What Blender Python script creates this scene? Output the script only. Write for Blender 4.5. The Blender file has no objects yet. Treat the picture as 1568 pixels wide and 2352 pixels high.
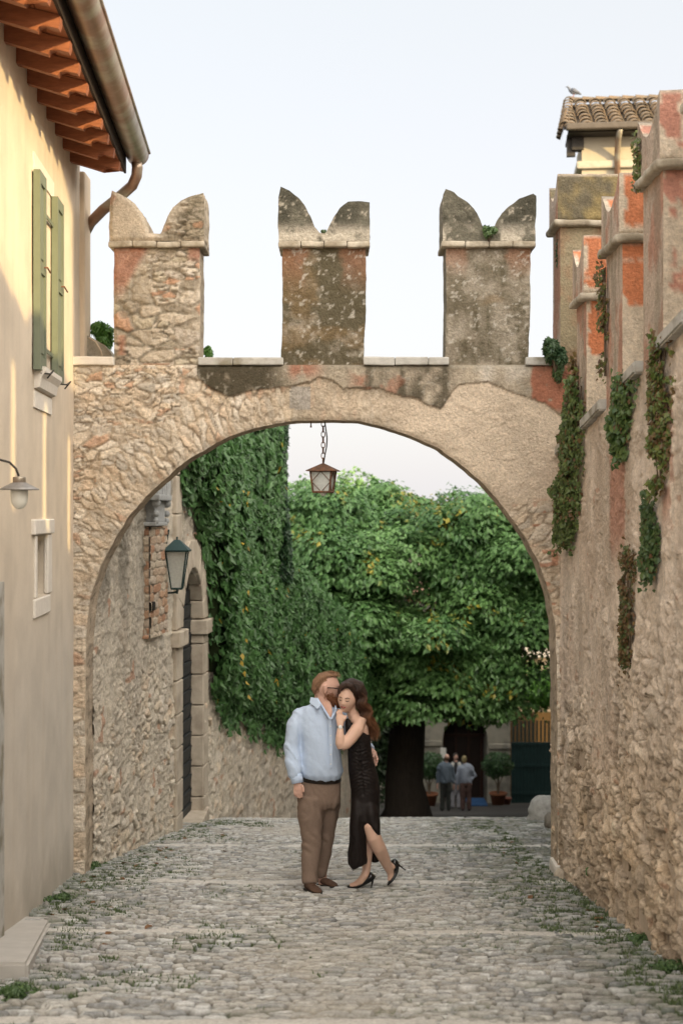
import bpy, bmesh, math, random
import numpy as np
from mathutils import Vector, Matrix
R = math.radians
random.seed(7)
rng = np.random.default_rng(7)
S = bpy.context.scene
C = S.collection

# ---------------------------------------------------------------- camera, sky, sun, exposure
cam_d = bpy.data.cameras.new('camera'); cam = bpy.data.objects.new('camera', cam_d); C.objects.link(cam)
cam.location = (0, 0, 0); cam.rotation_euler = (R(90), 0, 0)
cam_d.sensor_fit = 'VERTICAL'; cam_d.sensor_height = 36; cam_d.lens = 50.01
cam_d.clip_start = 0.1; cam_d.clip_end = 2000
cam_d.dof.use_dof = True; cam_d.dof.focus_distance = 11.9; cam_d.dof.aperture_fstop = 2.2
S.camera = cam

SUN_EL, SUN_AZ = 13.0, 140.0
sd = Vector((math.sin(R(SUN_AZ)) * math.cos(R(SUN_EL)), math.cos(R(SUN_AZ)) * math.cos(R(SUN_EL)), math.sin(R(SUN_EL))))
sl = bpy.data.lights.new('sun', 'SUN'); so = bpy.data.objects.new('sun', sl); C.objects.link(so)
sl.energy = 5.0; sl.angle = R(0.8); sl.color = (1.0, 0.72, 0.32)
so.rotation_euler = (-sd).to_track_quat('-Z', 'Y').to_euler()
so.location = (20, -20, 20)

W = bpy.data.worlds.new('World'); S.world = W; W.use_nodes = True
nt = W.node_tree; nt.nodes.clear()
def wn(t): return nt.nodes.new(t)
out = wn('ShaderNodeOutputWorld')
sky = wn('ShaderNodeTexSky'); sky.sky_type = 'NISHITA'; sky.sun_disc = False
sky.sun_elevation = R(SUN_EL); sky.sun_rotation = R(SUN_AZ); sky.dust_density = 3.0; sky.air_density = 1.0
b1 = wn('ShaderNodeBackground'); b1.inputs[1].default_value = 0.05
nt.links.new(sky.outputs[0], b1.inputs[0])
# thin bright evening haze: pinkish low down, cooler high up, much brighter round the sun
tc = wn('ShaderNodeTexCoord'); sep = wn('ShaderNodeSeparateXYZ'); nt.links.new(tc.outputs['Generated'], sep.inputs[0])
ramp = wn('ShaderNodeValToRGB'); nt.links.new(sep.outputs[2], ramp.inputs[0])
ramp.color_ramp.elements[0].position = 0.0; ramp.color_ramp.elements[0].color = (0.82, 0.795, 0.81, 1)
ramp.color_ramp.elements[1].position = 0.42; ramp.color_ramp.elements[1].color = (0.755, 0.765, 0.75, 1)
e = ramp.color_ramp.elements.new(0.2); e.color = (0.81, 0.785, 0.80, 1)
b2 = wn('ShaderNodeBackground'); nt.links.new(ramp.outputs[0], b2.inputs[0]); b2.inputs[1].default_value = 0.86
dt = wn('ShaderNodeVectorMath'); dt.operation = 'DOT_PRODUCT'; dt.inputs[1].default_value = sd
nt.links.new(tc.outputs['Generated'], dt.inputs[0])
mr = wn('ShaderNodeMapRange'); mr.interpolation_type = 'SMOOTHSTEP'
mr.inputs[1].default_value = -0.1; mr.inputs[2].default_value = 1.0; mr.inputs[3].default_value = 0.0; mr.inputs[4].default_value = 4.0
nt.links.new(dt.outputs['Value'], mr.inputs[0])
b3 = wn('ShaderNodeBackground'); b3.inputs[0].default_value = (1.0, 0.90, 0.78, 1); nt.links.new(mr.outputs[0], b3.inputs[1])
a1 = wn('ShaderNodeAddShader'); a2 = wn('ShaderNodeAddShader')
nt.links.new(b1.outputs[0], a1.inputs[0]); nt.links.new(b2.outputs[0], a1.inputs[1])
nt.links.new(a1.outputs[0], a2.inputs[0]); nt.links.new(b3.outputs[0], a2.inputs[1])
nt.links.new(a2.outputs[0], out.inputs[0])
S.view_settings.view_transform = 'Standard'; S.view_settings.look = 'None'
S.view_settings.exposure = 0.24; S.view_settings.gamma = 1.0
S.cycles.max_bounces = 6; S.cycles.diffuse_bounces = 4; S.cycles.use_denoising = True

# ---------------------------------------------------------------- helpers
F = 3267.0
def pt(x, y, Y):
    return Vector(((x - 784) / F * Y, Y, (1176 - y) / F * Y))
def hsh(a, b, s):
    a = np.asarray(a).astype(np.int64); b = np.asarray(b).astype(np.int64)
    h = (a * 374761393 + b * 668265263 + int(s) * 974634777) & 0xFFFFFFFF
    h = ((h ^ (h >> 13)) * 1274126177) & 0xFFFFFFFF
    h = ((h ^ (h >> 16)) * 2246822519) & 0xFFFFFFFF
    return ((h ^ (h >> 15)) & 0xFFFFFF) / float(0x1000000)
def vnoise(x, y, s=0):
    xi = np.floor(x); yi = np.floor(y); fx = x - xi; fy = y - yi
    fx = fx * fx * (3 - 2 * fx); fy = fy * fy * (3 - 2 * fy)
    a = hsh(xi, yi, s); b = hsh(xi + 1, yi, s); c = hsh(xi, yi + 1, s); d = hsh(xi + 1, yi + 1, s)
    return (a * (1 - fx) + b * fx) * (1 - fy) + (c * (1 - fx) + d * fx) * fy
def fbm(x, y, s=0, o=4):
    r = 0; a = 0.5; t = 0
    for k in range(o):
        r = r + a * vnoise(x * 2 ** k + k * 17.3, y * 2 ** k - k * 9.1, s + k); t += a; a *= 0.5
    return r / t
def sst(a, b, x):
    t = np.clip((x - a) / (b - a), 0, 1); return t * t * (3 - 2 * t)
def cells(u, v, s=0, jit=0.85, row=True):
    ci = np.floor(v); f1 = np.full(u.shape, 9.0); f2 = np.full(u.shape, 9.0)
    r1 = np.zeros(u.shape); r2 = np.zeros(u.shape); tl = np.zeros(u.shape)
    for dv in (-1, 0, 1):
        rv = ci + dv
        off = (np.mod(rv, 2) * 0.5 + hsh(rv, rv * 0, s + 5) * 0.3) if row else 0
        cu = np.floor(u - off)
        for du in (-1, 0, 1):
            k = cu + du
            px = k + off + 0.5 + (hsh(k, rv, s) - 0.5) * jit; py = rv + 0.5 + (hsh(k, rv, s + 1) - 0.5) * jit
            d = np.sqrt((u - px) ** 2 + (v - py) ** 2) * (0.85 + 0.3 * hsh(k, rv, s + 4))
            n = d < f1
            f2 = np.where(n, f1, np.minimum(f2, d))
            r1 = np.where(n, hsh(k, rv, s + 2), r1); r2 = np.where(n, hsh(k, rv, s + 3), r2)
            tl = np.where(n, (u - px) * (hsh(k, rv, s + 6) - .5) * 2 + (v - py) * (hsh(k, rv, s + 7) - .5) * 2, tl)
            f1 = np.where(n, d, f1)
    cells.tilt = tl
    return f2 - f1, r1, r2
def C3(*c): return np.array(c, dtype=float)
def mix(a, b, t):
    t = np.asarray(t)
    if t.ndim: t = t[..., None]
    return a * (1 - t) + b * t
def pal(r, cols):
    cols = np.array(cols, dtype=float); k = np.minimum((r * len(cols)).astype(int), len(cols) - 1)
    return cols[k]

class Acc:
    def __init__(s): s.v = []; s.f = []; s.c = []; s.n = 0
    def add(s, v, f, c=None):
        v = np.asarray(v, float).reshape(-1, 3); f = np.asarray(f, int)
        if len(f) == 0: return
        if c is None: c = np.full((len(v), 3), 0.5)
        c = np.asarray(c, float)
        if c.ndim == 1: c = np.tile(c, (len(v), 1))
        s.v.append(v); s.f.append((f + s.n)); s.c.append(c); s.n += len(v)
    def build(s, name, mat, parent=None, smooth=True):
        me = bpy.data.meshes.new(name); V = np.concatenate(s.v)
        me.vertices.add(len(V)); me.vertices.foreach_set('co', V.astype(np.float32).ravel())
        idx = np.concatenate([f.ravel() for f in s.f]); cnt = np.concatenate([np.full(len(f), f.shape[1]) for f in s.f])
        me.loops.add(len(idx)); me.loops.foreach_set('vertex_index', idx.astype(np.int32))
        me.polygons.add(len(cnt)); st = np.concatenate([[0], np.cumsum(cnt)[:-1]])
        me.polygons.foreach_set('loop_start', st.astype(np.int32))
        me.polygons.foreach_set('use_smooth', np.full(len(cnt), smooth))
        me.update(calc_edges=True)
        at = me.color_attributes.new('Col', 'FLOAT_COLOR', 'POINT')
        cc = np.ones((len(V), 4), np.float32); cc[:, :3] = np.concatenate(s.c); at.data.foreach_set('color', cc.ravel())
        me.materials.append(mat)
        o = bpy.data.objects.new(name, me); C.objects.link(o)
        if parent: o.parent = parent; o.matrix_parent_inverse = parent.matrix_world.inverted()
        return o

def tag(o, label=None, cat=None, group=None, kind=None):
    if label: o['label'] = label
    if cat: o['category'] = cat
    if group: o['group'] = group
    if kind: o['kind'] = kind
    return o
def empty(name, loc, label, cat, group=None):
    o = bpy.data.objects.new(name, None); C.objects.link(o); o.location = loc
    o.empty_display_size = 0.1
    o.matrix_world = Matrix.Translation(Vector(loc))
    return tag(o, label, cat, group)

class MB:
    """collects simple shapes in one bmesh"""
    def __init__(s): s.bm = bmesh.new()
    def box(s, a, b, bevel=0.0, M=None):
        a = Vector(a); b = Vector(b); c = (a + b) / 2; d = b - a
        r = bmesh.ops.create_cube(s.bm, size=1.0)
        for v in r['verts']: v.co = Vector((v.co.x * d.x, v.co.y * d.y, v.co.z * d.z)) + c
        vs = r['verts']
        if bevel:
            es = {e for v in vs for e in v.link_edges}
            rr = bmesh.ops.bevel(s.bm, geom=list(es), offset=bevel, segments=2, affect='EDGES', profile=0.6)
            vs = list({v for f in rr['faces'] for v in f.verts} | {v for v in vs if v.is_valid})
        if M is not None:
            for v in vs: v.co = M @ v.co
        return s
    def hexa(s, p):
        """8 corners: bottom 4 then top 4, ccw"""
        v = [s.bm.verts.new(Vector(q)) for q in p]
        for f in ((3, 2, 1, 0), (4, 5, 6, 7), (0, 1, 5, 4), (1, 2, 6, 5), (2, 3, 7, 6), (3, 0, 4, 7)):
            s.bm.faces.new([v[i] for i in f])
        return s
    def prism(s, poly, d):
        """poly: list of 3D points, d: extrusion vector"""
        d = Vector(d); a = [s.bm.verts.new(Vector(p)) for p in poly]; b = [s.bm.verts.new(Vector(p) + d) for p in poly]
        n = len(poly)
        s.bm.faces.new(a[::-1]); s.bm.faces.new(b)
        for i in range(n): s.bm.faces.new((a[i], a[(i + 1) % n], b[(i + 1) % n], b[i]))
        return s
    def tube(s, pts, rad, n=8, cap=True):
        pts = [Vector(p) for p in pts]
        if not isinstance(rad, (list, tuple)): rad = [rad] * len(pts)
        rings = []; up = Vector((0.13, 0.31, 0.94)).normalized()
        for i, p in enumerate(pts):
            t = (pts[min(i + 1, len(pts) - 1)] - pts[max(i - 1, 0)]).normalized()
            if abs(t.dot(up)) > 0.97: up = Vector((1, 0.1, 0))
            sdv = t.cross(up).normalized(); u2 = sdv.cross(t).normalized(); up = u2
            rings.append([s.bm.verts.new(p + (sdv * math.cos(a) + u2 * math.sin(a)) * rad[i]) for a in [2 * math.pi * k / n for k in range(n)]])
        for a, b in zip(rings, rings[1:]):
            for k in range(n): s.bm.faces.new((a[k], a[(k + 1) % n], b[(k + 1) % n], b[k]))
        if cap: s.bm.faces.new(rings[0][::-1]); s.bm.faces.new(rings[-1])
        return s
    def lathe(s, c, prof, n=20, axis='Z'):
        """prof: list of (r,z)"""
        c = Vector(c); rings = []
        for r, z in prof:
            rings.append([s.bm.verts.new(c + Vector((r * math.cos(a), r * math.sin(a), z))) for a in [2 * math.pi * k / n for k in range(n)]])
        for a, b in zip(rings, rings[1:]):
            for k in range(n): s.bm.faces.new((a[k], a[(k + 1) % n], b[(k + 1) % n], b[k]))
        if prof[0][0] > 1e-4: s.bm.faces.new(rings[0][::-1])
        if prof[-1][0] > 1e-4: s.bm.faces.new(rings[-1])
        return s
    def ball(s, c, r, sub=2, jit=0.0, seed=0):
        q = bmesh.ops.create_icosphere(s.bm, subdivisions=sub, radius=1.0)
        c = Vector(c); r = Vector(r) if not isinstance(r, (int, float)) else Vector((r, r, r)); rnd = random.Random(seed)
        for v in q['verts']:
            k = 1 + (rnd.random() - 0.5) * jit
            v.co = c + Vector((v.co.x * r.x, v.co.y * r.y, v.co.z * r.z)) * k
        return s
    def loft(s, pts, ab, n=16, ydir=Vector((0, 1, 0)), sup=2.0):
        """closed tapered body: centre points, (lateral, depth) radii"""
        pts = [Vector(p) for p in pts]; rings = []
        for i, p in enumerate(pts):
            t = (pts[min(i + 1, len(pts) - 1)] - pts[max(i - 1, 0)]).normalized()
            side = t.cross(ydir)
            side = side.normalized() if side.length > 1e-3 else Vector((1, 0, 0))
            dep = side.cross(t).normalized(); a, b = ab[i]
            ring = []
            for k in range(n):
                th = 2 * math.pi * k / n; cx, sy = math.cos(th), math.sin(th)
                ring.append(s.bm.verts.new(p + side * (a * math.copysign(abs(cx) ** (2 / sup), cx)) + dep * (b * math.copysign(abs(sy) ** (2 / sup), sy))))
            rings.append(ring)
        for a, b in zip(rings, rings[1:]):
            for k in range(n): s.bm.faces.new((a[k], a[(k + 1) % n], b[(k + 1) % n], b[k]))
        s.bm.faces.new(rings[0][::-1]); s.bm.faces.new(rings[-1])
        return s
    def rough(s, amp=.008, size=.08, seed=3, sc=7.0):
        es = [e for e in s.bm.edges if e.calc_length() > size * 1.5]
        for _ in range(5):
            es = [e for e in s.bm.edges if e.calc_length() > size * 1.5]
            if not es or len(s.bm.verts) > 9000: break
            bmesh.ops.subdivide_edges(s.bm, edges=es, cuts=1, use_grid_fill=True)
        co = np.array([v.co for v in s.bm.verts])
        for k in range(3):
            d = (fbm(co[:, (k + 1) % 3] * sc + co[:, k] * 3 + 11 * k, co[:, (k + 2) % 3] * sc - co[:, k] * 4, seed + k) - .5) * 2 * amp
            for v, q in zip(s.bm.verts, d): v.co[k] += q
        return s
    def build(s, name, mat, parent=None, smooth=False, voxel=0, sm=4, fac=0.5, subd=0):
        bmesh.ops.recalc_face_normals(s.bm, faces=s.bm.faces[:])
        me = bpy.data.meshes.new(name); s.bm.to_mesh(me); s.bm.free()
        if voxel:
            o = bpy.data.objects.new('tmp', me); C.objects.link(o)
            m = o.modifiers.new('r', 'REMESH'); m.mode = 'VOXEL'; m.voxel_size = voxel
            if sm:
                k = o.modifiers.new('s', 'SMOOTH'); k.iterations = sm; k.factor = fac
            dg = bpy.context.evaluated_depsgraph_get(); me = bpy.data.meshes.new_from_object(o.evaluated_get(dg)); me.name = name
            bpy.data.objects.remove(o); smooth = True
        if smooth: me.polygons.foreach_set('use_smooth', np.ones(len(me.polygons), bool))
        me.materials.clear(); me.materials.append(mat)
        o = bpy.data.objects.new(name, me); C.objects.link(o)
        if parent: o.parent = parent; o.matrix_parent_inverse = parent.matrix_world.inverted()
        if subd:
            q = o.modifiers.new('sub', 'SUBSURF'); q.levels = subd; q.render_levels = subd
        return o

# ---------------------------------------------------------------- materials
def mat(name, col=(0.5, 0.5, 0.5), rough=0.8, attr=False, var=0.15, vscale=8.0, bump=0.2, bscale=60.0, metal=0.0, spec=0.3,
        col2=None, stretch=None, c2scale=3.0, c2lo=0.45, c2hi=0.6, transl=0.0, subs=0.0, bdist=0.01):
    m = bpy.data.materials.new(name); m.use_nodes = True; n = m.node_tree; L = n.links.new
    p = n.nodes['Principled BSDF']; p.inputs['Roughness'].default_value = rough; p.inputs['Metallic'].default_value = metal
    p.inputs['Specular IOR Level'].default_value = spec
    t = n.nodes.new('ShaderNodeTexCoord'); mp = n.nodes.new('ShaderNodeMapping'); L(t.outputs['Object'], mp.inputs[0])
    if stretch: mp.inputs['Scale'].default_value = stretch
    if attr:
        a = n.nodes.new('ShaderNodeAttribute'); a.attribute_name = 'Col'; base = a.outputs['Color']
    else:
        a = n.nodes.new('ShaderNodeRGB'); a.outputs[0].default_value = (*col, 1); base = a.outputs[0]
    if col2 is not None:
        q = n.nodes.new('ShaderNodeTexNoise'); q.inputs['Scale'].default_value = c2scale; q.inputs['Detail'].default_value = 6; L(mp.outputs[0], q.inputs[0])
        w = n.nodes.new('ShaderNodeMapRange'); w.inputs[1].default_value = c2lo; w.inputs[2].default_value = c2hi; L(q.outputs['Fac'], w.inputs[0])
        mx = n.nodes.new('ShaderNodeMix'); mx.data_type = 'RGBA'; L(w.outputs[0], mx.inputs[0]); L(base, mx.inputs[6]); mx.inputs[7].default_value = (*col2, 1)
        base = mx.outputs[2]
    if var:
        q = n.nodes.new('ShaderNodeTexNoise'); q.inputs['Scale'].default_value = vscale; q.inputs['Detail'].default_value = 8; q.inputs['Roughness'].default_value = 0.7
        L(mp.outputs[0], q.inputs[0])
        w = n.nodes.new('ShaderNodeMapRange'); w.inputs[1].default_value = 0.25; w.inputs[2].default_value = 0.75
        w.inputs[3].default_value = 1 - var; w.inputs[4].default_value = 1 + var; L(q.outputs['Fac'], w.inputs[0])
        mx = n.nodes.new('ShaderNodeVectorMath'); mx.operation = 'SCALE'; L(base, mx.inputs[0]); L(w.outputs[0], mx.inputs['Scale']); base = mx.outputs[0]
    L(base, p.inputs['Base Color'])
    if bump:
        q = n.nodes.new('ShaderNodeTexNoise'); q.inputs['Scale'].default_value = bscale; q.inputs['Detail'].default_value = 8; q.inputs['Roughness'].default_value = 0.65
        L(mp.outputs[0], q.inputs[0])
        bp = n.nodes.new('ShaderNodeBump'); bp.inputs['Strength'].default_value = bump; bp.inputs['Distance'].default_value = bdist
        L(q.outputs['Fac'], bp.inputs['Height']); L(bp.outputs[0], p.inputs['Normal'])
    if subs:
        p.inputs['Subsurface Weight'].default_value = subs; p.inputs['Subsurface Radius'].default_value = (0.02, 0.008, 0.004)
    if transl:
        tr = n.nodes.new('ShaderNodeBsdfTranslucent'); L(base, tr.inputs[0]); ms = n.nodes.new('ShaderNodeMixShader'); ms.inputs[0].default_value = transl
        L(p.outputs[0], ms.inputs[1]); L(tr.outputs[0], ms.inputs[2]); L(ms.outputs[0], n.nodes['Material Output'].inputs[0])
    return m

M_stone = mat('masonry', attr=True, rough=0.95, var=0.34, vscale=42, bump=0.9, bscale=48, spec=0.12, bdist=0.022)
M_plain = mat('coloured_surface', attr=True, rough=0.9, var=0.1, vscale=12, bump=0.25, bscale=90, spec=0.15)
M_leaf = mat('leaf', attr=True, rough=0.42, var=0.0, bump=0.0, spec=0.5, transl=0.25)
M_coping = mat('coping_stone', (0.44, 0.43, 0.40), 0.85, var=0.2, vscale=14, bump=0.5, bscale=50, col2=(0.24, 0.22, 0.17), c2scale=5, c2lo=0.5, c2hi=0.68)
M_plaster = mat('house_plaster', (0.61, 0.50, 0.375), 0.93, var=0.06, vscale=3, bump=0.35, bscale=120, col2=(0.52, 0.45, 0.37), c2scale=1.1, c2lo=0.4, c2hi=0.75, bdist=0.004, spec=0.1)
M_white = mat('pale_stone', (0.66, 0.62, 0.56), 0.85, var=0.1, vscale=20, bump=0.5, bscale=60)
M_wood = mat('red_brown_wood', (0.27, 0.10, 0.05), 0.6, var=0.35, vscale=9, bump=0.3, bscale=25, stretch=(1, 6, 6))
M_copper = mat('weathered_copper', (0.30, 0.19, 0.135), 0.38, metal=0.65, var=0.25, vscale=5, bump=0.08, bscale=20, col2=(0.36, 0.33, 0.27), c2scale=2.5, c2lo=0.45, c2hi=0.6)
M_shutter = mat('green_shutter_paint', (0.15, 0.175, 0.125), 0.55, var=0.1, vscale=10, bump=0.1, bscale=50)
M_iron = mat('dark_iron', (0.05, 0.045, 0.04), 0.55, metal=0.5, var=0.3, bump=0.2)
M_rust = mat('rusty_iron', (0.13, 0.075, 0.05), 0.75, metal=0.3, var=0.4, vscale=30, bump=0.4, bscale=90, col2=(0.19, 0.09, 0.05), c2scale=20)
M_dark = mat('dark_hollow', (0.02, 0.017, 0.014), 0.95, bump=0)
def glassmat(name, col, rough=0.35, alpha=0.55):
    m = mat(name, col, rough, var=0.2, vscale=40, bump=0.3, bscale=60, spec=0.5)
    m.node_tree.nodes['Principled BSDF'].inputs['Transmission Weight'].default_value = alpha
    return m
M_glass = glassmat('frosted_glass', (0.72, 0.74, 0.70), 0.5, 0.5)
M_opal = mat('opal_glass', (0.74, 0.74, 0.68), 0.25, var=0.03, bump=0, spec=0.5, subs=0.0)

# ---------------------------------------------------------------- relief surfaces
def in_poly(u, v, poly):
    r = np.zeros(u.shape, bool); n = len(poly)
    for i in range(n):
        x1, y1 = poly[i]; x2, y2 = poly[(i + 1) % n]
        if y1 == y2: continue
        c = ((y1 > v) != (y2 > v)) & (u < (x2 - x1) * (v - y1) / (y2 - y1) + x1)
        r ^= c
    return r
def nearest(u, v, polys):
    bd = np.full(u.shape, 1e9); bx = u.copy(); by = v.copy()
    for poly in polys:
        n = len(poly)
        for i in range(n):
            x1, y1 = poly[i]; x2, y2 = poly[(i + 1) % n]; dx, dy = x2 - x1, y2 - y1; L = dx * dx + dy * dy
            if L < 1e-12: continue
            t = np.clip(((u - x1) * dx + (v - y1) * dy) / L, 0, 1); qx = x1 + t * dx; qy = y1 + t * dy
            d = (u - qx) ** 2 + (v - qy) ** 2; m = d < bd
            bd = np.where(m, d, bd); bx = np.where(m, qx, bx); by = np.where(m, qy, by)
    return np.sqrt(bd), bx, by
def resample(poly, step, rag=0.0, seed=0, closed=True):
    P = []; n = len(poly); m = n if closed else n - 1
    for i in range(m):
        a = np.array(poly[i], float); b = np.array(poly[(i + 1) % n], float); k = max(1, int(np.linalg.norm(b - a) / step))
        for j in range(k): P.append(a + (b - a) * j / k)
    if not closed: P.append(np.array(poly[-1], float))
    P = np.array(P)
    if rag:
        P[:, 0] += (fbm(P[:, 0] * 9, P[:, 1] * 9, seed) - 0.5) * 2 * rag; P[:, 1] += (fbm(P[:, 0] * 9 + 40, P[:, 1] * 9, seed + 9) - 0.5) * 2 * rag
    return [tuple(p) for p in P]
def relief(acc, mapf, field, u0, u1, v0, v1, du, dv, outline=None, holes=(), fade=0.03, flat=False):
    nu = max(2, int((u1 - u0) / du) + 1); nv = max(2, int((v1 - v0) / dv) + 1)
    uu, vv = np.meshgrid(np.linspace(u0, u1, nu), np.linspace(v0, v1, nv), indexing='ij')
    solid = np.ones(uu.shape, bool); polys = list(holes)
    if outline is not None: solid &= in_poly(uu, vv, outline); polys.append(outline)
    for h in holes: solid &= ~in_poly(uu, vv, h)
    k = int(math.ceil(max(fade / du, fade / dv))) + 1; fadew = np.ones(uu.shape)
    if polys:
        e = np.zeros(uu.shape, bool)
        e[1:] |= solid[1:] != solid[:-1]; e[:-1] |= solid[1:] != solid[:-1]; e[:, 1:] |= solid[:, 1:] != solid[:, :-1]; e[:, :-1] |= solid[:, 1:] != solid[:, :-1]
        if outline is not None: e[0] |= solid[0]; e[-1] |= solid[-1]; e[:, 0] |= solid[:, 0]; e[:, -1] |= solid[:, -1]
        for _ in range(k):
            g = e.copy(); g[1:] |= e[:-1]; g[:-1] |= e[1:]; g[:, 1:] |= e[:, :-1]; g[:, :-1] |= e[:, 1:]; e = g
        ii = np.where(e); d, bx, by = nearest(uu[ii], vv[ii], polys)
        s = solid[ii]; uu[ii] = np.where(s, uu[ii], bx); vv[ii] = np.where(s, vv[ii], by)
        fadew[ii] = np.where(s, sst(0, fade, d), 0)
    h, col = field(uu.ravel(), vv.ravel())
    h = h * fadew.ravel() if not flat else h * 0
    V = mapf(uu.ravel(), vv.ravel(), h)
    ix = np.arange(nu * nv).reshape(nu, nv)
    a, b, c, d = ix[:-1, :-1], ix[1:, :-1], ix[1:, 1:], ix[:-1, 1:]
    keep = solid[:-1, :-1] | solid[1:, :-1] | solid[1:, 1:] | solid[:-1, 1:]
    q = np.stack([a[keep], b[keep], c[keep], d[keep]], 1)
    used = np.zeros(nu * nv, bool); used[q.ravel()] = True; re = np.cumsum(used) - 1
    acc.add(V[used], re[q], col[used])
def rim(acc, mapf, poly, depth, nd, sidef, closed=True, ruff=0.0):
    """side strip round a slab outline; mapf(u,v,h) with negative h going into the slab"""
    P = np.array(poly); n = len(P); T = np.linspace(0, 1, nd + 1)
    nx = np.roll(P, -1, 0) - np.roll(P, 1, 0); ln = np.linalg.norm(nx, axis=1) + 1e-9
    nrm = np.stack([nx[:, 1] / ln, -nx[:, 0] / ln], 1)
    per = np.concatenate([[0], np.cumsum(np.linalg.norm(np.diff(P, axis=0), axis=1))])
    V = []; Cc = []
    for t in T:
        dis = (vnoise(per * 14, per * 0 + t * depth * 14, 3) - 0.5) * ruff * (4 * t * (1 - t))
        u = P[:, 0] + nrm[:, 0] * dis; v = P[:, 1] + nrm[:, 1] * dis
        V.append(mapf(u, v, np.full(n, -depth * t))); Cc.append(sidef(u, v, per, t * depth, nrm))
    V = np.concatenate(V); Cc = np.concatenate(Cc); q = []
    m = n if closed else n - 1
    for k in range(nd):
        i = np.arange(m); j = (i + 1) % n
        q.append(np.stack([k * n + i, k * n + j, (k + 1) * n + j, (k + 1) * n + i], 1))
    acc.add(V, np.concatenate(q), Cc)
# ---------------------------------------------------------------- ground
GK = np.array([(-200, -1.6 + 26.1), (18, -3.953), (20, -4.33), (34, -7.30), (44, -9.25), (50, -10.24), (60, -10.6), (1500, -10.6)])
def zg(Y): return np.interp(Y, GK[:, 0], GK[:, 1])
acc = Acc()
ys = np.concatenate([np.arange(-60, 70, 1.0), np.array([90, 130, 200, 320, 500, 800, 1200])])
xs = np.concatenate([-np.array([900, 400, 180, 80, 40]), np.arange(-24, 25, 2.0), np.array([40, 80, 180, 400, 900])])
XX, YY = np.meshgrid(xs, ys, indexing='ij'); nu, nv = XX.shape
V = np.stack([XX, YY, zg(YY) - 0.05], -1).reshape(-1, 3); ix = np.arange(nu * nv).reshape(nu, nv)
q = np.stack([ix[:-1, :-1], ix[1:, :-1], ix[1:, 1:], ix[:-1, 1:]], -1).reshape(-1, 4)
acc.add(V, q, C3(0.17, 0.15, 0.12)); tag(acc.build('ground', M_plain), kind='structure')

def cobble_field(X, Y, far=False):
    wx = X + 0.05 * (fbm(X * 2.5, Y * 2.5, 3) - 0.5); wy = Y + 0.16 * (fbm(X * 1.3, Y * 2.0, 4) - 0.5) + 0.06 * (fbm(X * 5, Y * 5, 14) - .5)
    big = fbm(X * 0.8, Y * 0.9, 31)
    E, r1, r2 = cells(wx / 0.095, wy / 0.050, 11)
    E2, s1, s2 = cells(wx / 0.135, wy / 0.066, 12)
    sel = sst(0.52, 0.56, vnoise(X * 1.5 + 9, Y * 1.3, 33))
    E = E * (1 - sel) + E2 * sel; r1 = np.where(sel > 0.5, s1, r1); r2 = np.where(sel > 0.5, s2, r2)
    st = sst(0.03, 0.30, E)
    h = st * (0.016 + 0.030 * r1) + 0.006 * (fbm(X * 25, Y * 25, 6) - 0.5)
    # worn flat middle of the street
    lx = -0.1 - 0.02 * Y
    mid = np.exp(-((X - lx) / 0.9) ** 2)
    h *= 1 - 0.35 * mid
    stone = pal(r2, [(.48, .475, .455), (.57, .56, .535), (.36, .36, .35), (.60, .575, .525), (.50, .48, .44), (.68, .67, .64), (.40, .38, .34), (.53, .50, .45)])
    stone = stone * (0.82 + 0.36 * fbm(X * 22, Y * 22, 8))[..., None]
    sand = C3(.20, .17, .13) * (0.8 + 0.4 * fbm(X * 12, Y * 12, 9))[..., None]
    joint = mix(sand, C3(.085, .075, .058), sst(0.4, 0.65, fbm(X * 3, Y * 3, 21)))
    edge = np.clip(sst(0.9, 2.3, np.abs(X - lx)), 0, 1)
    gr = sst(0.42, 0.56, fbm(X * 2.2, Y * 1.4, 16) + 0.26 * edge - 0.04) * (1 - 0.6 * mid)
    joint = mix(joint, C3(.060, .095, .035), gr * 0.9)
    col = mix(joint, stone, st)
    dust = sst(0.45, 0.75, fbm(X * 1.1, Y * 0.7, 18)) * mid
    col = mix(col, C3(.50, .45, .38), dust * 0.5)
    dirt = edge * sst(.30, .60, fbm(X * 1.7, Y * 1.2, 19) + .12); col = col * (1 - .30 * dirt)[..., None] * C3(.96, .99, 1.02); col = mix(col, C3(.10, .14, .06), dirt * .28 * sst(.4, .6, fbm(X * 7, Y * 5, 20)))
    # long kerb stones laid across the street
    for yb, w in ((9.55, 0.17), (12.2, 0.22), (15.2, 0.20), (6.9, 0.17)):
        yc = yb + 0.22 * (fbm(X * 1.1, X * 0 + yb, 5) - 0.5) - 0.03 * (X + 0.3)
        d = np.abs(Y - yc)
        jt = np.abs(((X + yb * 3.7 + 0.3 * vnoise(X * 0.7, X * 0, 8)) % 0.9) - 0.45)
        on = sst(w / 2, w / 2 - 0.02, d) * sst(0.445, 0.43, jt)
        on = on * sst(.22, .34, fbm(X * 1.3 + yb, Y * 0, 13)); h = h * (1 - on) + on * (0.026 + 0.004 * fbm(X * 14, Y * 14, 7))
        col = mix(col, C3(.66, .64, .60) * (0.85 + 0.3 * fbm(X * 6, Y * 6, 10))[..., None], on * 0.92)
    return h, col
def LWX(Y): return -2.295 + 0.077 * (Y - 12.84)
HX = lambda Y: -1.70 - 0.0548 * Y
LP = np.array([(13.0, -2.315), (13.4, -2.275), (16.75, -1.994), (18.2, -1.88), (19, -1.80), (21, -1.57), (23, -1.225), (25, -0.80), (27.5, -0.286), (30, 0.147), (33, 0.515), (36, 0.75)])
def lwall(Y): return np.interp(Y, LP[:, 0], LP[:, 1])
acc = Acc()
def gmap(u, v, h): return np.stack([u, v, zg(v) + h], 1)
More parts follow.
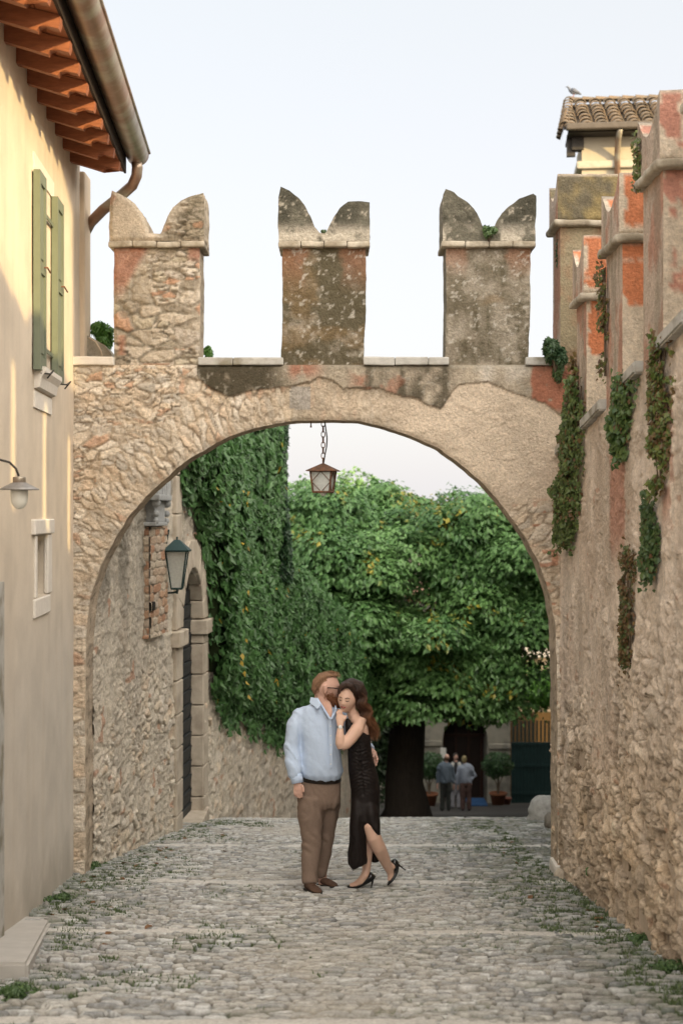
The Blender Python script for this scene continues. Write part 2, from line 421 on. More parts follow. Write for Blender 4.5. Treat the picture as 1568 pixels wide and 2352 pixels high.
relief(acc, gmap, cobble_field, -2.75, 2.2, 6.3, 10.5, 0.011, 0.012)
relief(acc, gmap, cobble_field, -2.75, 2.2, 10.5, 15.0, 0.014, 0.016)
relief(acc, gmap, cobble_field, -2.6, 5.0, 15.0, 20.5, 0.022, 0.022)
tag(acc.build('cobbled_street', M_stone), kind='structure')
acc = Acc()
def near_f(X, Y):
    h, c = cobble_field(X, Y); return h, c
relief(acc, gmap, near_f, -2.6, 2.2, -6, 6.3, 0.05, 0.04)
tag(acc.build('street_behind', M_stone), kind='structure')
acc = Acc()
def asph(X, Y):
    k = (0.75 + 0.5 * fbm(X * 0.6, Y * 0.6, 5))[..., None]
    return 0.01 + 0.006 * fbm(X * 6, Y * 6, 3), C3(.06, .056, .052) * k
relief(acc, gmap, asph, -6, 14, 20.5, 56, 0.25, 0.25)
tag(acc.build('courtyard', M_stone), kind='structure')

# ---------------------------------------------------------------- the archway wall
PX = 3267.0 / 12.75
YA = 12.75; TA = 0.42
def A(x, y): return ((x - 784) / PX, (1176 - y) / PX)
def amap(Y0):
    return lambda u, v, h: np.stack([u, Y0 - h, v], 1)
open_px = [(196, 2120), (196, 1653), (198, 1467), (203, 1399), (213, 1358), (234, 1297), (261, 1247), (291, 1193), (338, 1138), (399, 1081), (430, 1057), (478, 1028), (527, 1003), (580, 984), (640, 972), (690, 966),
           (750, 964), (827, 967), (887, 982), (947, 1003), (1007, 1030), (1052, 1063), (1097, 1099), (1126, 1129), (1156, 1165), (1186, 1207), (1213, 1248), (1238, 1293), (1254, 1338), (1265, 1383), (1272, 1428), (1278, 1518), (1281, 2120)]
opening = resample([A(*p) for p in open_px], 0.03, 0.012, 3)
PB = np.array([(0, 700), (440, 700), (449, 862), (470, 880), (490, 897), (527, 917), (560, 905), (600, 893), (648, 886), (690, 884), (711, 881), (730, 866), (760, 870), (788, 888), (830, 893), (866, 891), (900, 902), (938, 915), (975, 930), (1011, 944),
               (1035, 905), (1050, 888), (1074, 879), (1118, 879), (1140, 890), (1166, 896), (1219, 915), (1250, 930), (1286, 956), (1400, 980)])
def arch_field(X, Z):
    x = 784 + PX * X; y = 1176 - PX * Z
    n1 = fbm(X * 6, Z * 6, 40); n2 = fbm(X * 22, Z * 22, 41); n3 = fbm(X * 2.2, Z * 2.2, 42)
    cx, cz = A(733, 1505); dx = X - cx; dz = Z - cz; r = np.hypot(dx, dz); th = np.arctan2(dx, dz)
    Rr = 2.09
    # field stones
    wx = X + 0.09 * (fbm(X * 4, Z * 4, 44) - 0.5) * 2; wz = Z + 0.07 * (fbm(X * 4 + 7, Z * 4, 45) - 0.5) * 2
    Ea, a1, a2 = cells(wx / 0.19, wz / 0.085, 50); ta = cells.tilt; Eb, b1_, b2_ = cells(wx / 0.10, wz / 0.034, 51); tb = cells.tilt
    sel = vnoise(X * 4.5, Z * 4.5, 52) > 0.56
    E = np.where(sel, Ea, Eb); tt = np.where(sel, ta, tb); r1 = np.where(sel, a1, b1_); r2 = np.where(sel, a2, b2_)
    # stones standing fan-wise round the arch
    wt = th * Rr + 0.05 * (fbm(X * 5, Z * 5, 46) - 0.5) * 2; wr = r + 0.05 * (fbm(X * 5, Z * 5 + 3, 47) - 0.5) * 2
    Ec, c1, c2 = cells(wt / 0.048, wr / 0.17, 53, row=False); tt_c = cells.tilt
    fan = (r < Rr + 0.42 + 0.35 * (n3 - 0.5) + 0.1 * n1) & (Z > -1.1)
    tt = np.where(fan, tt_c, tt); E = np.where(fan, Ec, E); r1 = np.where(fan, c1, r1); r2 = np.where(fan, c2, r2)
    # quoins of the piers
    pier = (Z < -0.85 - 0.15 * n1) & (np.abs(X + 0.18) > 1.6)
    Ed, d1, d2 = cells(X / 0.3 + 0.37, Z / 0.125 + 0.03 * n1, 54, jit=0.3)
    E = np.where(pier, Ed * 1.5, E); r1 = np.where(pier, d1, r1); r2 = np.where(pier, d2, r2)
    st = sst(0.05, 0.22, E + 0.16 * (n2 - 0.5))
    left = 1 - sst(600, 760, x + 80 * (n3 - 0.5)); right = sst(860, 960, x + 60 * (n1 - .5) + 0.0 * y)
    amt = 0.25 + 0.75 * left + 0.0 * right; amt = np.where(pier, 0.9, amt)
    lowr = sst(1120, 1190, y + 60 * (n1 - 0.5)) * right; amt = np.maximum(amt, 0.65 * lowr)
    cover = .62 * sst(0.46, 0.60, fbm(X * 4.1 + 3, Z * 4.1, 61) + .25 * (n2 - .5)) * 0.8 * (1 - pier * 0.8)   # mortar smeared over stones
    k = st * amt * (1 - cover)
    h = k * (0.006 + 0.018 * r1 + .016 * tt) + 0.028 * (n2 - 0.5) * (0.5 + 0.5 * left) + 0.03 * (n1 - 0.5) + 0.008 * (fbm(X * 55, Z * 55, 66) - 0.5)
    stone = pal(r2, [(.66, .56, .44), (.70, .62, .51), (.57, .47, .36), (.56, .51, .44), (.73, .66, .56), (.62, .51, .38), (.44, .40, .34), (.62, .49, .36), (.66, .58, .47), (.54, .35, .24), (.69, .60, .49), (.60, .54, .46), (.62, .49, .36), (.70, .63, .53), (.64, .54, .42)])
    mort = mix(C3(.46, .375, .28), C3(.345, .28, .205), sst(0.4, 0.7, n1)); mort = mort * (0.8 + 0.4 * n2)[..., None]
    col = mix(mort, stone * (0.86 + 0.28 * n2)[..., None], k)
    crev = sst(0.06, 0.0, E) * amt * (1 - cover) * sst(.42, .62, fbm(X * 7, Z * 7, 49)); col = mix(col, C3(.14, .105, .075), crev * 0.9)
    # smooth rough-cast on the right haunch
    rough = mix(C3(.62, .515, .40), C3(.55, .455, .355), sst(0.35, 0.7, n3)) * (0.86 + 0.28 * n2)[..., None]
    rc = right * (1 - lowr) * (1 - 0.25 * sst(0.6, 0.7, n1))
    col = mix(col, rough, rc * 0.85); h = h * (1 - rc * 0.4) + rc * 0.012
    br = sst(0.80, 0.84, vnoise(X * 11, Z * 17, 77)) * lowr; col = mix(col, C3(.42, .17, .09), br * 0.8)
    grey = sst(0.5, 0.72, fbm(X * 2 + 5, Z * 2, 63)) * (1 - right) * sst(560, 760, x); col = mix(col, col * C3(.72, .72, .68), grey * 0.8)
    col = mix(col, C3(.60, .53, .44), .16); col = np.minimum(col * 1.04, .85)
    # square patch beside the crown
    pa = (x > 663 + 6 * n1) & (x < 712) & (y > 888) & (y < 936 + 8 * n1); col = np.where(pa[..., None], C3(.36, .33, .29) * (0.85 + .3 * n2)[..., None], col)
    # old render band under the coping
    pb = np.interp(x, PB[:, 0], PB[:, 1]) + 9 * (n1 - 0.5) * 2 + 4 * (n2 - 0.5)
    up = sst(3, -3, y - pb) * (x > 447 + 12 * n1)
    base = mix(C3(.42, .36, .28), C3(.30, .26, .20), sst(0.35, 0.65, n3)) * (0.8 + 0.4 * n2)[..., None]
    base = mix(base, C3(.55, .50, .43), sst(1085, 1120, x) * sst(1235, 1200, x + 20 * (n1 - .5)) * sst(0.5, 0.35, n3 + 0.1 * n1))
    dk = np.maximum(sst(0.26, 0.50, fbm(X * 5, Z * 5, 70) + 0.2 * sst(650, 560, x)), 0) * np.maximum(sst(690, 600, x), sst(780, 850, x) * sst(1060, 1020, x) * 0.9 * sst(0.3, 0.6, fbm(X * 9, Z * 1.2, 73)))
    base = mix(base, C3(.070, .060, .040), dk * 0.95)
    sp = sst(0.66, 0.74, fbm(X * 26, Z * 26, 74)); base = mix(base, C3(.40, .37, .31), sp * 0.5)
    red = np.maximum.reduce([sst(655, 675, x) * sst(760, 700, x) * sst(885, 840, y) * sst(0.42, 0.52, n1 + .05), sst(1217, 1224, x + 14 * (n1 - .5)) * sst(955, 935, y), sst(790, 830, x) * sst(970, 880, x) * sst(0.52, 0.62, n1) * .6])
    base = mix(base, C3(.36, .105, .055) * (0.75 + 0.5 * n2)[..., None], red * 0.75 * sst(0.3, 0.5, n2 + n1 * .4))
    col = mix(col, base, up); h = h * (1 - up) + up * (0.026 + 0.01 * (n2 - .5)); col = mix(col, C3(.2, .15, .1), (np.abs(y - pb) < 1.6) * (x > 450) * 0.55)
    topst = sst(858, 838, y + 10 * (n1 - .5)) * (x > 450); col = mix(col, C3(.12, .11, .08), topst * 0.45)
    return h, np.clip(col, 0.01, 1)
def stone_side(tint=(.50, .41, .31), seed=5, joint=0.12):
    def f(u, v, per, d, nrm):
        n = fbm(per * 9, per * 0 + d * 9, seed); E, a, b = cells(per / joint, per * 0 + d / 0.3 + 0.5, seed, jit=0.5)
        c = C3(*tint) * (0.7 + 0.5 * n)[..., None] * (0.8 + 0.3 * b)[..., None]
        return mix(c * 0.55, c, sst(0.02, 0.12, E))
    return f
def slab(acc, poly, Y0, th, res, field, sidef, holes=(), rag=0.006, ruff=0.012, back=True, seed=1, fade=0.03, nd=None):
    P = resample(poly, 0.02, rag, seed); H = [list(h) for h in holes]
    us = [p[0] for p in P]; vs = [p[1] for p in P]; u0, u1, v0, v1 = min(us) - .01, max(us) + .01, min(vs) - .01, max(vs) + .01
    relief(acc, amap(Y0), field, u0, u1, v0, v1, res, res, P, H, fade)
    nd = nd or max(2, int(th / 0.06))
    for pl in [P] + H: rim(acc, amap(Y0), pl, th, nd, sidef, ruff=ruff)
    if back: relief(acc, amap(Y0 + th), lambda a, b: field(a, b), u0, u1, v0, v1, 0.05, 0.05, P, H, fade, flat=True)

arch = empty('stone_archway', (0, YA + TA / 2, -3.27), 'rubble stone wall spanning the street with a round arch and three swallowtail merlons on top', 'archway')
acc = Acc()
wall_poly = [A(*p) for p in [(150, 2100), (150, 838), (1310, 838), (1310, 2100)]]
# arch wall: outline goes round the opening so that the soffit is one edge
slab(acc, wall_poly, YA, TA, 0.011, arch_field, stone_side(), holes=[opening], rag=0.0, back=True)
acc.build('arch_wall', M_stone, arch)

def merlon_field(kind):
    def f(X, Z):
        x = 784 + PX * X; y = 1176 - PX * Z
        n1 = fbm(X * 6, Z * 6, 80 + kind); n2 = fbm(X * 24, Z * 24, 81 + kind); n3 = fbm(X * 2.5, Z * 2.5, 82 + kind); n4 = fbm(X * 50, Z * 50, 83 + kind)
        if kind == 1:
            wx = X + 0.07 * (fbm(X * 4, Z * 4, 84) - 0.5) * 2; wz = Z + 0.05 * (fbm(X * 4 + 7, Z * 4, 85) - 0.5) * 2
            Ea, a1, a2 = cells(wx / 0.26, wz / 0.125, 86); Eb, b1_, b2_ = cells(wx / 0.12, wz / 0.045, 87); sel = vnoise(X * 5, Z * 5, 88) > 0.58
            E = np.where(sel, Ea, Eb); r1 = np.where(sel, a1, b1_); r2 = np.where(sel, a2, b2_)
            st = sst(0.06, 0.22, E + 0.12 * (n2 - .5)) * (1 - 0.7 * sst(0.55, 0.65, n1))
            stone = pal(r2, [(.52, .45, .36), (.44, .38, .30), (.57, .50, .41), (.48, .42, .35), (.36, .31, .24), (.50, .32, .22), (.50, .44, .34)])
            mort = mix(C3(.38, .33, .26), C3(.25, .22, .17), sst(.4, .65, n3)) * (0.75 + .5 * n2)[..., None]
            col = mix(mort, stone * (0.85 + .3 * n2)[..., None], st); h = st * (0.004 + .03 * r1) + .03 * (n2 - .5) + .02 * (n1 - .5)
            pl = np.maximum(sst(345 - 0.5 * (y - 572), 325 - 0.5 * (y - 572), x + 20 * (n1 - .5)) * sst(700, 640, y), sst(425, 440, x) * sst(610, 585, y))
            cap_l = sst(372, 352, x + 8 * (n1 - .5)) * sst(562, 556, y)
            col = mix(col, C3(.36, .15, .10) * (0.8 + .4 * n2)[..., None], pl * .7 * sst(562, 572, y)); h = h * (1 - pl) + pl * .02
            capc = mix(C3(.50, .43, .34), C3(.33, .29, .23), sst(.5, .7, n1)) * (0.85 + .3 * n2)[..., None]
            capc = mix(capc, C3(.42, .20, .15), sst(278, 268, x) * sst(.45, .55, n1) * .6)
            col = mix(col, capc, cap_l); h = h * (1 - cap_l) + cap_l * .02
            col = mix(col, col * C3(.5, .48, .42), sst(372, 392, x) * sst(560, 545, y) * sst(.4, .6, n3) * .8)
            red = sst(265, 280, x) * sst(295, 280, x) * (y > 770) * (y < 815); col = mix(col, C3(.45, .2, .13), red * .6)
        else:
            base = mix(C3(.34, .30, .24), C3(.25, .215, .165), sst(.35, .65, n1)) * (.8 + .4 * n2)[..., None]
            lich = sst(.36, .62, fbm(X * 7, Z * 7, 90 + kind) * .6 + n2 * .4 + (0.13 if kind == 2 else -0.0))
            if kind == 3: lich = lich * (0.55 + .45 * sst(.4, .6, fbm(X * 9, Z * 1.2, 93)))
            base = mix(base, C3(.085, .072, .042), lich * .9)
            base = mix(base, C3(.27, .17, .08), sst(.55, .7, fbm(X * 3, Z * 5, 94 + kind)) * .3)
            ul = (np.where(y < 570, 0, sst(690 if kind == 2 else 645, 575, y + 40 * (n1 - .5)))) * sst(.34, .50, np.abs(((x - (743 if kind == 2 else 1118)) / 100)) + .35 * (n1 - .5))
            base = mix(base, C3(.34, .16, .10) * (.8 + .4 * n2)[..., None], ul * .5)
            base = mix(base, C3(.52, .49, .43), sst(.66, .73, fbm(X * 30, Z * 30, 95 + kind)) * .6)
            cap = sst(560, 552, y)
            cc = mix(C3(.14, .13, .10), C3(.07, .066, .05), sst(.4, .65, n1)) * (.75 + .5 * n4)[..., None]
            cc = mix(cc, C3(.48, .43, .35), np.maximum(sst(505, 545, y) * sst(.42, .58, n1 + .1 * n2), sst(.68, .75, fbm(X * 28, Z * 28, 97)) * .6))
            col = mix(base, cc, cap)
            h = .012 * (n1 - .5) + .012 * (n2 - .5) + .006 * (n4 - .5)
        return h, np.clip(col, .01, 1)
    return f
mcol = {1: (.47, .40, .31), 2: (.24, .21, .16), 3: (.26, .23, .18)}
bodies = {1: [(262, 842), (261, 700), (262, 568), (459, 568), (460, 700), (457, 842)],
          2: [(645, 842), (648, 740), (648, 568), (840, 568), (840, 700), (834, 842)],
          3: [(1022, 842), (1025, 720), (1024, 568), (1217, 568), (1218, 690), (1213, 842)]}
caps = {1: [(252, 556), (253, 500), (255, 458), (258, 440), (275, 447), (296, 458), (312, 470), (328, 490), (338, 512), (345, 538), (372, 540), (377, 520), (386, 498), (398, 478), (418, 463), (440, 454), (468, 446), (470, 500), (470, 556)],
        2: [(640, 556), (640, 500), (641, 455), (646, 432), (664, 440), (684, 456), (700, 474), (713, 498), (724, 524), (735, 538), (748, 538), (756, 520), (765, 500), (780, 480), (798, 465), (822, 463), (849, 466), (849, 510), (848, 556)],
        3: [(1014, 556), (1016, 500), (1016, 455), (1022, 435), (1042, 443), (1050, 452), (1066, 463), (1086, 480), (1098, 500), (1108, 522), (1118, 537), (1130, 535), (1137, 515), (1152, 492), (1170, 474), (1190, 458), (1222, 447), (1229, 452), (1228, 500), (1228, 556)]}
mlab = {1: 'merlon of bare pale rubble, nearest the yellow house', 2: 'middle merlon, blackened with lichen and orange at the top', 3: 'grey-brown merlon nearest the red wall'}
M_course = mat('weathered_moulding', (.46, .41, .33), .92, var=.3, vscale=20, bump=.6, bscale=50, col2=(.27, .23, .17), c2scale=6, c2lo=.42, c2hi=.6)
for k in (1, 2, 3):
    acc = Acc(); slab(acc, [A(*p) for p in bodies[k]], YA + .015, TA - .05, 0.012, merlon_field(k), stone_side(mcol[k], 5 + k), rag=.008, seed=k)
    b = acc.build('merlon', M_stone, arch); b['label'] = mlab[k]
    acc = Acc(); slab(acc, [A(*p) for p in caps[k]], YA - .035, TA + .05, 0.012, merlon_field(k), stone_side(mcol[k], 15 + k), rag=.010, seed=k + 9, ruff=.02)
    acc.build('swallowtail_cap', M_stone, b)
    x0, x1 = caps[k][0][0] - 1, caps[k][-1][0] + 1
    mb = MB(); nseg = 4
    for j in range(nseg):
        xa = x0 + (x1 - x0) * j / nseg + (0.4 if j else 0); xb = x0 + (x1 - x0) * (j + 1) / nseg - 0.4; dy = random.uniform(-1.2, 1.2)
        (ua, va), (ub, vb) = A(xa, 570 + dy), A(xb, 556.2 + dy); mb.box((ua, YA - .052, va), (ub, YA + TA + .03, vb), .014)
    mb.rough(.007, .05, k); mb.build('string_course', M_course, b, smooth=True)
for (xa, xb) in ((160, 264), (456, 652), (834, 1030), (1204, 1292)):
    mb = MB(); x = xa
    while x < xb - 2:
        w = min(random.uniform(70, 120), xb - x); w = xb - x if xb - x - w < 25 else w
        (ua, va), (ub, vb) = A(x, 839.5 + random.uniform(-.6, .6)), A(x + w - .8, 821 + random.uniform(-1, 1)); mb.box((ua, YA - .05, va), (ub, YA + TA + .05, vb), .012); x += w
    mb.rough(.006, .06, int(xa)); mb.build('coping', M_coping if xa > 300 else M_white, arch)
mb = MB()   # worn footing stones of the right pier
(ua, va), (ub, vb) = A(1262, 2022), A(1301, 1985); mb.box((1.90, YA - .07, va), (2.02, YA + .3, vb), .03)
mb.build('footing', M_white, arch)

# ---------------------------------------------------------------- crenellated wall on the right
XR = 1.96
def cop(Y): return 2.0 - 0.117 * Y
rw = empty('crenellated_wall', (2.2, 8, -2.6), 'tall tan rubble wall with peeling red paint and stepped merlons along the right of the street', 'wall')
def rw_field(Y, Z):
    n1 = fbm(Y * 3, Z * 3, 100); n2 = fbm(Y * 14, Z * 14, 101); n3 = fbm(Y * 1.1, Z * 1.1, 102); n4 = fbm(Y * 40, Z * 40, 103)
    y = 1176 - F * Z / np.maximum(Y, 2); x = 784 + F * XR / np.maximum(Y, 2)
    hg = Z - (-1.6 - .1307 * Y)
    wy = Y + .10 * (fbm(Y * 3.4, Z * 3.4, 104) - .5) * 2; wz = Z + .10 * (fbm(Y * 3.4 + 5, Z * 3.4, 105) - .5) * 2
    Ea, a1, a2 = cells(wy / .22, wz / .135, 106); ta = cells.tilt; Eb, b1_, b2_ = cells(wy / .11, wz / .06, 107); tb = cells.tilt; sel = vnoise(Y * 2.5, Z * 3.5, 108) > .52
    E = np.where(sel, Ea, Eb); r1 = np.where(sel, a1, b1_); r2 = np.where(sel, a2, b2_)
    tt = np.where(sel, ta, tb); st = sst(.05, .17, E + .15 * (n2 - .5))
    low = sst(2.0, 1.1, hg + .8 * (n3 - .5) * 2 + .35 * (n1 - .5) * 2 - .4 * sst(9.5, 7.5, Y))
    smooth = 1 - low; amt = low + .42 * smooth * sst(.42, .55, n1)
    hole = sst(.70, .80, vnoise(Y * 5, Z * 7, 109)) * low
    rc_ = sst(.45, .6, fbm(Y * 4 + 2, Z * 4, 119)) * .45; amt = amt * (1 - rc_)
    h = st * amt * (.010 + .026 * r1 + .032 * tt) + .045 * (n1 - .5) * (.35 + .65 * low) + .045 * (n2 - .5) * (.25 + .75 * low) + .008 * (n4 - .5) - .05 * hole
    h += .035 * sst(10.5, 9, Y) * (fbm(Y * 1.6, Z * 5, 120) - .5)
    stone = pal(r2, [(.63, .53, .42), (.56, .46, .35), (.69, .60, .49), (.50, .41, .32), (.66, .56, .45), (.58, .48, .37), (.44, .37, .29), (.60, .48, .35), (.57, .47, .37)])
    mort = mix(C3(.55, .455, .35), C3(.44, .36, .27), sst(.4, .65, n1)) * (.8 + .4 * n2)[..., None]
    col = mix(mort, stone * (.82 + .36 * n2)[..., None], st * amt)
    pl = mix(C3(.68, .585, .49), C3(.60, .505, .42), sst(.4, .65, fbm(Y * 6, Z * .9, 110))) * (.86 + .28 * n2)[..., None]
    pl = mix(pl, C3(.52, .37, .27), sst(.5, .7, n3) * .5)
    pl = mix(pl, C3(.38, .34, .29), sst(.58, .72, fbm(Y * 12, Z * 1.0, 111)) * .5)
    col = mix(col, pl, smooth * .75)
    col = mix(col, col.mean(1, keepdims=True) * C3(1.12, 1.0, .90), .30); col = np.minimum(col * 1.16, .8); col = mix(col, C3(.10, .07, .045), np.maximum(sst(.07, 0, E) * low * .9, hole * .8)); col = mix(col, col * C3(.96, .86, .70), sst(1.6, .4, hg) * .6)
    sk = fbm(Y * 8, Z * .7, 121); col = col * (.80 + .42 * sk)[..., None]; col = mix(col, C3(.40, .33, .26) , sst(.52, .68, fbm(Y * 1.7 + 9, Z * 1.1, 122)) * .45); col = mix(col, C3(.70, .60, .50), sst(.55, .70, fbm(Y * 2.1 + 3, Z * 1.4, 123)) * .40)
    c = cop(Y) - Z
    grow = (.28 + .5 * vnoise(Y * 2.2, Y * 0, 112))
    red1 = sst(9.80, 9.88, Y + .05 * n1) * sst(10.42, 10.30, Y) * sst(1.25, .95, c + .3 * (n1 - .5)) * sst(.30, .42, n1)
    red2 = sst(12.05, 12.15, Y) * sst(.7, .5, c + .3 * (n1 - .5)); red3 = sst(8.35, 8.45, Y) * sst(8.75, 8.65, Y) * sst(1.2, .9, c) * sst(.5, .56, n1)
    red = np.maximum.reduce([red1 * .9, red2 * .6, red3 * .8])
    col = mix(col, C3(.44, .19, .13) * (.8 + .4 * n2)[..., None], red * .75)
    br = sst(.90, .93, vnoise(Y * 7, Z * 12, 113)) * sst(.45, .6, n3); col = mix(col, C3(.42, .24, .16), br * .6)
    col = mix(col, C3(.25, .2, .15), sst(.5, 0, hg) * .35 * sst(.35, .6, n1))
    return h, np.clip(col, .01, 1)
rmap = lambda u, v, h: np.stack([XR - h, u, v], 1)
acc = Acc()
def rpoly(y0, y1, seg=20):
    t = [(y0, -1.6 - .1307 * y0 - .15)] + [(y1, -1.6 - .1307 * y1 - .15)] + [(y1, cop(y1))] + [(y0, cop(y0))]
    return resample(t, .05)
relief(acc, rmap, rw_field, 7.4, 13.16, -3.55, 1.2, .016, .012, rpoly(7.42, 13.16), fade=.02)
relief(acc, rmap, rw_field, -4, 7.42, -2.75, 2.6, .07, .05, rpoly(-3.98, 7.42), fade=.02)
P = rpoly(-3.98, 13.16); V = []
b = acc
mbx = MB(); mbx.prism([(XR + .02, -3.98, -1.6 + .52 - .2), (XR + .02, 13.17, -3.5), (XR + .02, 13.17, cop(13.17)), (XR + .02, -3.98, cop(-3.98))], (.44, 0, 0))
core = mbx.build('wall_core', mat('wall_render', (.50, .41, .32), .92, var=.2, bump=.5, bscale=30), rw)
acc.build('wall_face', M_stone, rw)

def rmer_field(seed):
    def f(u, v):
        n1 = fbm(u * 5, v * 3, seed); n2 = fbm(u * 20, v * 14, seed + 1)
        col = mix(C3(.52, .42, .34), C3(.46, .27, .20), sst(.45, .62, n1)) * (.8 + .4 * n2)[..., None]
        col = mix(col, C3(.30, .26, .20), sst(.55, .72, fbm(u * 9, v * 2, seed + 3)) * .6)
        return .02 * (n1 - .5) + .016 * (n2 - .5), col
    return f
def front_side(seed, olive=False, zb=0, capz=True):
    """colours of the merlon ends; the end that faces the camera keeps scraps of orange-red paint with white brick lines"""
    pk = seed in (204, 209)
    def f(u, v, per, d, nrm):
        n1 = fbm(d * 5 + per * 0, v * 4.5, seed); n2 = fbm(d * 22 + per * 0, v * 22, seed + 1); n0 = fbm(per * 9, per * 0 + d * 9, seed + 7)
        side = C3(.45, .38, .30) * (.7 + .5 * n0)[..., None]
        if olive:
            e = mix(C3(.27, .21, .10), C3(.15, .13, .09), sst(.4, .6, n1)) * (.75 + .5 * n2)[..., None]
            if not capz: e = mix(C3(.40, .24, .19), C3(.42, .36, .28), sst(.42, .6, n1)) * (.8 + .4 * n2)[..., None]; e = mix(e, C3(.22, .18, .09), sst(0.9, .3, v - zb) * .6)
        else:
            pls = C3(.60, .51, .40) * (.75 + .5 * n2)[..., None]
            lower = 0 if capz else 0.6 * sst(.32, .62, (zb - v) * (.55 if pk else 1) + .35 * (n1 - .5))
            k = sst(.42, .46, n1 + (.07 if pk else .16) - lower + .16 * (n2 - .5) - .25 * sst(.06, .0, d) - (0 if not capz else .5 * sst(.09, .03, v - zb - .05)))
            org = (C3(.48, .24, .18) if pk else C3(.58, .22, .11)) * (.85 + .3 * n2)[..., None]
            ln = (np.abs(((v + .02) % .115) - .057) < .006) * (n2 > .42); org = mix(org, C3(.66, .45, .33), ln * .75)
            e = mix(pls, org, k)
        facing = nrm[:, 0] < -.6
        return np.where(facing[:, None], e, side)
    return f
def rmerlon(y0, y1, ztop, zband, olive=False, seed=1, th=.47, fine=True):
    res = .016 if fine else .08
    def mp(u, v, h): return np.stack([XR - h, u, v], 1)
    a = Acc(); zb = cop((y0 + y1) / 2) - .25
    P = resample([(y0, cop(y0) - .03), (y1, cop(y1) - .03), (y1, zband), (y0, zband)], .03, .008, seed)
    relief(a, mp, rmer_field(seed), y0 - .02, y1 + .02, zb - .1, zband + .02, res, res, P); rim(a, mp, P, th, 20 if fine else 3, front_side(seed, olive, zband, False), ruff=.012)
    b = a.build('merlon', M_stone, rw)
    def mc(u, v, h): return np.stack([XR - .03 - h, u, v], 1)
    L = y1 - y0 + .08; ya = y0 - .04; H = ztop - zband
    prof = [(0, 0), (1, 0), (1, .97), (.93, .90), (.84, .78), (.74, .66), (.62, .58), (.5, .55), (.4, .60), (.27, .70), (.16, .82), (.07, .95), (0, 1.0)]
    P = resample([(ya + L * p, zband + .05 + (H - .05) * q) for p, q in prof], .03, .008, seed + 4)
    a = Acc(); relief(a, mc, rmer_field(seed + 30), ya - .02, ya + L + .02, zband, ztop + .03, res, res, P); rim(a, mc, P, th + .05, 22 if fine else 3, front_side(seed + 5, olive, zband, True), ruff=.015)
    a.build('swallowtail_cap', M_stone, b)
    mb = MB()
    mb.box((XR - .06, ya - .025, zband - .005), (XR + th + .04, ya + L + .025, zband + .052), .02)
    if fine: mb.rough(.014, .05, seed)
    mb.build('string_course', M_course, b, smooth=fine)
    return b
b = rmerlon(12.76, 13.2, 3.02, 2.56, True, 201, .49); b['label'] = 'olive lichen-covered corner merlon above the arch'
b = rmerlon(11.40, 11.86, 2.21, 1.70, False, 202)
b['label'] = 'small merlon with orange-red paint nearest the corner'
b = rmerlon(9.94, 10.54, 2.36, 1.885, False, 203); b['label'] = 'merlon with bright orange paint and white brick lines'
b = rmerlon(8.68, 9.25, 2.56, 2.09, False, 204); b['label'] = 'largest merlon, faded pink-red, at the picture edge'
for k, y0 in enumerate((7.35, 6.05, 4.75, 3.45, 2.15, .85, -.45, -1.75)):
    rmerlon(y0, y0 + .6, cop(y0) + 1.56, cop(y0) + 1.1, False, 210 + k, fine=False)
for ya, yb in ((11.88, 12.72), (10.56, 11.38), (9.28, 9.92), (7.98, 8.66), (6.68, 7.33), (5.38, 6.03), (4.08, 4.73), (2.78, 3.43), (1.48, 2.13)):
    mb = MB(); za, zb_ = cop(ya), cop(yb); th = .075; x0, x1 = XR - .06, XR + .50
    mb.hexa([(x0, ya, za - .01), (x1, ya, za - .01), (x1, yb, zb_ - .01), (x0, yb, zb_ - .01), (x0, ya, za + th), (x1, ya, za + th), (x1, yb, zb_ + th), (x0, yb, zb_ + th)])
    bmesh.ops.bevel(mb.bm, geom=mb.bm.edges[:], offset=.012, segments=2, affect='EDGES')
    mb.build('coping', M_coping, rw)

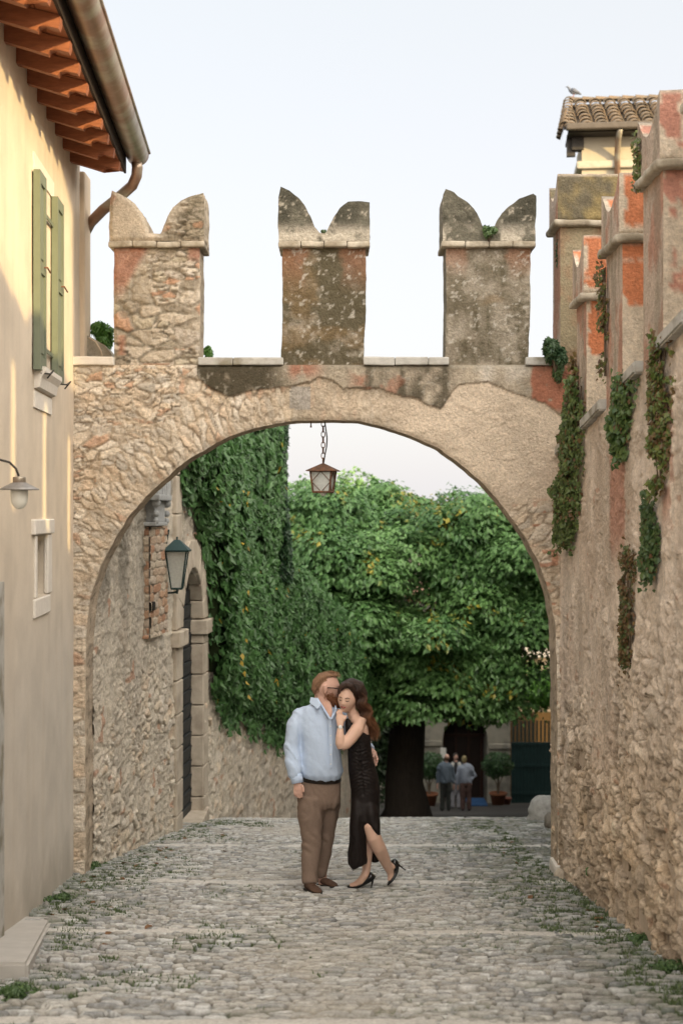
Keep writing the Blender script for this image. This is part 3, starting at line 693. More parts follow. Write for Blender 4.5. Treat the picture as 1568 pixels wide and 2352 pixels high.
# ---------------------------------------------------------------- wall on the left beyond the arch
lw = empty('rubble_wall', (-1.9, 17, -3.8), 'long rough rubble wall on the left beyond the arch, running behind the ivy', 'wall')
def lmap(u, v, h):
    X = lwall(u); dX = (lwall(u + .05) - lwall(u - .05)) / .1; n = np.sqrt(1 + dX * dX)
    return np.stack([X + h / n, u - h * dX / n, v], 1)
def lw_field(Y, Z):
    n1 = fbm(Y * 3, Z * 3, 130); n2 = fbm(Y * 14, Z * 14, 131); n3 = fbm(Y * 1.0, Z * 1.0, 132); n4 = fbm(Y * 36, Z * 36, 133)
    hg = Z - zg(Y)
    wy = Y + .09 * (fbm(Y * 3.4, Z * 3.4, 134) - .5) * 2; wz = Z + .07 * (fbm(Y * 3.4 + 5, Z * 3.4, 135) - .5) * 2
    Ea, a1, a2 = cells(wy / .23, wz / .12, 136); ta = cells.tilt; Eb, b1_, b2_ = cells(wy / .12, wz / .055, 137); tb = cells.tilt; sel = vnoise(Y * 2.5, Z * 3.5, 138) > .4
    E = np.where(sel, Ea, Eb); r1 = np.where(sel, a1, b1_); r2 = np.where(sel, a2, b2_)
    st = sst(.04, .25, E + .12 * (n2 - .5)); low = sst(2.3, 1.2, hg + .9 * (n3 - .5) * 2)
    low = low * sst(26, 21, Y) + .25
    low = np.clip(low, 0, 1)
    low = low * (.4 + .6 * sst(.6, .45, fbm(Y * 3 + 4, Z * 3, 139)))
    amt = low + .35 * (1 - low) * sst(.45, .58, n1)
    h = st * amt * (.008 + .022 * r1 + .026 * np.where(sel, ta, tb)) + .03 * (n1 - .5) + .035 * (n2 - .5) + .006 * (n4 - .5)
    stone = pal(r2, [(.68, .61, .50), (.62, .54, .43), (.74, .67, .57), (.58, .52, .43), (.70, .60, .47), (.64, .57, .48), (.55, .49, .41), (.62, .50, .38), (.70, .64, .55)])
    mort = mix(C3(.58, .51, .41), C3(.43, .37, .29), sst(.4, .65, n1)) * (.8 + .4 * n2)[..., None]
    col = mix(mort, stone * (.82 + .36 * n2)[..., None], st * amt)
    pl = mix(C3(.62, .57, .48), C3(.48, .44, .38), sst(.38, .62, fbm(Y * 5, Z * 1.6, 140))) * (.82 + .36 * n2)[..., None]
    col = mix(col, pl, (1 - low) * .65)
    col = mix(col, C3(.26, .24, .20), sst(-1.2, -.4, Z + .8 * (n3 - .5)) * sst(.36, .6, n1) * .75)
    col = mix(col, C3(.46, .24, .15), sst(.91, .94, vnoise(Y * 4, Z * 7, 141)) * .65)
    col = mix(col, C3(.15, .12, .09), sst(.04, 0, E) * amt * .6)
    return h, np.clip(col, .01, 1)
DY0, DY1 = 17.19, 18.6; ZS = -1.5; RD = (DY1 - DY0) / 2; DC = (DY0 + DY1) / 2
door_open = [(DY0 - .06, -4.6), (DY0 - .06, ZS)] + [(DC + (RD + .06) * math.cos(a), ZS + (RD + .06) * math.sin(a)) for a in [math.pi * (1 - k / 16) for k in range(17)]][1:] + [(DY1 + .06, -4.6)]
door_open = resample(door_open, .05)
acc = Acc()
relief(acc, lmap, lw_field, 13.12, 19.4, -4.6, 1.22, .018, .014, holes=[door_open])
wtop = [(19.4, -8.3), (36, -8.3), (36, -5.6), (33, -5.0), (31.5, -4.0), (30, -3.1), (28, -2.3), (26, -1.7), (24, -1.15), (22.9, -.8), (19.4, -.8)]
relief(acc, lmap, lw_field, 19.4, 36, -8.2, -.8, .05, .035, outline=wtop)
def plainf(Y, Z):
    n = fbm(Y * 3, Z * 3, 5); return 0 * Y, C3(.4, .36, .3) * (.8 + .4 * n)[..., None]
relief(acc, lmap, plainf, 19.4, 22.6, -.8, 1.5, .3, .3)
acc.build('wall_face', M_stone, lw)
mb = MB()
def seg(ya, yb, z0a, z1a, z0b, z1b, th=.5):
    xa, xb = float(lwall(ya)) - .06, float(lwall(yb)) - .06
    mb.hexa([(xa - th, ya, z0a), (xa, ya, z0a), (xb, yb, z0b), (xb - th, yb, z0b), (xa - th, ya, z1a), (xa, ya, z1a), (xb, yb, z1b), (xb - th, yb, z1b)])
seg(13.2, 17.0, -4.4, 1.2, -4.4, 1.2); seg(18.8, 22.6, -5.5, 1.3, -5.8, 1.4); seg(22.62, 26, -7, -.95, -7, -1.9); seg(26.02, 30, -8, -1.9, -8, -3.3); seg(30.02, 36, -8.3, -3.3, -8.3, -5.8)
mb.build('wall_core', M_coping, lw)
mb = MB(); mb.box((-3.0, 17.02, -4.4), (-2.32, 18.78, 1.2)); mb.build('wall_core', M_coping, lw)

# brick pilaster with a carved stone capital
pil = Acc()
def brick_f(Y, Z):
    row = np.floor(Z / .088); E, a, b_ = cells(Y / .24 + .13, Z / .088, 150, jit=.25); n = fbm(Y * 14, Z * 14, 151)
    st = sst(.05, .16, E)
    col = mix(C3(.44, .39, .32), pal(b_, [(.46, .30, .20), (.50, .38, .28), (.52, .44, .34), (.44, .26, .17), (.48, .40, .32)]) * (.8 + .4 * n)[..., None], st)
    return st * .018 * (.5 + a) + .01 * (n - .5), col
PY0, PY1 = 15.25, 16.15
def pmap(u, v, h):
    X = LWX(u) + .05 + h; return np.stack([X, u, v], 1)
relief(pil, pmap, brick_f, PY0, PY1, -1.36, -.16, .014, .012)
def pend(u, v, h): return np.stack([LWX(PY0) - .06 + u, PY0 - h, v], 1)
relief(pil, pend, brick_f, 0, .11, -1.36, -.16, .014, .012)
pil.build('brick_pilaster', M_stone, lw)
mb = MB(); mb.hexa([(LWX(PY0) - .1, PY0 + .01, -1.35), (LWX(PY0) + .045, PY0 + .01, -1.35), (LWX(PY1) + .045, PY1, -1.35), (LWX(PY1) - .1, PY1, -1.35), (LWX(PY0) - .1, PY0 + .01, -.16), (LWX(PY0) + .045, PY0 + .01, -.16), (LWX(PY1) + .045, PY1, -.16), (LWX(PY1) - .1, PY1, -.16)]); mb.build('pilaster_core', M_coping, lw)
mb = MB(); x = LWX(15.3)
mb.box((LWX(15.7) - .06, 15.20, -.15), (LWX(15.7) + .10, 16.22, -.11), .01)
mb.box((LWX(15.7) - .06, 15.28, -.11), (LWX(15.7) + .075, 16.14, .12), .012)
for yy in (15.24, 16.18):
    for zz, rr in ((.10, .05), (-.02, .035), (-.10, .03)): mb.ball((LWX(15.7) + .09, yy, zz), (rr, rr, rr * 1.1), 2, .15, 4)
mb.box((LWX(15.7) - .06, 15.16, .125), (LWX(15.7) + .14, 16.26, .19), .015)
for yy in (15.3, 15.7, 16.1): mb.tube([(LWX(15.7) + .08, yy, .19), (LWX(15.7) + .08, yy, 1.2)], .065, 10)
mb.build('carved_capital', mat('grey_marble', (.36, .37, .37), .8, var=.3, vscale=14, bump=.5, bscale=40), lw)
mb = MB(); mb.box((LWX(15.4) - .02, 15.27, -1.06), (LWX(15.4) + .085, 15.42, -.97)); mb.build('dark_hole_block', M_dark, lw)  # solid near-black block, painting the shade inside a hole

# stone door surround, door, threshold
dp = empty('arched_doorway', (-1.9, DC, -4.0), 'tall round-arched stone doorway with a dark slatted door, beside the green lantern', 'doorway')
M_trim = mat('door_stone', (.48, .42, .34), .88, var=.14, vscale=9, bump=.35, bscale=40, col2=(.34, .29, .23), c2scale=4, c2lo=.45, c2hi=.7)
jx = lambda Y: LWX(Y)
def dpt(Y, Z, h=0): return Vector((jx(Y) + h, Y, Z))
mb = MB()
def block(ya, yb, za, zb2, h0=-.12, h1=.05, bev=.015):
    vs0 = len(mb.bm.verts)
    mb.hexa([dpt(ya, za, h0), dpt(ya, za, h1), dpt(yb, za, h1), dpt(yb, za, h0), dpt(ya, zb2, h0), dpt(ya, zb2, h1), dpt(yb, zb2, h1), dpt(yb, zb2, h0)])
for side in ((16.8, DY0), (DY1, 18.98)):
    z = -4.0 if side[0] < 17 else -4.12
    while z < ZS - .1:
        zt = min(z + .40, ZS - .1); block(side[0], side[1], z, zt - .012); z = zt
    block(side[0] + .02, side[1] - .0, z - .02, ZS - .12, -.119, .042)
z = ZS + .1
while z < .75:
    zt = min(z + .46, .78); block(16.8, 17.12, z, zt - .012, -.1, .05); block(18.7, 18.98, z, zt - .012, -.1, .05); z = zt
bmesh.ops.bevel(mb.bm, geom=mb.bm.edges[:], offset=.012, segments=1, affect='EDGES')
mb.build('jamb', M_trim, dp)
mb = MB()
block(16.72, DY0 + .05, ZS - .1, ZS + .09, -.12, .11); block(DY1 - .05, 19.06, ZS - .1, ZS + .09, -.12, .11)
bmesh.ops.bevel(mb.bm, geom=mb.bm.edges[:], offset=.012, segments=1, affect='EDGES')
mb.build('impost', M_trim, dp)
mb = MB(); nvs = 9
for k in range(nvs):
    a0, a1_ = math.pi * (1 - k / nvs) - .012, math.pi * (1 - (k + 1) / nvs) + .012; am = (a0 + a1_) / 2
    r0, r1_ = RD, RD + .36
    def q(a, r, h): return dpt(DC + r * math.cos(a), ZS + .1 + r * math.sin(a), h)
    mb.hexa([q(a0, r0, -.12), q(a0, r0, .055), q(a1_, r0, .055), q(a1_, r0, -.12), q(a0, r1_, -.12), q(a0, r1_, .055), q(a1_, r1_, .055), q(a1_, r1_, -.12)])
bmesh.ops.bevel(mb.bm, geom=mb.bm.edges[:], offset=.01, segments=1, affect='EDGES')
mb.build('door_arch', M_trim, dp)
mb = MB(); z = -3.96
while z < ZS + .9:
    hw = RD + .03 if z < ZS + .1 else math.sqrt(max(0.0, (RD + .05) ** 2 - (z + .1 - ZS - .1) ** 2))
    if hw > .1: mb.hexa([dpt(DC - hw, z, -.18), dpt(DC - hw, z, -.125), dpt(DC + hw, z, -.125), dpt(DC + hw, z, -.18), dpt(DC - hw, z + .17, -.18), dpt(DC - hw, z + .17, -.10), dpt(DC + hw, z + .17, -.10), dpt(DC + hw, z + .17, -.18)])
    z += .185
mb.build('door', mat('dark_door_wood', (.028, .032, .034), .6, var=.3, vscale=12, bump=.3), dp)
mb = MB(); mb.box((jx(DC) - .22, 17.0, -4.12), (jx(DC) + .16, 18.85, -3.90), .015); mb.build('threshold', M_trim, dp)

# green wall lantern by the doorway
gl = empty('wall_lantern', pt(405, 1355, 16.2), 'dark green tapered wall lantern with pale glass left of the arched doorway', 'lantern')
M_green_iron = mat('green_iron', (.03, .06, .06), .5, metal=.4, var=.2, bump=.1)
c = pt(407, 1267, 16.2); gx, gy, gz = c
def frus(mb, c, w0, z0, w1, z1):
    mb.hexa([(c[0] - w0, c[1] - w0, z0), (c[0] + w0, c[1] - w0, z0), (c[0] + w0, c[1] + w0, z0), (c[0] - w0, c[1] + w0, z0), (c[0] - w1, c[1] - w1, z1), (c[0] + w1, c[1] - w1, z1), (c[0] + w1, c[1] + w1, z1), (c[0] - w1, c[1] + w1, z1)])
zb_ = gz - .42
mb = MB(); frus(mb, (gx, gy), .145, gz, .15, gz + .02); frus(mb, (gx, gy), .145, gz + .02, .03, gz + .135); mb.tube([(gx, gy, gz + .12), (gx, gy, gz + .17)], .012)
mb.build('lantern_roof', M_green_iron, gl)
mb = MB(); frus(mb, (gx, gy), .056, zb_ + .012, .111, gz - .003); mb.build('lantern_glass', M_glass, gl)
mb = MB()
for sx in (-1, 1):
    for sy in (-1, 1): mb.tube([(gx + sx * .060, gy + sy * .060, zb_), (gx + sx * .116, gy + sy * .116, gz)], .009, 6)
frus(mb, (gx, gy), .062, zb_ - .012, .062, zb_ + .01)
mb.tube([(gx, gy, zb_ - .01), (gx, gy, zb_ - .06)], .015, 6)
mb.tube([(gx - .10, gy + .05, gz + .25), (gx - .13, gy + .02, gz + .05), (gx - .13, gy, zb_ - .1)], .011, 6)
mb.tube([(gx - .16, gy, zb_ - .05), (gx - .06, gy, zb_ - .05), (gx, gy, zb_ - .04)], .012, 6)
mb.build('lantern_frame', M_green_iron, gl)

# ---------------------------------------------------------------- the yellow house on the left
hs = empty('plastered_house', (-2.6, 9, -2.9), 'cream plastered house on the left with green shutters and timber eaves', 'house')
def hpt(Y, Z, off=0): return Vector((HX(Y) + off, Y + off * .055, Z))
acc = Acc()
niche = [(10.62, -.645), (11.16, -.645), (11.16, -.175), (10.62, -.175)]
win = [(10.66, 1.1), (10.95, 1.1), (10.95, 2.5), (10.66, 2.5)]
def hf(Y, Z):
    n = fbm(Y * .9, Z * .9, 160); n2 = fbm(Y * 5, Z * 5, 161); n5 = fbm(Y * 7, Z * .5, 163)
    base = mix(C3(.66, .57, .455), C3(.61, .53, .43), sst(.35, .65, n)); base = mix(base, C3(.56, .525, .475), sst(.2, -1.6, Z + .8 * (n - .5)) * .75)
    base = mix(base, C3(.52, .45, .36), sst(.5, .7, n5) * .25)
    base = base * (.92 + .16 * n2)[..., None]
    base = base * (1 - .07 * sst(.45, .65, fbm(Y * 2.2, Z * 2.2, 165)))[..., None]; base = mix(base, C3(.40, .36, .30), sst(.60, .72, fbm(Y * 11, Z * .7, 166)) * .2 * sst(-.5, 1.5, Z))
    base = mix(base, C3(.38, .34, .28), sst(.5, .05, Z - zg(Y) + .5 * (n2 - .5)) * .5)
    return .012 * (n - .5) + .004 * (n2 - .5), base
hm = lambda u, v, h: np.stack([HX(u) + h, u + 0 * h, v], 1)
def rimh(poly, d):
    rim(acc, hm, resample(poly, .1), d, 3, lambda u, v, per, dd, nrm: np.tile(C3(.5, .44, .36), (len(u), 1)))
relief(acc, hm, hf, 4, 13.2, -3.6, 3.35, .03, .03, holes=[resample(niche, .1), resample(win, .1)], fade=.02)
rimh(niche, .12); rimh(win, .15)
M_house = mat('house_render', attr=True, rough=.93, var=.05, vscale=40, bump=.45, bscale=110, spec=.1, bdist=.006)
acc.build('facade', M_house, hs)
mb = MB(); mb.prism([(HX(4) - .16, 4, -3.6), (HX(13.3) - .16, 13.3, -3.6), (-9, 13.3, -3.6), (-9, 4, -3.6)], (0, 0, 6.9)); mb.build('house_body', M_plaster, hs)
# projecting end strip of the house above the arch wall
mb = MB(); mb.box((-2.75, 13.18, -3.5), (-2.375, 13.5, 3.16), .02); mb.build('corner_pier', M_plaster, hs)
mb = MB()
mb.hexa([hpt(10.5, 2.52, -.02), hpt(10.5, 2.52, .012), hpt(11.5, 2.52, .012), hpt(11.5, 2.52, -.02), hpt(10.5, 2.66, -.02), hpt(10.5, 2.66, .012), hpt(11.5, 2.66, .012), hpt(11.5, 2.66, -.02)])
mb.build('window_lintel', M_white, hs)
mb = MB(); P = [hpt(10.55, 1.08, -.02), hpt(10.55, 1.08, .085), hpt(10.55, 1.045, .085), hpt(10.55, 1.0, .055), hpt(10.55, .93, .04), hpt(10.55, .915, -.02)]
mb.prism(P, hpt(11.42, 0) - hpt(10.55, 0)); mb.build('window_sill', M_white, hs)
mb = MB(); mb.prism([hpt(10.52, .90, -.02), hpt(10.52, .90, .014), hpt(10.52, .775, .014), hpt(10.52, .775, -.02)], hpt(11.36, 0) - hpt(10.52, 0)); mb.build('sill_apron', M_white, hs)
wf = MB(); wf.prism([hpt(10.62, 1.05, -.16), hpt(11.44, 1.05, -.16), hpt(11.44, 2.55, -.16), hpt(10.62, 2.55, -.16)], (.03, 0, 0)); w_ = wf.build('window', M_white, hs)
wf = MB(); wf.prism([hpt(10.72, 1.15, -.126), hpt(11.34, 1.15, -.126), hpt(11.34, 2.45, -.126), hpt(10.72, 2.45, -.126)], (.006, 0, 0)); wf.build('pane', mat('window_glass', (.05, .06, .07), .1, bump=0, var=0, spec=.6), w_)
for ya, yb, lab in ((10.45, 10.76, 'green shutter leaf nearest the street lamp'), (11.35, 11.70, 'green shutter leaf nearest the arch')):
    z0, z1 = 1.05, 2.52
    mb = MB()
    def bx(y0, y1, za, zb3, o0, o1): mb.hexa([hpt(y0, za, o0), hpt(y0, za, o1), hpt(y1, za, o1), hpt(y1, za, o0), hpt(y0, zb3, o0), hpt(y0, zb3, o1), hpt(y1, zb3, o1), hpt(y1, zb3, o0)])
    bx(ya, yb, z0, z1, .012, .048)
    bx(ya, ya + .055, z0, z1, .0485, .062); bx(yb - .055, yb, z0, z1, .0485, .062)
    for za, zz in ((z0, z0 + .10), (z0 + .72, z0 + .80), (z1 - .09, z1)): bx(ya + .056, yb - .056, za, zz, .0485, .0615)
    for za, zz in ((z0 + .13, z0 + .69), (z0 + .83, z1 - .12)): bx(ya + .085, yb - .085, za, zz, .0485, .056)
    sh = mb.build('shutter', M_shutter, hs); sh['label'] = lab
    mb = MB(); mb.tube([hpt(ya + .1, z0 - .02, .05), hpt(ya + .16, z0 - .02, .11), hpt(yb - .03, z0 + .02, .12), hpt(yb - .02, z0 - .04, .07)], .006, 6); mb.build('shutter_hook', M_iron, sh)
    mb = MB(); bmid = (ya + yb) / 2; mb.tube([hpt(ya + .2, z0 + .78, .06), hpt(ya + .2, z0 + .78, .085), hpt(yb, z0 + .76, .09)], .007, 6); mb.build('latch', M_rust, sh)
for zz in (z0 + .18, z0 + 1.22):
    mb = MB(); mb.hexa([hpt(10.77, zz, .02), hpt(10.77, zz, .03), hpt(11.34, zz, .03), hpt(11.34, zz, .02), hpt(10.77, zz + .03, .02), hpt(10.77, zz + .03, .03), hpt(11.34, zz + .03, .03), hpt(11.34, zz + .03, .02)])
    mb.build('shutter_hinge', M_shutter, hs)
# little slit window with pale stone frame
mb = MB()
def hb(y0, y1, za, zb3, o0=-.02, o1=.016): mb.hexa([hpt(y0, za, o0), hpt(y0, za, o1), hpt(y1, za, o1), hpt(y1, za, o0), hpt(y0, zb3, o0), hpt(y0, zb3, o1), hpt(y1, zb3, o1), hpt(y1, zb3, o0)])
hb(10.44, 11.40, -.17, -.055, -.02, .03); hb(10.55, 10.63, -.64, -.175); hb(11.15, 11.36, -.64, -.175); hb(10.50, 11.25, -.79, -.65, -.02, .02)
bmesh.ops.bevel(mb.bm, geom=mb.bm.edges[:], offset=.008, segments=1, affect='EDGES')
mb.build('slit_window_frame', M_white, hs)
mb = MB(); hb(10.55, 11.2, -.68, -.15, -.14, -.12); mb.build('slit_window_recess', M_stone if False else M_coping, hs)
mb = MB(); hb(8.0, 9.18, -2.9, -.45, -.02, .03); mb.build('door_frame', M_coping, hs)
# eaves: rafters with carved ends, boarding, fascia
for k in range(-8, 9):
    Y = 9.32 + .4572 * (k - 1)
    if Y < 5: continue
    w = .075; zt = 3.19; prof = [(-.1, zt + .03), (-.1, zt - .075), (0, 3.088), (.17, 3.04), (.285, 3.005), (.30, 3.03), (.335, 3.045), (.375, 3.03), (.42, 3.02), (.43, 3.06), (.43, 3.105)]
    mb = MB(); mb.prism([hpt(Y, z, o) for o, z in prof], (0, w, 0)); bmesh.ops.triangulate(mb.bm, faces=[f for f in mb.bm.faces if len(f.verts) > 4])
    mb.build('rafter', M_wood, hs)
mb = MB(); a_, b_ = hpt(4, 0), hpt(13.02, 0)
for j in range(3):
    o0 = .0 + j * .145 - .01; o1 = o0 + .139; z_ = lambda o: 3.20 - .235 * o + .01
    mb.hexa([hpt(4, z_(o0), o0), hpt(4, z_(o1), o1), hpt(13.0, z_(o1), o1), hpt(13.0, z_(o0), o0), hpt(4, z_(o0) + .02, o0), hpt(4, z_(o1) + .02, o1), hpt(13.0, z_(o1) + .02, o1), hpt(13.0, z_(o0) + .02, o0)])
mb.build('eaves_boards', M_wood, hs)
mb = MB(); mb.hexa([hpt(4, 3.10, .425), hpt(4, 3.10, .445), hpt(13.0, 3.10, .445), hpt(13.0, 3.10, .425), hpt(4, 3.26, .425), hpt(4, 3.26, .445), hpt(13.0, 3.26, .445), hpt(13.0, 3.26, .425)])
mb.build('fascia', mat('dark_fascia', (.03, .02, .015), .8, bump=.4, bscale=60), hs)
rf = MB()
rf.hexa([hpt(4, 3.27, .46), hpt(13.05, 3.27, .46), (-9, 13.05, 4.9), (-9, 4, 4.9), hpt(4, 3.36, .46), hpt(13.05, 3.36, .46), (-9, 13.05, 5.05), (-9, 4, 5.05)])
rf.build('roof', mat('roof_tile', (.30, .17, .11), .9, var=.3, bump=.5), hs)
# gutter
acc = Acc(); ng = 14; gr_ = .105; yy = np.linspace(4.0, 13.02, 60); th = np.linspace(0, math.pi, ng)
V = []
for Y in yy:
    for t in th: V.append(hpt(Y, 3.285 - gr_ * math.sin(t) * 1.05, .545 - gr_ * math.cos(t)))
V = np.array([tuple(v) for v in V]); ix = np.arange(60 * ng).reshape(60, ng)
q = np.stack([ix[:-1, :-1], ix[1:, :-1], ix[1:, 1:], ix[:-1, 1:]], -1).reshape(-1, 4); acc.add(V, q, C3(.3, .2, .15))
gt = acc.build('gutter', M_copper, hs); m_ = gt.modifiers.new('t', 'SOLIDIFY'); m_.thickness = .004
mb = MB(); mb.prism([hpt(13.022, 3.285 - gr_ * math.sin(t) * 1.05, .545 - gr_ * math.cos(t)) for t in th], (0, .006, 0)); mb.tube([hpt(4, 3.295, .655), hpt(13.03, 3.295, .655)], .011, 8)
for Y in (12.4,): pass
mb.build('gutter_end', M_copper, gt)
mb = MB(); w0 = hpt(12.93, 3.19, .545)
path = [w0, w0 + Vector((.005, .01, -.05)), w0 + Vector((-.005, .03, -.12)), w0 + Vector((-.05, .07, -.20)), w0 + Vector((-.13, .13, -.25)), w0 + Vector((-.24, .22, -.31)), w0 + Vector((-.36, .32, -.37)), w0 + Vector((-.50, .46, -.46)), w0 + Vector((-.62, .62, -.60)), w0 + Vector((-.66, .72, -.9)), w0 + Vector((-.66, .72, -2.0))]
mb.tube(path, .05, 14); mb.build('downpipe', M_copper, hs, smooth=True)

# step stone
mb = MB(); g = lambda Y: float(zg(Y))
mb.hexa([(-2.6, 8.0, g(8) - .1), (-1.76, 8.0, g(8) - .1), (-2.06, 10.25, g(10.25) - .1), (-2.6, 10.25, g(10.25) - .1), (-2.6, 8.0, -2.53), (-1.76, 8.0, -2.535), (-2.07, 10.2, g(10.2) + .03), (-2.6, 10.25, g(10.2) + .035)])
bmesh.ops.bevel(mb.bm, geom=mb.bm.edges[:], offset=.018, segments=2, affect='EDGES')
tag(mb.build('stone_step', mat('worn_step', (.46, .44, .41), .85, var=.12, vscale=6, bump=.3, bscale=30)), 'worn grey stone doorstep at the foot of the cream house wall', 'step')

# street lamp on the house
c = pt(45, 1112, 8.8); lx, ly, lz = c
sl_ = empty('wall_lamp', (HX(8.8), 8.8, lz), 'gooseneck wall lamp with a round grey hood and frosted glass dome on the cream house', 'lamp')
mb = MB(); mb.tube([(HX(8.8) + .0, 8.75, lz + .12), (HX(8.8) + .06, 8.76, lz + .155), (lx - .06, ly, lz + .135), (lx - .02, ly, lz + .095), (lx - .003, ly, lz + .05)], .0075, 8); mb.tube([(HX(8.8), 8.75, lz + .12), (HX(8.8) + .012, 8.75, lz + .12)], .035, 12); mb.build('arm', M_iron, sl_, smooth=True)
mb = MB(); mb.lathe((lx, ly, lz), [(.038, .045), (.04, .04), (.04, .008), (.038, .006)], 24); mb.build('collar', M_copper, sl_, smooth=True)
mb = MB(); mb.lathe((lx, ly, lz), [(.036, .012), (.05, .006), (.085, -.012), (.121, -.03), (.122, -.036), (.10, -.033), (.04, -.028)], 36); mb.build('hood', mat('zinc', (.30, .29, .28), .5, metal=.5, var=.25, vscale=30, bump=.1), sl_, smooth=True)
mb = MB(); mb.lathe((lx, ly, lz), [(.052, -.03), (.054, -.05), (.053, -.09), (.048, -.115), (.036, -.138), (.018, -.152), (.0001, -.156)], 28); mb.build('glass_dome', M_opal, sl_, smooth=True)

# hanging lantern under the arch
Yl = 12.96; px = F / Yl
def lp(x, y): return Vector(((x - 784) / px, Yl, (1176 - y) / px))
hl = empty('hanging_lantern', lp(742, 965), 'rusty four-sided lantern hanging on a chain from the crown of the arch', 'lantern')
mb = MB(); y = 966; k = 0
while y < 1054:
    a, b2 = y, y + 15; c0 = lp(742, (a + b2) / 2); rz = (b2 - a) / 2 / px; rx = .017; pts = []
    for j in range(11):
        t = 2 * math.pi * j / 10; dx = rx * math.sin(t) * 1.0; dz = rz * math.cos(t)
        pts.append(c0 + (Vector((dx, 0, dz)) if k % 2 == 0 else Vector((dx * .25, dx, dz))))
    mb.tube(pts, .0045, 6); y += 12.2; k += 1
mb.build('chain', M_rust, hl, smooth=True)
mb = MB(); mb.tube([lp(745, 963), lp(748, 985), lp(751, 1005), lp(750, 1025), lp(746, 1045), lp(743, 1064)], .006, 8); mb.build('cable', M_iron, hl, smooth=True)
def ring4(y, hw, rot=.42): return [lp(742, y) + Vector((hw * math.cos(rot + math.pi / 4 + k * math.pi / 2), hw * math.sin(rot + math.pi / 4 + k * math.pi / 2), 0)) for k in range(4)]
mb = MB(); A4, B4 = ring4(1081, .187, -.22), ring4(1064, .012, -.22); mb.hexa([*ring4(1082.5, .187, -.22), *A4]); mb.hexa([*A4, *B4]); mb.tube([lp(742, 1066), lp(742, 1055)], .008, 8)
mb.build('lantern_roof', M_rust, hl)
T4, B4 = ring4(1083, .138, -.22), ring4(1130, .108, -.22)
mb = MB()
for k in range(4):
    t0, t1, q0, q1 = T4[k], T4[(k + 1) % 4], B4[k], B4[(k + 1) % 4]; mb.tube([t0, (t0 + q0) / 2 * 1, q0], .009, 6)
    mb.tube([q0, q1], .009, 6); mb.tube([t0, t1], .006, 6)
    tm, bmid = (t0 + t1) / 2, (q0 + q1) / 2; la, lb = (t0 + q0) / 2, (t1 + q1) / 2
    for a, b2 in ((tm, la), (tm, lb), (bmid, la), (bmid, lb)): mb.tube([a, b2], .0035, 5)
mb.build('lantern_frame', M_rust, hl)
mb = MB(); mb.hexa([*ring4(1129, .098, -.22), *ring4(1084, .128, -.22)]); mb.build('lantern_glass', M_glass, hl)
mb = MB(); mb.ball(lp(742.5, 1131), (.032, .032, .034), 3); mb.build('bulb', M_opal, hl, smooth=True)
mb = MB(); mb.tube([lp(714, 968), lp(714, 979)], .006, 6); mb.tube([lp(712, 980), lp(716, 980)], .008, 6); tag(mb.build('iron_hook', M_rust), 'small rusty iron hook in the arch soffit left of the lantern chain', 'hook')
# ---------------------------------------------------------------- foliage
def leaves(name, pos, nrm, tip, size, col, parent=None, ratio=.62, fold=.18, mat_=None):
    pos = np.asarray(pos, float); n = len(pos)
    nrm = nrm / (np.linalg.norm(nrm, axis=1, keepdims=True) + 1e-9)
    tip = tip - nrm * np.sum(tip * nrm, 1, keepdims=True); tip = tip / (np.linalg.norm(tip, axis=1, keepdims=True) + 1e-9)
    sd_ = np.cross(nrm, tip); s = np.asarray(size)[:, None]
    b = pos - tip * s * .45; t = pos + tip * s * .55 - nrm * s * .12
    l = pos + sd_ * s * ratio * .5 - tip * s * .12 - nrm * s * fold; r = pos - sd_ * s * ratio * .5 - tip * s * .12 - nrm * s * fold
    V = np.stack([b, l, t, r], 1).reshape(-1, 3); ix = np.arange(n) * 4
    q = np.concatenate([np.stack([ix, ix + 2, ix + 1], 1), np.stack([ix, ix + 3, ix + 2], 1)])
    a = Acc(); a.add(V, q, np.repeat(col, 4, axis=0)); return a, mat_ or M_leaf
def rnd(n, k=3): return rng.normal(size=(n, k))
def greens(n, lo, hi, yellow=0.0, noise=None):
    t = rng.random(n) if noise is None else np.clip(noise + .25 * (rng.random(n) - .5), 0, 1)
    c = mix(C3(*lo), C3(*hi), t); y = rng.random(n) < yellow
    c[y] = C3(.42, .30, .03) * (.6 + .6 * rng.random((y.sum(), 1))); return c

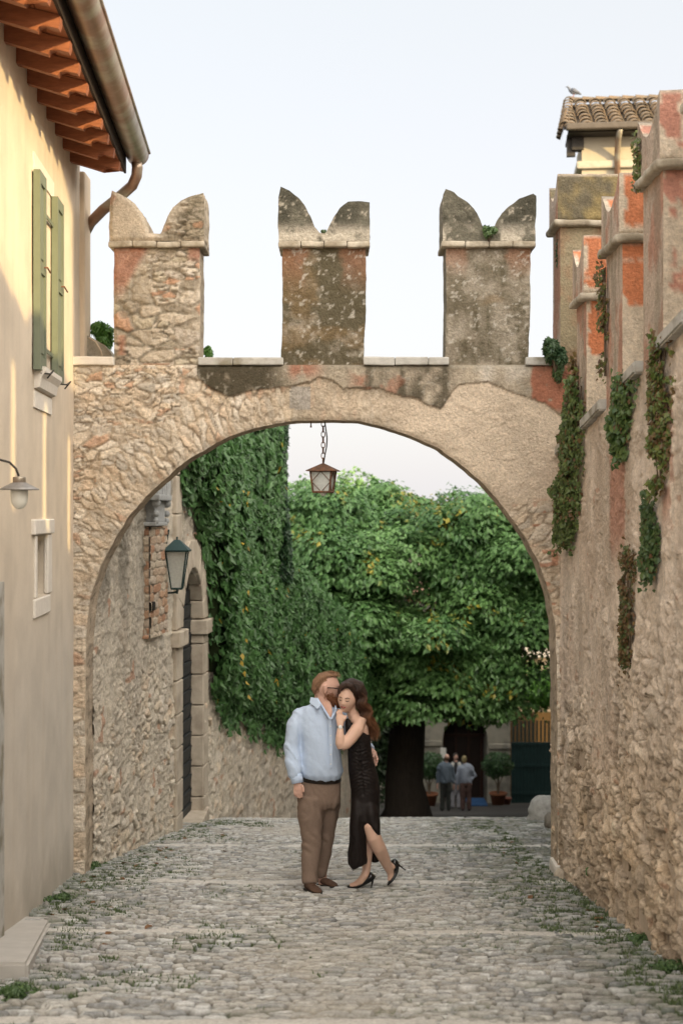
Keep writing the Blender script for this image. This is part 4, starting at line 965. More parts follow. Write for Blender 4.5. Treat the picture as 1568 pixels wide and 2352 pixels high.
# ivy on the long wall
ivy = empty('ivy', (-1.4, 21, -2), 'dense dark green ivy covering the left wall beyond the doorway, up past the arch crown', 'ivy')
IB = np.array([(17.0, .45), (17.6, .25), (18.2, -.15), (18.75, -.45), (18.95, -1.1), (19.05, -2.42), (21, -2.95), (23, -3.5), (25, -3.9), (27.5, -4.4), (33, -5.3)])   # lower edge by Y
IT = np.array([(17, .75), (17.35, .9), (17.8, 1.45), (22.7, 1.75), (22.9, -.3), (24, -.75), (26, -1.35), (28, -1.95), (30, -2.75), (31.5, -3.6), (33, -4.6)])
def ivy_pts(n):
    Y = 17.0 + 15.5 * rng.random(n) ** 1.25; lo = np.interp(Y, IB[:, 0], IB[:, 1]); hi = np.interp(Y, IT[:, 0], IT[:, 1])
    Z = -6 + 8.4 * rng.random(n)
    lo2 = lo + .35 * (fbm(Y * 1.6, Y * 0, 300) - .5) * 2 - .18 * (rng.random(n) ** 3) * 2; hi2 = hi + .3 * (fbm(Y * 2, Y * 0, 301) - .5)
    k = (Z > lo2) & (Z < hi2); Y, Z = Y[k], Z[k]; lo, hi = lo[k], hi[k]
    edge = np.minimum(np.minimum(Z - lo, hi - Z + .25) / .6, 1).clip(0.05, 1)
    b = fbm(Y * 1.4, Z * 1.2, 302); b2 = fbm(Y * 4, Z * 3.5, 303)
    th = (.12 + .26 * b + .16 * b2) * np.sqrt(edge) + .02
    return Y, Z, th, b2
Y, Z, th, b2 = ivy_pts(150000)
X = lwall(Y); dX = (lwall(Y + .1) - lwall(Y - .1)) / .2; nn = np.stack([np.ones_like(dX), -dX, 0 * dX], 1); nn /= np.linalg.norm(nn, axis=1, keepdims=True)
dep = th * (1 - .5 * rng.random(len(Y)) ** 2.5)
near = sst(24, 19, Y)
P = np.stack([X, Y, Z], 1) + nn * dep[:, None] + rnd(len(Y)) * .02
# the free upper end of the ivy curtain turns round the wall end
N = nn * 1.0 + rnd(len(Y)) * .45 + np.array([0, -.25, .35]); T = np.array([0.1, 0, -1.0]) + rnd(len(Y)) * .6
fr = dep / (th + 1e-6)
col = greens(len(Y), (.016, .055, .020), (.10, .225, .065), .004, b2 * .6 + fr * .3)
top = sst(.2, 1.2, Z) * sst(.35, .6, fbm(Y * 1.5, Z * 1.5, 309)); col = mix(col, C3(.12, .18, .045), top * 0); gap = fbm(Y * 5, Z * 5, 311) > .37; P, N, T, col, near = P[gap], N[gap], T[gap], col[gap], near[gap]; Y = Y[gap]
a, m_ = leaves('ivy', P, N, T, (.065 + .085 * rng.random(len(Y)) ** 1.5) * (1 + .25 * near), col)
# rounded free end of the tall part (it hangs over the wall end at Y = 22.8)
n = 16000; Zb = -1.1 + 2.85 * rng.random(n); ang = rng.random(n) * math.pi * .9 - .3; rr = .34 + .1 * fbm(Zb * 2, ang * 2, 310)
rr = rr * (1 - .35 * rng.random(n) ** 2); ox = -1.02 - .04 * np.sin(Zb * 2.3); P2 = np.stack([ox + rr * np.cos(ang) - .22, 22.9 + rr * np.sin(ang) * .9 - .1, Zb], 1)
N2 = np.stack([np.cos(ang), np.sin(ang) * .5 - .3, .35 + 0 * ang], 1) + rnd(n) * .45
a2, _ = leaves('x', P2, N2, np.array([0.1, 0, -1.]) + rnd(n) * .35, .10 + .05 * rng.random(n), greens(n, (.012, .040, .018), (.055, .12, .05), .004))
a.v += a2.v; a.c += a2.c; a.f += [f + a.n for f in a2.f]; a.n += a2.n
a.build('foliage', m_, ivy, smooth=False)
# yellow leaves and tendrils
n = 22; Yy = 17.9 + 1.9 * rng.random(n); Zy = -2.6 + 1.5 * rng.random(n); k = Zy > np.interp(Yy, IB[:, 0], IB[:, 1]); Yy, Zy = Yy[k], Zy[k]; n = len(Yy)
P3 = np.stack([lwall(Yy) + .47, Yy, Zy], 1); a, m_ = leaves('y', P3, np.array([1., -.6, .3]) + rnd(n) * .3, np.array([0, 0, -1.]) + rnd(n) * .4, .075 + .03 * rng.random(n), np.tile(C3(.42, .30, .05), (n, 1)))
o = a.build('yellow_leaves', m_, ivy, smooth=False); o['kind'] = 'stuff'
# dark backing sheet, painting the shade deep behind the leaves
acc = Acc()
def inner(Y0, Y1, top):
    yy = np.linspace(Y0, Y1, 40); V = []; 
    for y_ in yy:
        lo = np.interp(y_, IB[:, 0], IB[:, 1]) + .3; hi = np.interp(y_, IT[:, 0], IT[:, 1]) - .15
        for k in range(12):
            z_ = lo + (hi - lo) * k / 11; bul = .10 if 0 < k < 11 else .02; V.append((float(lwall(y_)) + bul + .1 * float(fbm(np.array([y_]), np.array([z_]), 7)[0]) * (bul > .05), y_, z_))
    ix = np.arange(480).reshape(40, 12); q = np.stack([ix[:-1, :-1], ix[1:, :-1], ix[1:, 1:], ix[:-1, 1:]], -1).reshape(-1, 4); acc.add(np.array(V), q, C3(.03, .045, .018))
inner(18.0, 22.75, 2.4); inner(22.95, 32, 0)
acc.build('dark_backing', M_plain, ivy)

# trees
def tree(name, label, group, trunk, crown_c, crown_r, nblob, nleaf, size, lo, hi, yellow=0.0, seed=1, droop=.5, limbs=6, blobr=(.5, 1.1), trunk_r=.5, cut=None, zmin=None, ylean=None, lowfill=.0):
    r_ = np.random.default_rng(seed); base = Vector(trunk)
    tt = base.lerp(Vector(crown_c), 1.0); tt.x = base.x + (crown_c[0] - base.x) * .25; t = empty(name, base, label, 'tree', group); cc = np.array(crown_c); cr = np.array(crown_r)
    mb = MB(); top = Vector(crown_c)
    mb.tube([base + Vector((0, 0, -.1)), base + Vector((.02, 0, .25)), base + Vector((-.03, 0, .9)), base.lerp(tt, .45), base.lerp(tt, .75)], [trunk_r * 1.35, trunk_r * 1.05, trunk_r * .9, trunk_r * .8, trunk_r * .5], 14)
    for k in range(limbs):
        an = 2 * math.pi * k / limbs + .4; e_ = Vector((cc[0] + cr[0] * .75 * math.cos(an), cc[1] + cr[1] * .7 * math.sin(an), cc[2] + cr[2] * r_.uniform(-.2, .6))); s0 = base.lerp(top, r_.uniform(.38, .7)); m1 = s0.lerp(e_, .5) + Vector((0, 0, .25))
        mb.tube([s0, m1, e_], [trunk_r * .4, trunk_r * .25, .04], 8)
    for v in mb.bm.verts:
        k = (fbm(np.array([v.co.x * 6]), np.array([v.co.z * 1.5 + v.co.y * 5]), 11)[0] - .5) * .25 * trunk_r; v.co.x += k; v.co.y += k
    mb.build('trunk', mat('bark_' + name, (.04, .032, .025), .95, var=.35, vscale=6, bump=.9, bscale=14, stretch=(3, 3, .6), bdist=.04), t, smooth=True)
    # blobs spread over the outer part of an ellipsoid
    d = r_.normal(size=(nblob, 3)); d /= np.linalg.norm(d, axis=1, keepdims=True); d[:, 1] = np.where(d[:, 1] > .35, -d[:, 1], d[:, 1])
    rad = r_.uniform(.25, 1.0, nblob) ** .6; d = np.sign(d) * np.abs(d) ** .78; bc = cc + d * cr * rad[:, None]; br = r_.uniform(*blobr, nblob)
    if zmin is not None: bc[:, 2] = np.maximum(bc[:, 2], zmin + br * .6)
    w = br ** 2; w /= w.sum(); ib = r_.choice(nblob, nleaf, p=w); q = r_.normal(size=(nleaf, 3)); q /= np.linalg.norm(q, axis=1, keepdims=True)
    q[:, 2] = np.where(q[:, 2] < -.35, -q[:, 2], q[:, 2]); rr = 1 - .45 * r_.random(nleaf) ** 2 + .14 * r_.normal(size=nleaf) * .7
    P = bc[ib] + q * br[ib][:, None] * rr[:, None] * np.array([1.0, 1.0, .8])
    clump = fbm(P[:, 0] * 3 + P[:, 1] * 2, P[:, 2] * 3, seed + 60); keep = clump > .36; 
    if cut is not None: keep &= cut(P)
    P, q, clump, ib = P[keep], q[keep], clump[keep], ib[keep]; n = len(P)
    N = q * .8 + r_.normal(size=(n, 3)) * .45 + np.array([0, 0, .8]); T = q * .6 + np.array([0, 0, -droop * 1.6]) + r_.normal(size=(n, 3)) * .35
    c = mix(C3(*lo), C3(*hi), np.clip(.5 * r_.random(n) + .5 * hsh(ib, ib * 0, seed), 0, 1)); 
    if yellow:
        # whole sprays turning yellow
        yk = sst(.60, .70, fbm(P[:, 0] * 1.5, P[:, 2] * 1.8, seed + 70)) * (r_.random(n) < yellow); c = mix(c, C3(.34, .30, .04), yk)
    a, m_ = leaves('f', P, N, T, size * (.7 + .6 * r_.random(n)), c); a.build('crown', m_, t, smooth=False)
    return t
tY = 33.0
def crown_gap(P):
    x = 784 + F * P[:, 0] / P[:, 1]; y = 1176 - F * P[:, 2] / P[:, 1]; w = 26 * (fbm(x * .03, y * .03, 71) - .5)
    return ~((x + w > 1196) & (y + w > 1482) & (y - w < 1618) & (rng.random(len(x)) < .93))
tree('lime_tree', 'huge broad leafy tree with a black trunk, filling the arch behind the couple', None, (1.48, tY, float(zg(tY)) - .05), (2.0, tY + .5, -2.25), (4.0, 3.4, 2.62), 190, 290000, .135, (.045, .125, .035), (.21, .39, .125), .22, 5, .6, 8, (.6, 1.15), .52, zmin=-5.45, cut=crown_gap)
tree('courtyard_tree', 'paler tree rising behind the left side of the big crown', 'trees beyond the courtyard', (-2.2, 42, float(zg(42))), (-1.6, 42, -1.6), (2.9, 2.2, 2.9), 50, 22000, .17, (.12, .24, .07), (.25, .40, .15), 0, 6, .4, 5, (.6, 1.1), .35)
tree('courtyard_tree', 'bright tree rising behind the big crown at the right edge of the arch', 'trees beyond the courtyard', (9.2, 47, float(zg(47))), (6.6, 46, -1.3), (2.4, 2, 2.4), 40, 16000, .18, (.10, .21, .06), (.20, .36, .12), 0, 7, .5, 5, (.6, 1.0), .3)
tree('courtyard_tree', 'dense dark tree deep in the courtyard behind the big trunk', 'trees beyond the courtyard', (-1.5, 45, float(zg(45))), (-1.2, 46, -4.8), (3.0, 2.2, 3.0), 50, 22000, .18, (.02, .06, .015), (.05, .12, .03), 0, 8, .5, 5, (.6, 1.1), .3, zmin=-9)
# bright shrub at the foot of the far villa
def shrub(name, label, c, r, n, size, lo, hi, seed, cat='shrub', stem=True, ratio=.6, group=None, mixy=0.0, flatback=None):
    r_ = np.random.default_rng(seed); c = np.array(c, float); r = np.array(r, float)
    t = empty(name, c - np.array([0, 0, r[2]]), label, cat, group)
    nb = max(5, int(n / 220)); d = r_.normal(size=(nb, 3)); d /= np.linalg.norm(d, axis=1, keepdims=True); bc = c + d * r * .62 * r_.random((nb, 1)) ** .4; ib = r_.integers(0, nb, n)
    q = r_.normal(size=(n, 3)); q /= np.linalg.norm(q, axis=1, keepdims=True); P = bc[ib] + q * r * .48 * (1 - .4 * r_.random((n, 1)) ** 2)
    N = q + r_.normal(size=(n, 3)) * .5 + np.array([0, 0, .4]); T = q * .7 + np.array([0, 0, -.5]) + r_.normal(size=(n, 3)) * .4
    cc = mix(C3(*lo), C3(*hi), r_.random(n)); y = r_.random(n) < mixy; cc[y] = C3(.30, .16, .05)
    a, m_ = leaves('f', P, N, T, size * (.7 + .6 * r_.random(n)), cc, ratio=ratio); a.build('foliage', m_, t, smooth=False)
    if stem:
        mb = MB()
        for k in range(7):
            e_ = bc[r_.integers(0, nb)]; mb.tube([c - np.array([0, 0, r[2] * .95]), (c + e_) / 2 - np.array([0, 0, r[2] * .3]), e_], [.012 + .02 * min(r), .01 + .012 * min(r), .004], 5)
        mb.build('stems', M_bark, t)
    return t
M_bark = mat('stem_bark', (.10, .075, .05), .9, var=.3, bump=.4)
shrub('shrub', 'bright green bush low at the right edge of the arch opening, below the far villa', pt(1232, 1575, 44), (1.0, .8, .85), 5200, .13, (.09, .24, .03), (.17, .38, .06), 21)
shrub('hedge', 'added dark-leaved hedge standing for the shaded gap between the end of the ivy wall and the big trunk', (0.75, 41, -6.6), (1.5, .8, 2.3), 9000, .16, (.015, .035, .012), (.03, .06, .02), 22)  # dark leaves added to paint the shade in this gap
# far villa glimpsed on the right
fv = empty('villa', (7.5, 56, -9), 'far beige villa with white balustrade glimpsed between the crown and the arch pier', 'house')
mb = MB(); a_ = pt(1130, 1560, 56); a_ = pt(1165, 1560, 56); mb.box((a_.x, 56, -10.6), (a_.x + 4, 60, -4.6)); mb.build('wall', mat('villa_wall', (.20, .17, .14), .9, var=.12), fv)
mb = MB(); c = pt(1215, 1480, 55.9); mb.box((c.x - .5, 55.8, c.z - .5), (c.x + 1.5, 55.99, c.z - .28), .02); mb.box((c.x - .5, 55.8, c.z + .2), (c.x + 1.5, 55.99, c.z + .3), .02)
for k in range(8): mb.lathe((c.x - .38 + k * .25, 55.9, 0), [(.05, c.z - .27), (.08, c.z - .15), (.04, c.z + .02), (.06, c.z + .19)], 8)
mb.build('balustrade', mat('white_render', (.42, .42, .42), .8), fv)
mb = MB(); mb.box((c.x - .4, 55.93, c.z - .25), (c.x + 1.4, 55.99, c.z + .15)); mb.build('window', M_dark, fv)

# courtyard building, gate
Yb = 50.0; gb = float(zg(Yb)); bp = lambda x, y, Y=Yb: pt(x, y, Y)
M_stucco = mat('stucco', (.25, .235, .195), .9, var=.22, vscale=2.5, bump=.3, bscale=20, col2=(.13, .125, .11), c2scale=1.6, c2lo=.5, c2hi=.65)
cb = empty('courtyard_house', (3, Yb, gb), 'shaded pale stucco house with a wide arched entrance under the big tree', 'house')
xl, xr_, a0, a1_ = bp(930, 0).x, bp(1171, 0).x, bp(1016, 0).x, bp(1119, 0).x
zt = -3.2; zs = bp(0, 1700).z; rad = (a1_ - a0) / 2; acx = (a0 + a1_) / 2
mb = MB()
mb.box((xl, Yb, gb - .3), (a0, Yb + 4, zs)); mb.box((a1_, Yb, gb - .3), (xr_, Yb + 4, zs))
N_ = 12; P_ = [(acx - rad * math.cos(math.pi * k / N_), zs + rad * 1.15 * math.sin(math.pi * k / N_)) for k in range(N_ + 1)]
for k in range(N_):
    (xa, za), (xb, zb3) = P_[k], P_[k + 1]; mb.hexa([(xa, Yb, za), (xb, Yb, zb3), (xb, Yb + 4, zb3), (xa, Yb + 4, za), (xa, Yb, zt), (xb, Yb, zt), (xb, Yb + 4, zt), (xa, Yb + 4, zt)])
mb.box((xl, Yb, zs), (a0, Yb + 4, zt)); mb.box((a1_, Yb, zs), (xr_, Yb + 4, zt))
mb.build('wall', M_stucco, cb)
mb = MB(); mb.box((xl, Yb + .02, zt), (xr_ + .2, Yb + 4, zt + .25)); mb.hexa([(xl - .3, Yb - .4, zt + .26), (xr_ + .3, Yb - .4, zt + .26), (xr_ + .3, Yb + 4, zt + .5), (xl - .3, Yb + 4, zt + .5), (xl - .3, Yb - .4, zt + .4), (xr_ + .3, Yb - .4, zt + .4), (xr_ + .3, Yb + 4, zt + .65), (xl - .3, Yb + 4, zt + .65)])
mb.build('roof', mat('far_roof', (.25, .15, .10), .9, var=.3), cb)
for xa, xb, yc in ((952, 1012, 1706), (1121, 1171, 1713)):
    mb = MB(); u, v = bp(xa, yc + 6), bp(xb, yc - 5); mb.box((u.x, Yb - .1, u.z), (v.x, Yb + .03, v.z), .015); mb.build('cornice', M_stucco, cb)
mb = MB(); u, v = bp(969, 1767), bp(997, 1741); mb.box((u.x, Yb - .02, u.z), (v.x, Yb - .004, v.z)); mb.build('window', mat('dark_pane', (.03, .018, .012), .3), cb)
mb = MB(); u, v = bp(962, 1720), bp(1010, 1738); 
for xx in (962, 1003): 
    p0, p1 = bp(xx, 1844), bp(xx + 6, 1718); mb.box((p0.x, Yb - .06, p0.z), (p1.x, Yb + .02, p1.z), .01)
mb.build('pilaster', M_stucco, cb)
mb = MB(); mb.box((a0 + .02, Yb + 1.2, gb - .2), (a1_ - .02, Yb + 1.26, zt - .1)); d_ = mb.build('entrance_door', mat('dark_red_wood', (.018, .010, .008), .6, var=.3, vscale=4), cb)
mb = MB()
for k in range(4):
    xx = a0 + .1 + k * (a1_ - a0 - .2) / 3; mb.box((xx - .04, Yb + 1.13, gb), (xx + .04, Yb + 1.19, zs + .5))
mb.box((a0, Yb + 1.11, zs - .05), (a1_, Yb + 1.19, zs + .05)); mb.build('door_frame', mat('brown_frame', (.035, .015, .01), .6), d_)
mb = MB(); u, v = bp(1011, 1741, 49.5), bp(1024, 1718, 49.5); mb.box((u.x, 49.48, u.z), (v.x, 49.52, v.z)); mb.box((u.x + .06, 49.49, gb), (u.x + .10, 49.51, u.z)); tag(mb.build('notice_board', mat('paper_white', (.62, .62, .58), .8, bump=0)), 'small white notice on a post at the left of the dark arched entrance', 'sign')
gt_ = empty('green_gate', (5.5, Yb, gb), 'dark teal boarded wooden gate with upright slats on top, right of the courtyard house', 'gate')
M_teal = mat('teal_paint', (.008, .026, .026), .6, var=.25, vscale=5, bump=.2)
mb = MB(); u, v = bp(1173, 1846), bp(1300, 1704); nb = 16
for k in range(nb):
    xa = u.x + (v.x - u.x) * k / nb; mb.box((xa, Yb - .03, gb - .1), (xa + (v.x - u.x) / nb - .012, Yb, v.z))
mb.box((u.x, Yb + .004, gb - .1), (v.x, Yb + .04, v.z - .01))
mb.build('boards', M_teal, gt_)
mb = MB()
for y_ in (1708, 1758, 1822): z_ = bp(0, y_).z; mb.box((u.x, Yb - .06, z_ - .05), (v.x, Yb - .031, z_ + .05))
mb.build('rail', M_teal, gt_)
mb = MB(); z0, z1 = bp(0, 1703).z, bp(0, 1655).z
for k in range(14):
    xa = u.x + (v.x - u.x) * (k + .3) / 14; mb.box((xa, Yb - .02, z0), (xa + .06, Yb - .002, z1))
mb.build('slats', M_teal, gt_)
mb = MB(); mb.box((u.x, 51.5, gb - .2), (u.x + 8, 51.7, bp(0, 1650).z)); tag(mb.build('ochre_wall', mat('ochre', (.075, .045, .018), .9, var=.2)), 'ochre wall behind the slats of the teal gate', 'wall')
# garden wall and hedge closing the courtyard on the left
mb = MB(); mb.box((-6, 50.5, gb - .3), (xl - .02, 51, gb + 2.4)); tag(mb.build('garden_wall', M_stucco), 'dim pale garden wall behind the black trunk at the left of the courtyard', 'wall')
# potted plants
def potted(x, y, Yp, label, s=1.0, seed=1):
    b = pt(x, y, Yp); b.z = float(zg(Yp)) + .01
    t = empty('potted_plant', b, label, 'potted plant', 'potted plants by the courtyard entrance')
    mb = MB(); mb.lathe(b, [(.20 * s, 0), (.27 * s, .36 * s), (.31 * s, .37 * s), (.31 * s, .43 * s), (.26 * s, .43 * s), (.25 * s, .38 * s), (.001, .37 * s)], 20); mb.build('pot', mat('terracotta', (.17, .065, .03), .8, var=.2, bump=.2), t, smooth=True)
    r_ = np.random.default_rng(seed); n = int(2200 * s); c = np.array(b) + np.array([0, 0, 1.35 * s]); q = r_.normal(size=(n, 3)); q /= np.linalg.norm(q, axis=1, keepdims=True)
    P = c + q * np.array([.55, .5, .48]) * s * (1 - .5 * r_.random((n, 1)) ** 2) * (.7 + .5 * fbm(q[:, 0] * 3, q[:, 2] * 3, seed))[:, None]
    a, m_ = leaves('f', P, q + r_.normal(size=(n, 3)) * .5, q + np.array([0, 0, -.4]), .09 * s * (.7 + .6 * r_.random(n)), mix(C3(.02, .06, .02), C3(.06, .13, .04), r_.random(n))); a.build('foliage', m_, t, smooth=False)
    mb = MB()
    for k in range(4): mb.tube([b + Vector((0, 0, .37 * s)), b + Vector((.04 * math.cos(k * 1.6), .04 * math.sin(k * 1.6), .7 * s)), b + Vector((.25 * s * math.cos(k * 1.6), .2 * s * math.sin(k * 1.6), 1.2 * s))], [.025 * s, .02 * s, .01], 6)
    mb.build('stems', M_bark, t)
potted(1143, 1850, 48.2, 'potted plant in terracotta at the right side of the dark entrance', 1.0, 3)
potted(985, 1850, 47.5, 'potted plant beside the big trunk, left of the entrance', 1.0, 4)
mb = MB(); b = pt(1163, 1850, 48.6); b.z = float(zg(48.6)); mb.lathe(b, [(.10, 0), (.15, .2), (.17, .21), (.17, .25), (.13, .25), (.001, .2)], 16); tag(mb.build('flower_pot', mat('old_clay', (.16, .06, .04), .8), smooth=True), 'small dark clay pot at the gate corner, right of the large planter', 'pot')
mb = MB(); u, v = pt(1076, 1851, 47.3), pt(1104, 1843, 48.6); mb.box((u.x, 47.3, float(zg(48)) + .03), (v.x + .1, 48.5, float(zg(48)) + .16), .01); tag(mb.build('doormat', mat('blue_mat', (.012, .05, .13), .8)), 'blue mat on the ground before the dark arched entrance', 'mat')
# boulders on the right beyond the arch
def rock(name, c, r, label, seed, col=(.36, .355, .335)):
    mb = MB(); mb.ball(c, r, 4)
    for v in mb.bm.verts:
        d = v.co - Vector(c); k = 1 + .35 * (fbm(np.array([d.x * 3 / r[0] + d.y]), np.array([d.z * 3 / r[2] + d.y]), seed)[0] - .5) + .12 * (fbm(np.array([d.x * 14 + d.y * 9]), np.array([d.z * 14]), seed + 3)[0] - .5); v.co = Vector(c) + d * k
    tag(mb.build(name, mat('rock_' + str(seed), col, .9, var=.3, vscale=14, bump=.8, bscale=20), smooth=True), label, 'rock')
c = pt(1252, 1868, 18.9); rock('boulder', (c.x, c.y, float(zg(18.9)) + .10), (.24, .25, .26), 'pale rounded boulder just beyond the right pier of the arch', 31)
c = pt(1258, 1895, 17.3); rock('kerb_stone', (c.x + .02, 17.3, float(zg(17.3)) + .08), (.07, .12, .13), 'small dark upright stone below the boulder by the right pier', 33, (.20, .18, .15))
c = pt(1288, 2012, 12.4); rock('footing_boulder', (1.93, 12.5, float(zg(12.5)) + .03), (.07, .10, .07), 'small rounded stone at the foot of the right pier', 34, (.44, .38, .30))

# tower house on the right skyline
Yt = 28.0; tp = lambda x, y, Y=Yt: pt(x, y, Y)
th_ = empty('tower_house', (6, 29, 5), 'cream tower house with an old clay-tile hipped roof rising behind the red wall', 'house')
xw = tp(1329, 0).x; ze = tp(0, 300).z; Yw = Yt + .45
mb = MB(); mb.box((xw + .08, Yw, -8), (xw + 4.2, Yw + 1.7, ze)); mb.build('wall', mat('tower_plaster', (.42, .375, .29), .92, var=.1, vscale=2, bump=.3, bscale=20, col2=(.33, .29, .22), c2scale=1.5, c2lo=.45, c2hi=.7), th_)
mb = MB(); z_ = tp(0, 367).z; mb.box((xw - .03, Yw - .10, z_ - .09), (xw + 4.3, Yw + 1.8, z_ + .07), .04); mb.build('cornice', mat('tower_cornice', (.40, .37, .30), .9, var=.2), th_)
x0 = tp(1293, 0).x; x1 = x0 + 4.6; y1_ = Yt + 2.6; zr = ze + 1.25
mb = MB(); mb.hexa([(x0 + .1, Yt + .05, ze - .02), (x1, Yt + .05, ze - .02), (x1, Yt + 1.2, ze - .02), (x0 + .1, Yt + 1.2, ze - .02), (x0 + .1, Yt + .05, ze + .04), (x1, Yt + .05, ze + .04), (x1, Yt + 1.2, ze + .04), (x0 + .1, Yt + 1.2, ze + .04)]); mb.build('eaves', M_iron, th_)
mb = MB(); M_tile = mat('old_clay_tile', (.17, .125, .085), .92, var=.35, vscale=7, bump=.5, bscale=30, col2=(.13, .11, .085), c2scale=5, c2lo=.42, c2hi=.62)
ncol = 15; pitch = (x1 - x0) / ncol; nrow = 8
def tile(p0, p1, side, r0, r1):
    ax = (p1 - p0).normalized(); upv = side.cross(ax); upv = upv if upv.z > 0 else -upv; n_ = 7; rings = []
    for p, r in ((p0, r0), (p1, r1)):
        rings.append([mb.bm.verts.new(p + side * (r * math.cos(math.pi * k / n_)) + upv * (r * .75 * math.sin(math.pi * k / n_))) for k in range(n_ + 1)])
        rings.append([mb.bm.verts.new(p + side * ((r - .02) * math.cos(math.pi * k / n_)) + upv * ((r - .02) * .75 * math.sin(math.pi * k / n_))) for k in range(n_ + 1)])
    o0, i0, o1, i1 = rings
    for k in range(n_):
        mb.bm.faces.new((o0[k], o0[k + 1], o1[k + 1], o1[k])); mb.bm.faces.new((i0[k + 1], i0[k], i1[k], i1[k + 1])); mb.bm.faces.new((o0[k + 1], o0[k], i0[k], i0[k + 1]))
hipw = .25
for c_ in range(ncol):
    xx = x0 + pitch * (c_ + .5)
    for r_i in range(nrow):
        t0, t1 = r_i / nrow, (r_i + 1.25) / nrow
        if xx < x0 + hipw * t0 * 1.0: continue
        jx_ = random.uniform(-.012, .012)
        p0 = Vector((xx + jx_, Yt - .05 + (y1_ - Yt) * t0, ze + .06 + (zr - ze) * t0 + random.uniform(0, .02))); p1 = Vector((xx + jx_, Yt - .05 + (y1_ - Yt) * t1, ze + .05 + (zr - ze) * t1 - .02))
        tile(p0, p1, Vector((1, 0, 0)), .135, .115)
for r_i in range(9):   # hip ridge
    t0, t1 = r_i / 9, (r_i + 1.2) / 9; h0 = Vector((x0 + .02, Yt, ze + .08)); h1 = Vector((x0 + hipw, y1_, zr + .1)); p0, p1 = h0.lerp(h1, t0), h0.lerp(h1, t1); tile(p0 + Vector((0, 0, .03)), p1, Vector((.95, -.28, 0)).normalized(), .12, .10)
for r_i in range(7):
    for c_ in range(3):
        yy_ = Yt + .15 + c_ * .30; t0, t1 = r_i / 7, (r_i + 1.2) / 7; p0 = Vector((x0 - .02 + hipw * t0, yy_ + 0 * t0, ze + .05 + (zr - ze) * t0)); p1 = Vector((x0 + hipw * t1, yy_, ze + .03 + (zr - ze) * t1)); 
        if yy_ > Yt + (y1_ - Yt) * t0: tile(p0, p1, Vector((0, 1, 0)), .13, .11)
for c_ in range(15): tile(Vector((x0 + hipw + c_ * .28, y1_, zr + .08)), Vector((x0 + hipw + c_ * .28 + .34, y1_, zr + .06)), Vector((0, 1, 0)), .12, .10)
mb.bm.faces.new([mb.bm.verts.new(v) for v in ((x0, Yt, ze + .02), (x1, Yt, ze + .02), (x1, y1_, zr), (x0 + hipw, y1_, zr))])
mb.bm.faces.new([mb.bm.verts.new(v) for v in ((x0, Yt, ze + .02), (x0 + hipw, y1_, zr), (x0 + hipw, y1_ + .1, zr), (x0, Yt + 1.1, ze + .02))])
mb.build('tiled_roof', M_tile, th_)
mb = MB(); mb.box((tp(1298, 0).x, Yt - .20, tp(0, 303).z), (x1, Yt - .06, tp(0, 287).z), .03); mb.build('gutter', mat('dull_copper', (.09, .075, .06), .5, metal=.5, var=.2), th_)
mb = MB(); q0 = tp(1421, 300); mb.tube([(q0.x, Yt - .1, q0.z), (q0.x - .02, Yt + .1, q0.z - .15), (q0.x - .02, Yt + .33, q0.z - .4), (q0.x - .03, Yt + .33, -5)], .06, 10); mb.build('downpipe', M_copper, th_, smooth=True)
mb = MB(); u = tp(1304, 306); mb.box((u.x, Yt + .5, u.z - .32), (u.x + .17, Yt + .62, u.z + .1)); mb.box((u.x + .1, Yt + .4, u.z - .22), (u.x + .33, Yt + .62, u.z + .1)); mb.build('corbel', M_iron, th_)

Mr = Matrix.Translation((xw, Yt, 0)) @ Matrix.Rotation(R(-6), 4, 'Z') @ Matrix.Translation((-xw, -Yt, 0)); th_.matrix_world = Mr @ Matrix.Translation((6, 29, 5))
# pigeon on the roof corner
pb_ = tp(1318, 222, 28.6); z0 = 0
pg = MB(); sc_ = 1.0; cx, cy, cz = tp(1316, 209, 30.5)
def pp(dx, dz, dy=0): return Vector((cx + dx, cy + dy, cz + dz))
pg.loft([pp(-.155, .085), pp(-.135, .088), pp(-.115, .085), pp(-.095, .055), pp(-.07, .02), pp(-.02, -.01), pp(.04, -.025), pp(.09, -.04), pp(.15, -.065), pp(.17, -.075)], [(.006, .006), (.022, .02), (.024, .022), (.026, .025), (.045, .045), (.062, .055), (.055, .05), (.035, .035), (.018, .03), (.012, .025)], 12)
pgn = empty('pigeon', (cx, cy, cz - .11), 'grey pigeon perched on the hip of the tower roof', 'bird')
pg.build('body', mat('grey_feathers', (.13, .145, .175), .7, var=.25, vscale=18, bump=.2), pgn, voxel=.012, sm=3)
mb = MB(); mb.tube([pp(-.150, .086), pp(-.178, .078)], [.007, .002], 6); mb.build('beak', M_iron, pgn)
for dy in (-.02, .02):
    mb = MB(); mb.tube([pp(0, -.06, dy), pp(.005, -.115, dy)], .006, 6); mb.tube([pp(.005, -.115, dy), pp(-.03, -.12, dy)], .004, 6); mb.build('leg', mat('pink_leg', (.3, .12, .1), .7), pgn)
mb = MB(); mb.loft([pp(-.05, .02, -.05), pp(0, .005, -.06), pp(.06, -.02, -.05), (pp(.13, -.05, -.03))], [(.03, .008), (.04, .01), (.03, .009), (.01, .006)], 10); mb.build('wing', mat('wing_feathers', (.10, .11, .14), .7), pgn, smooth=True)

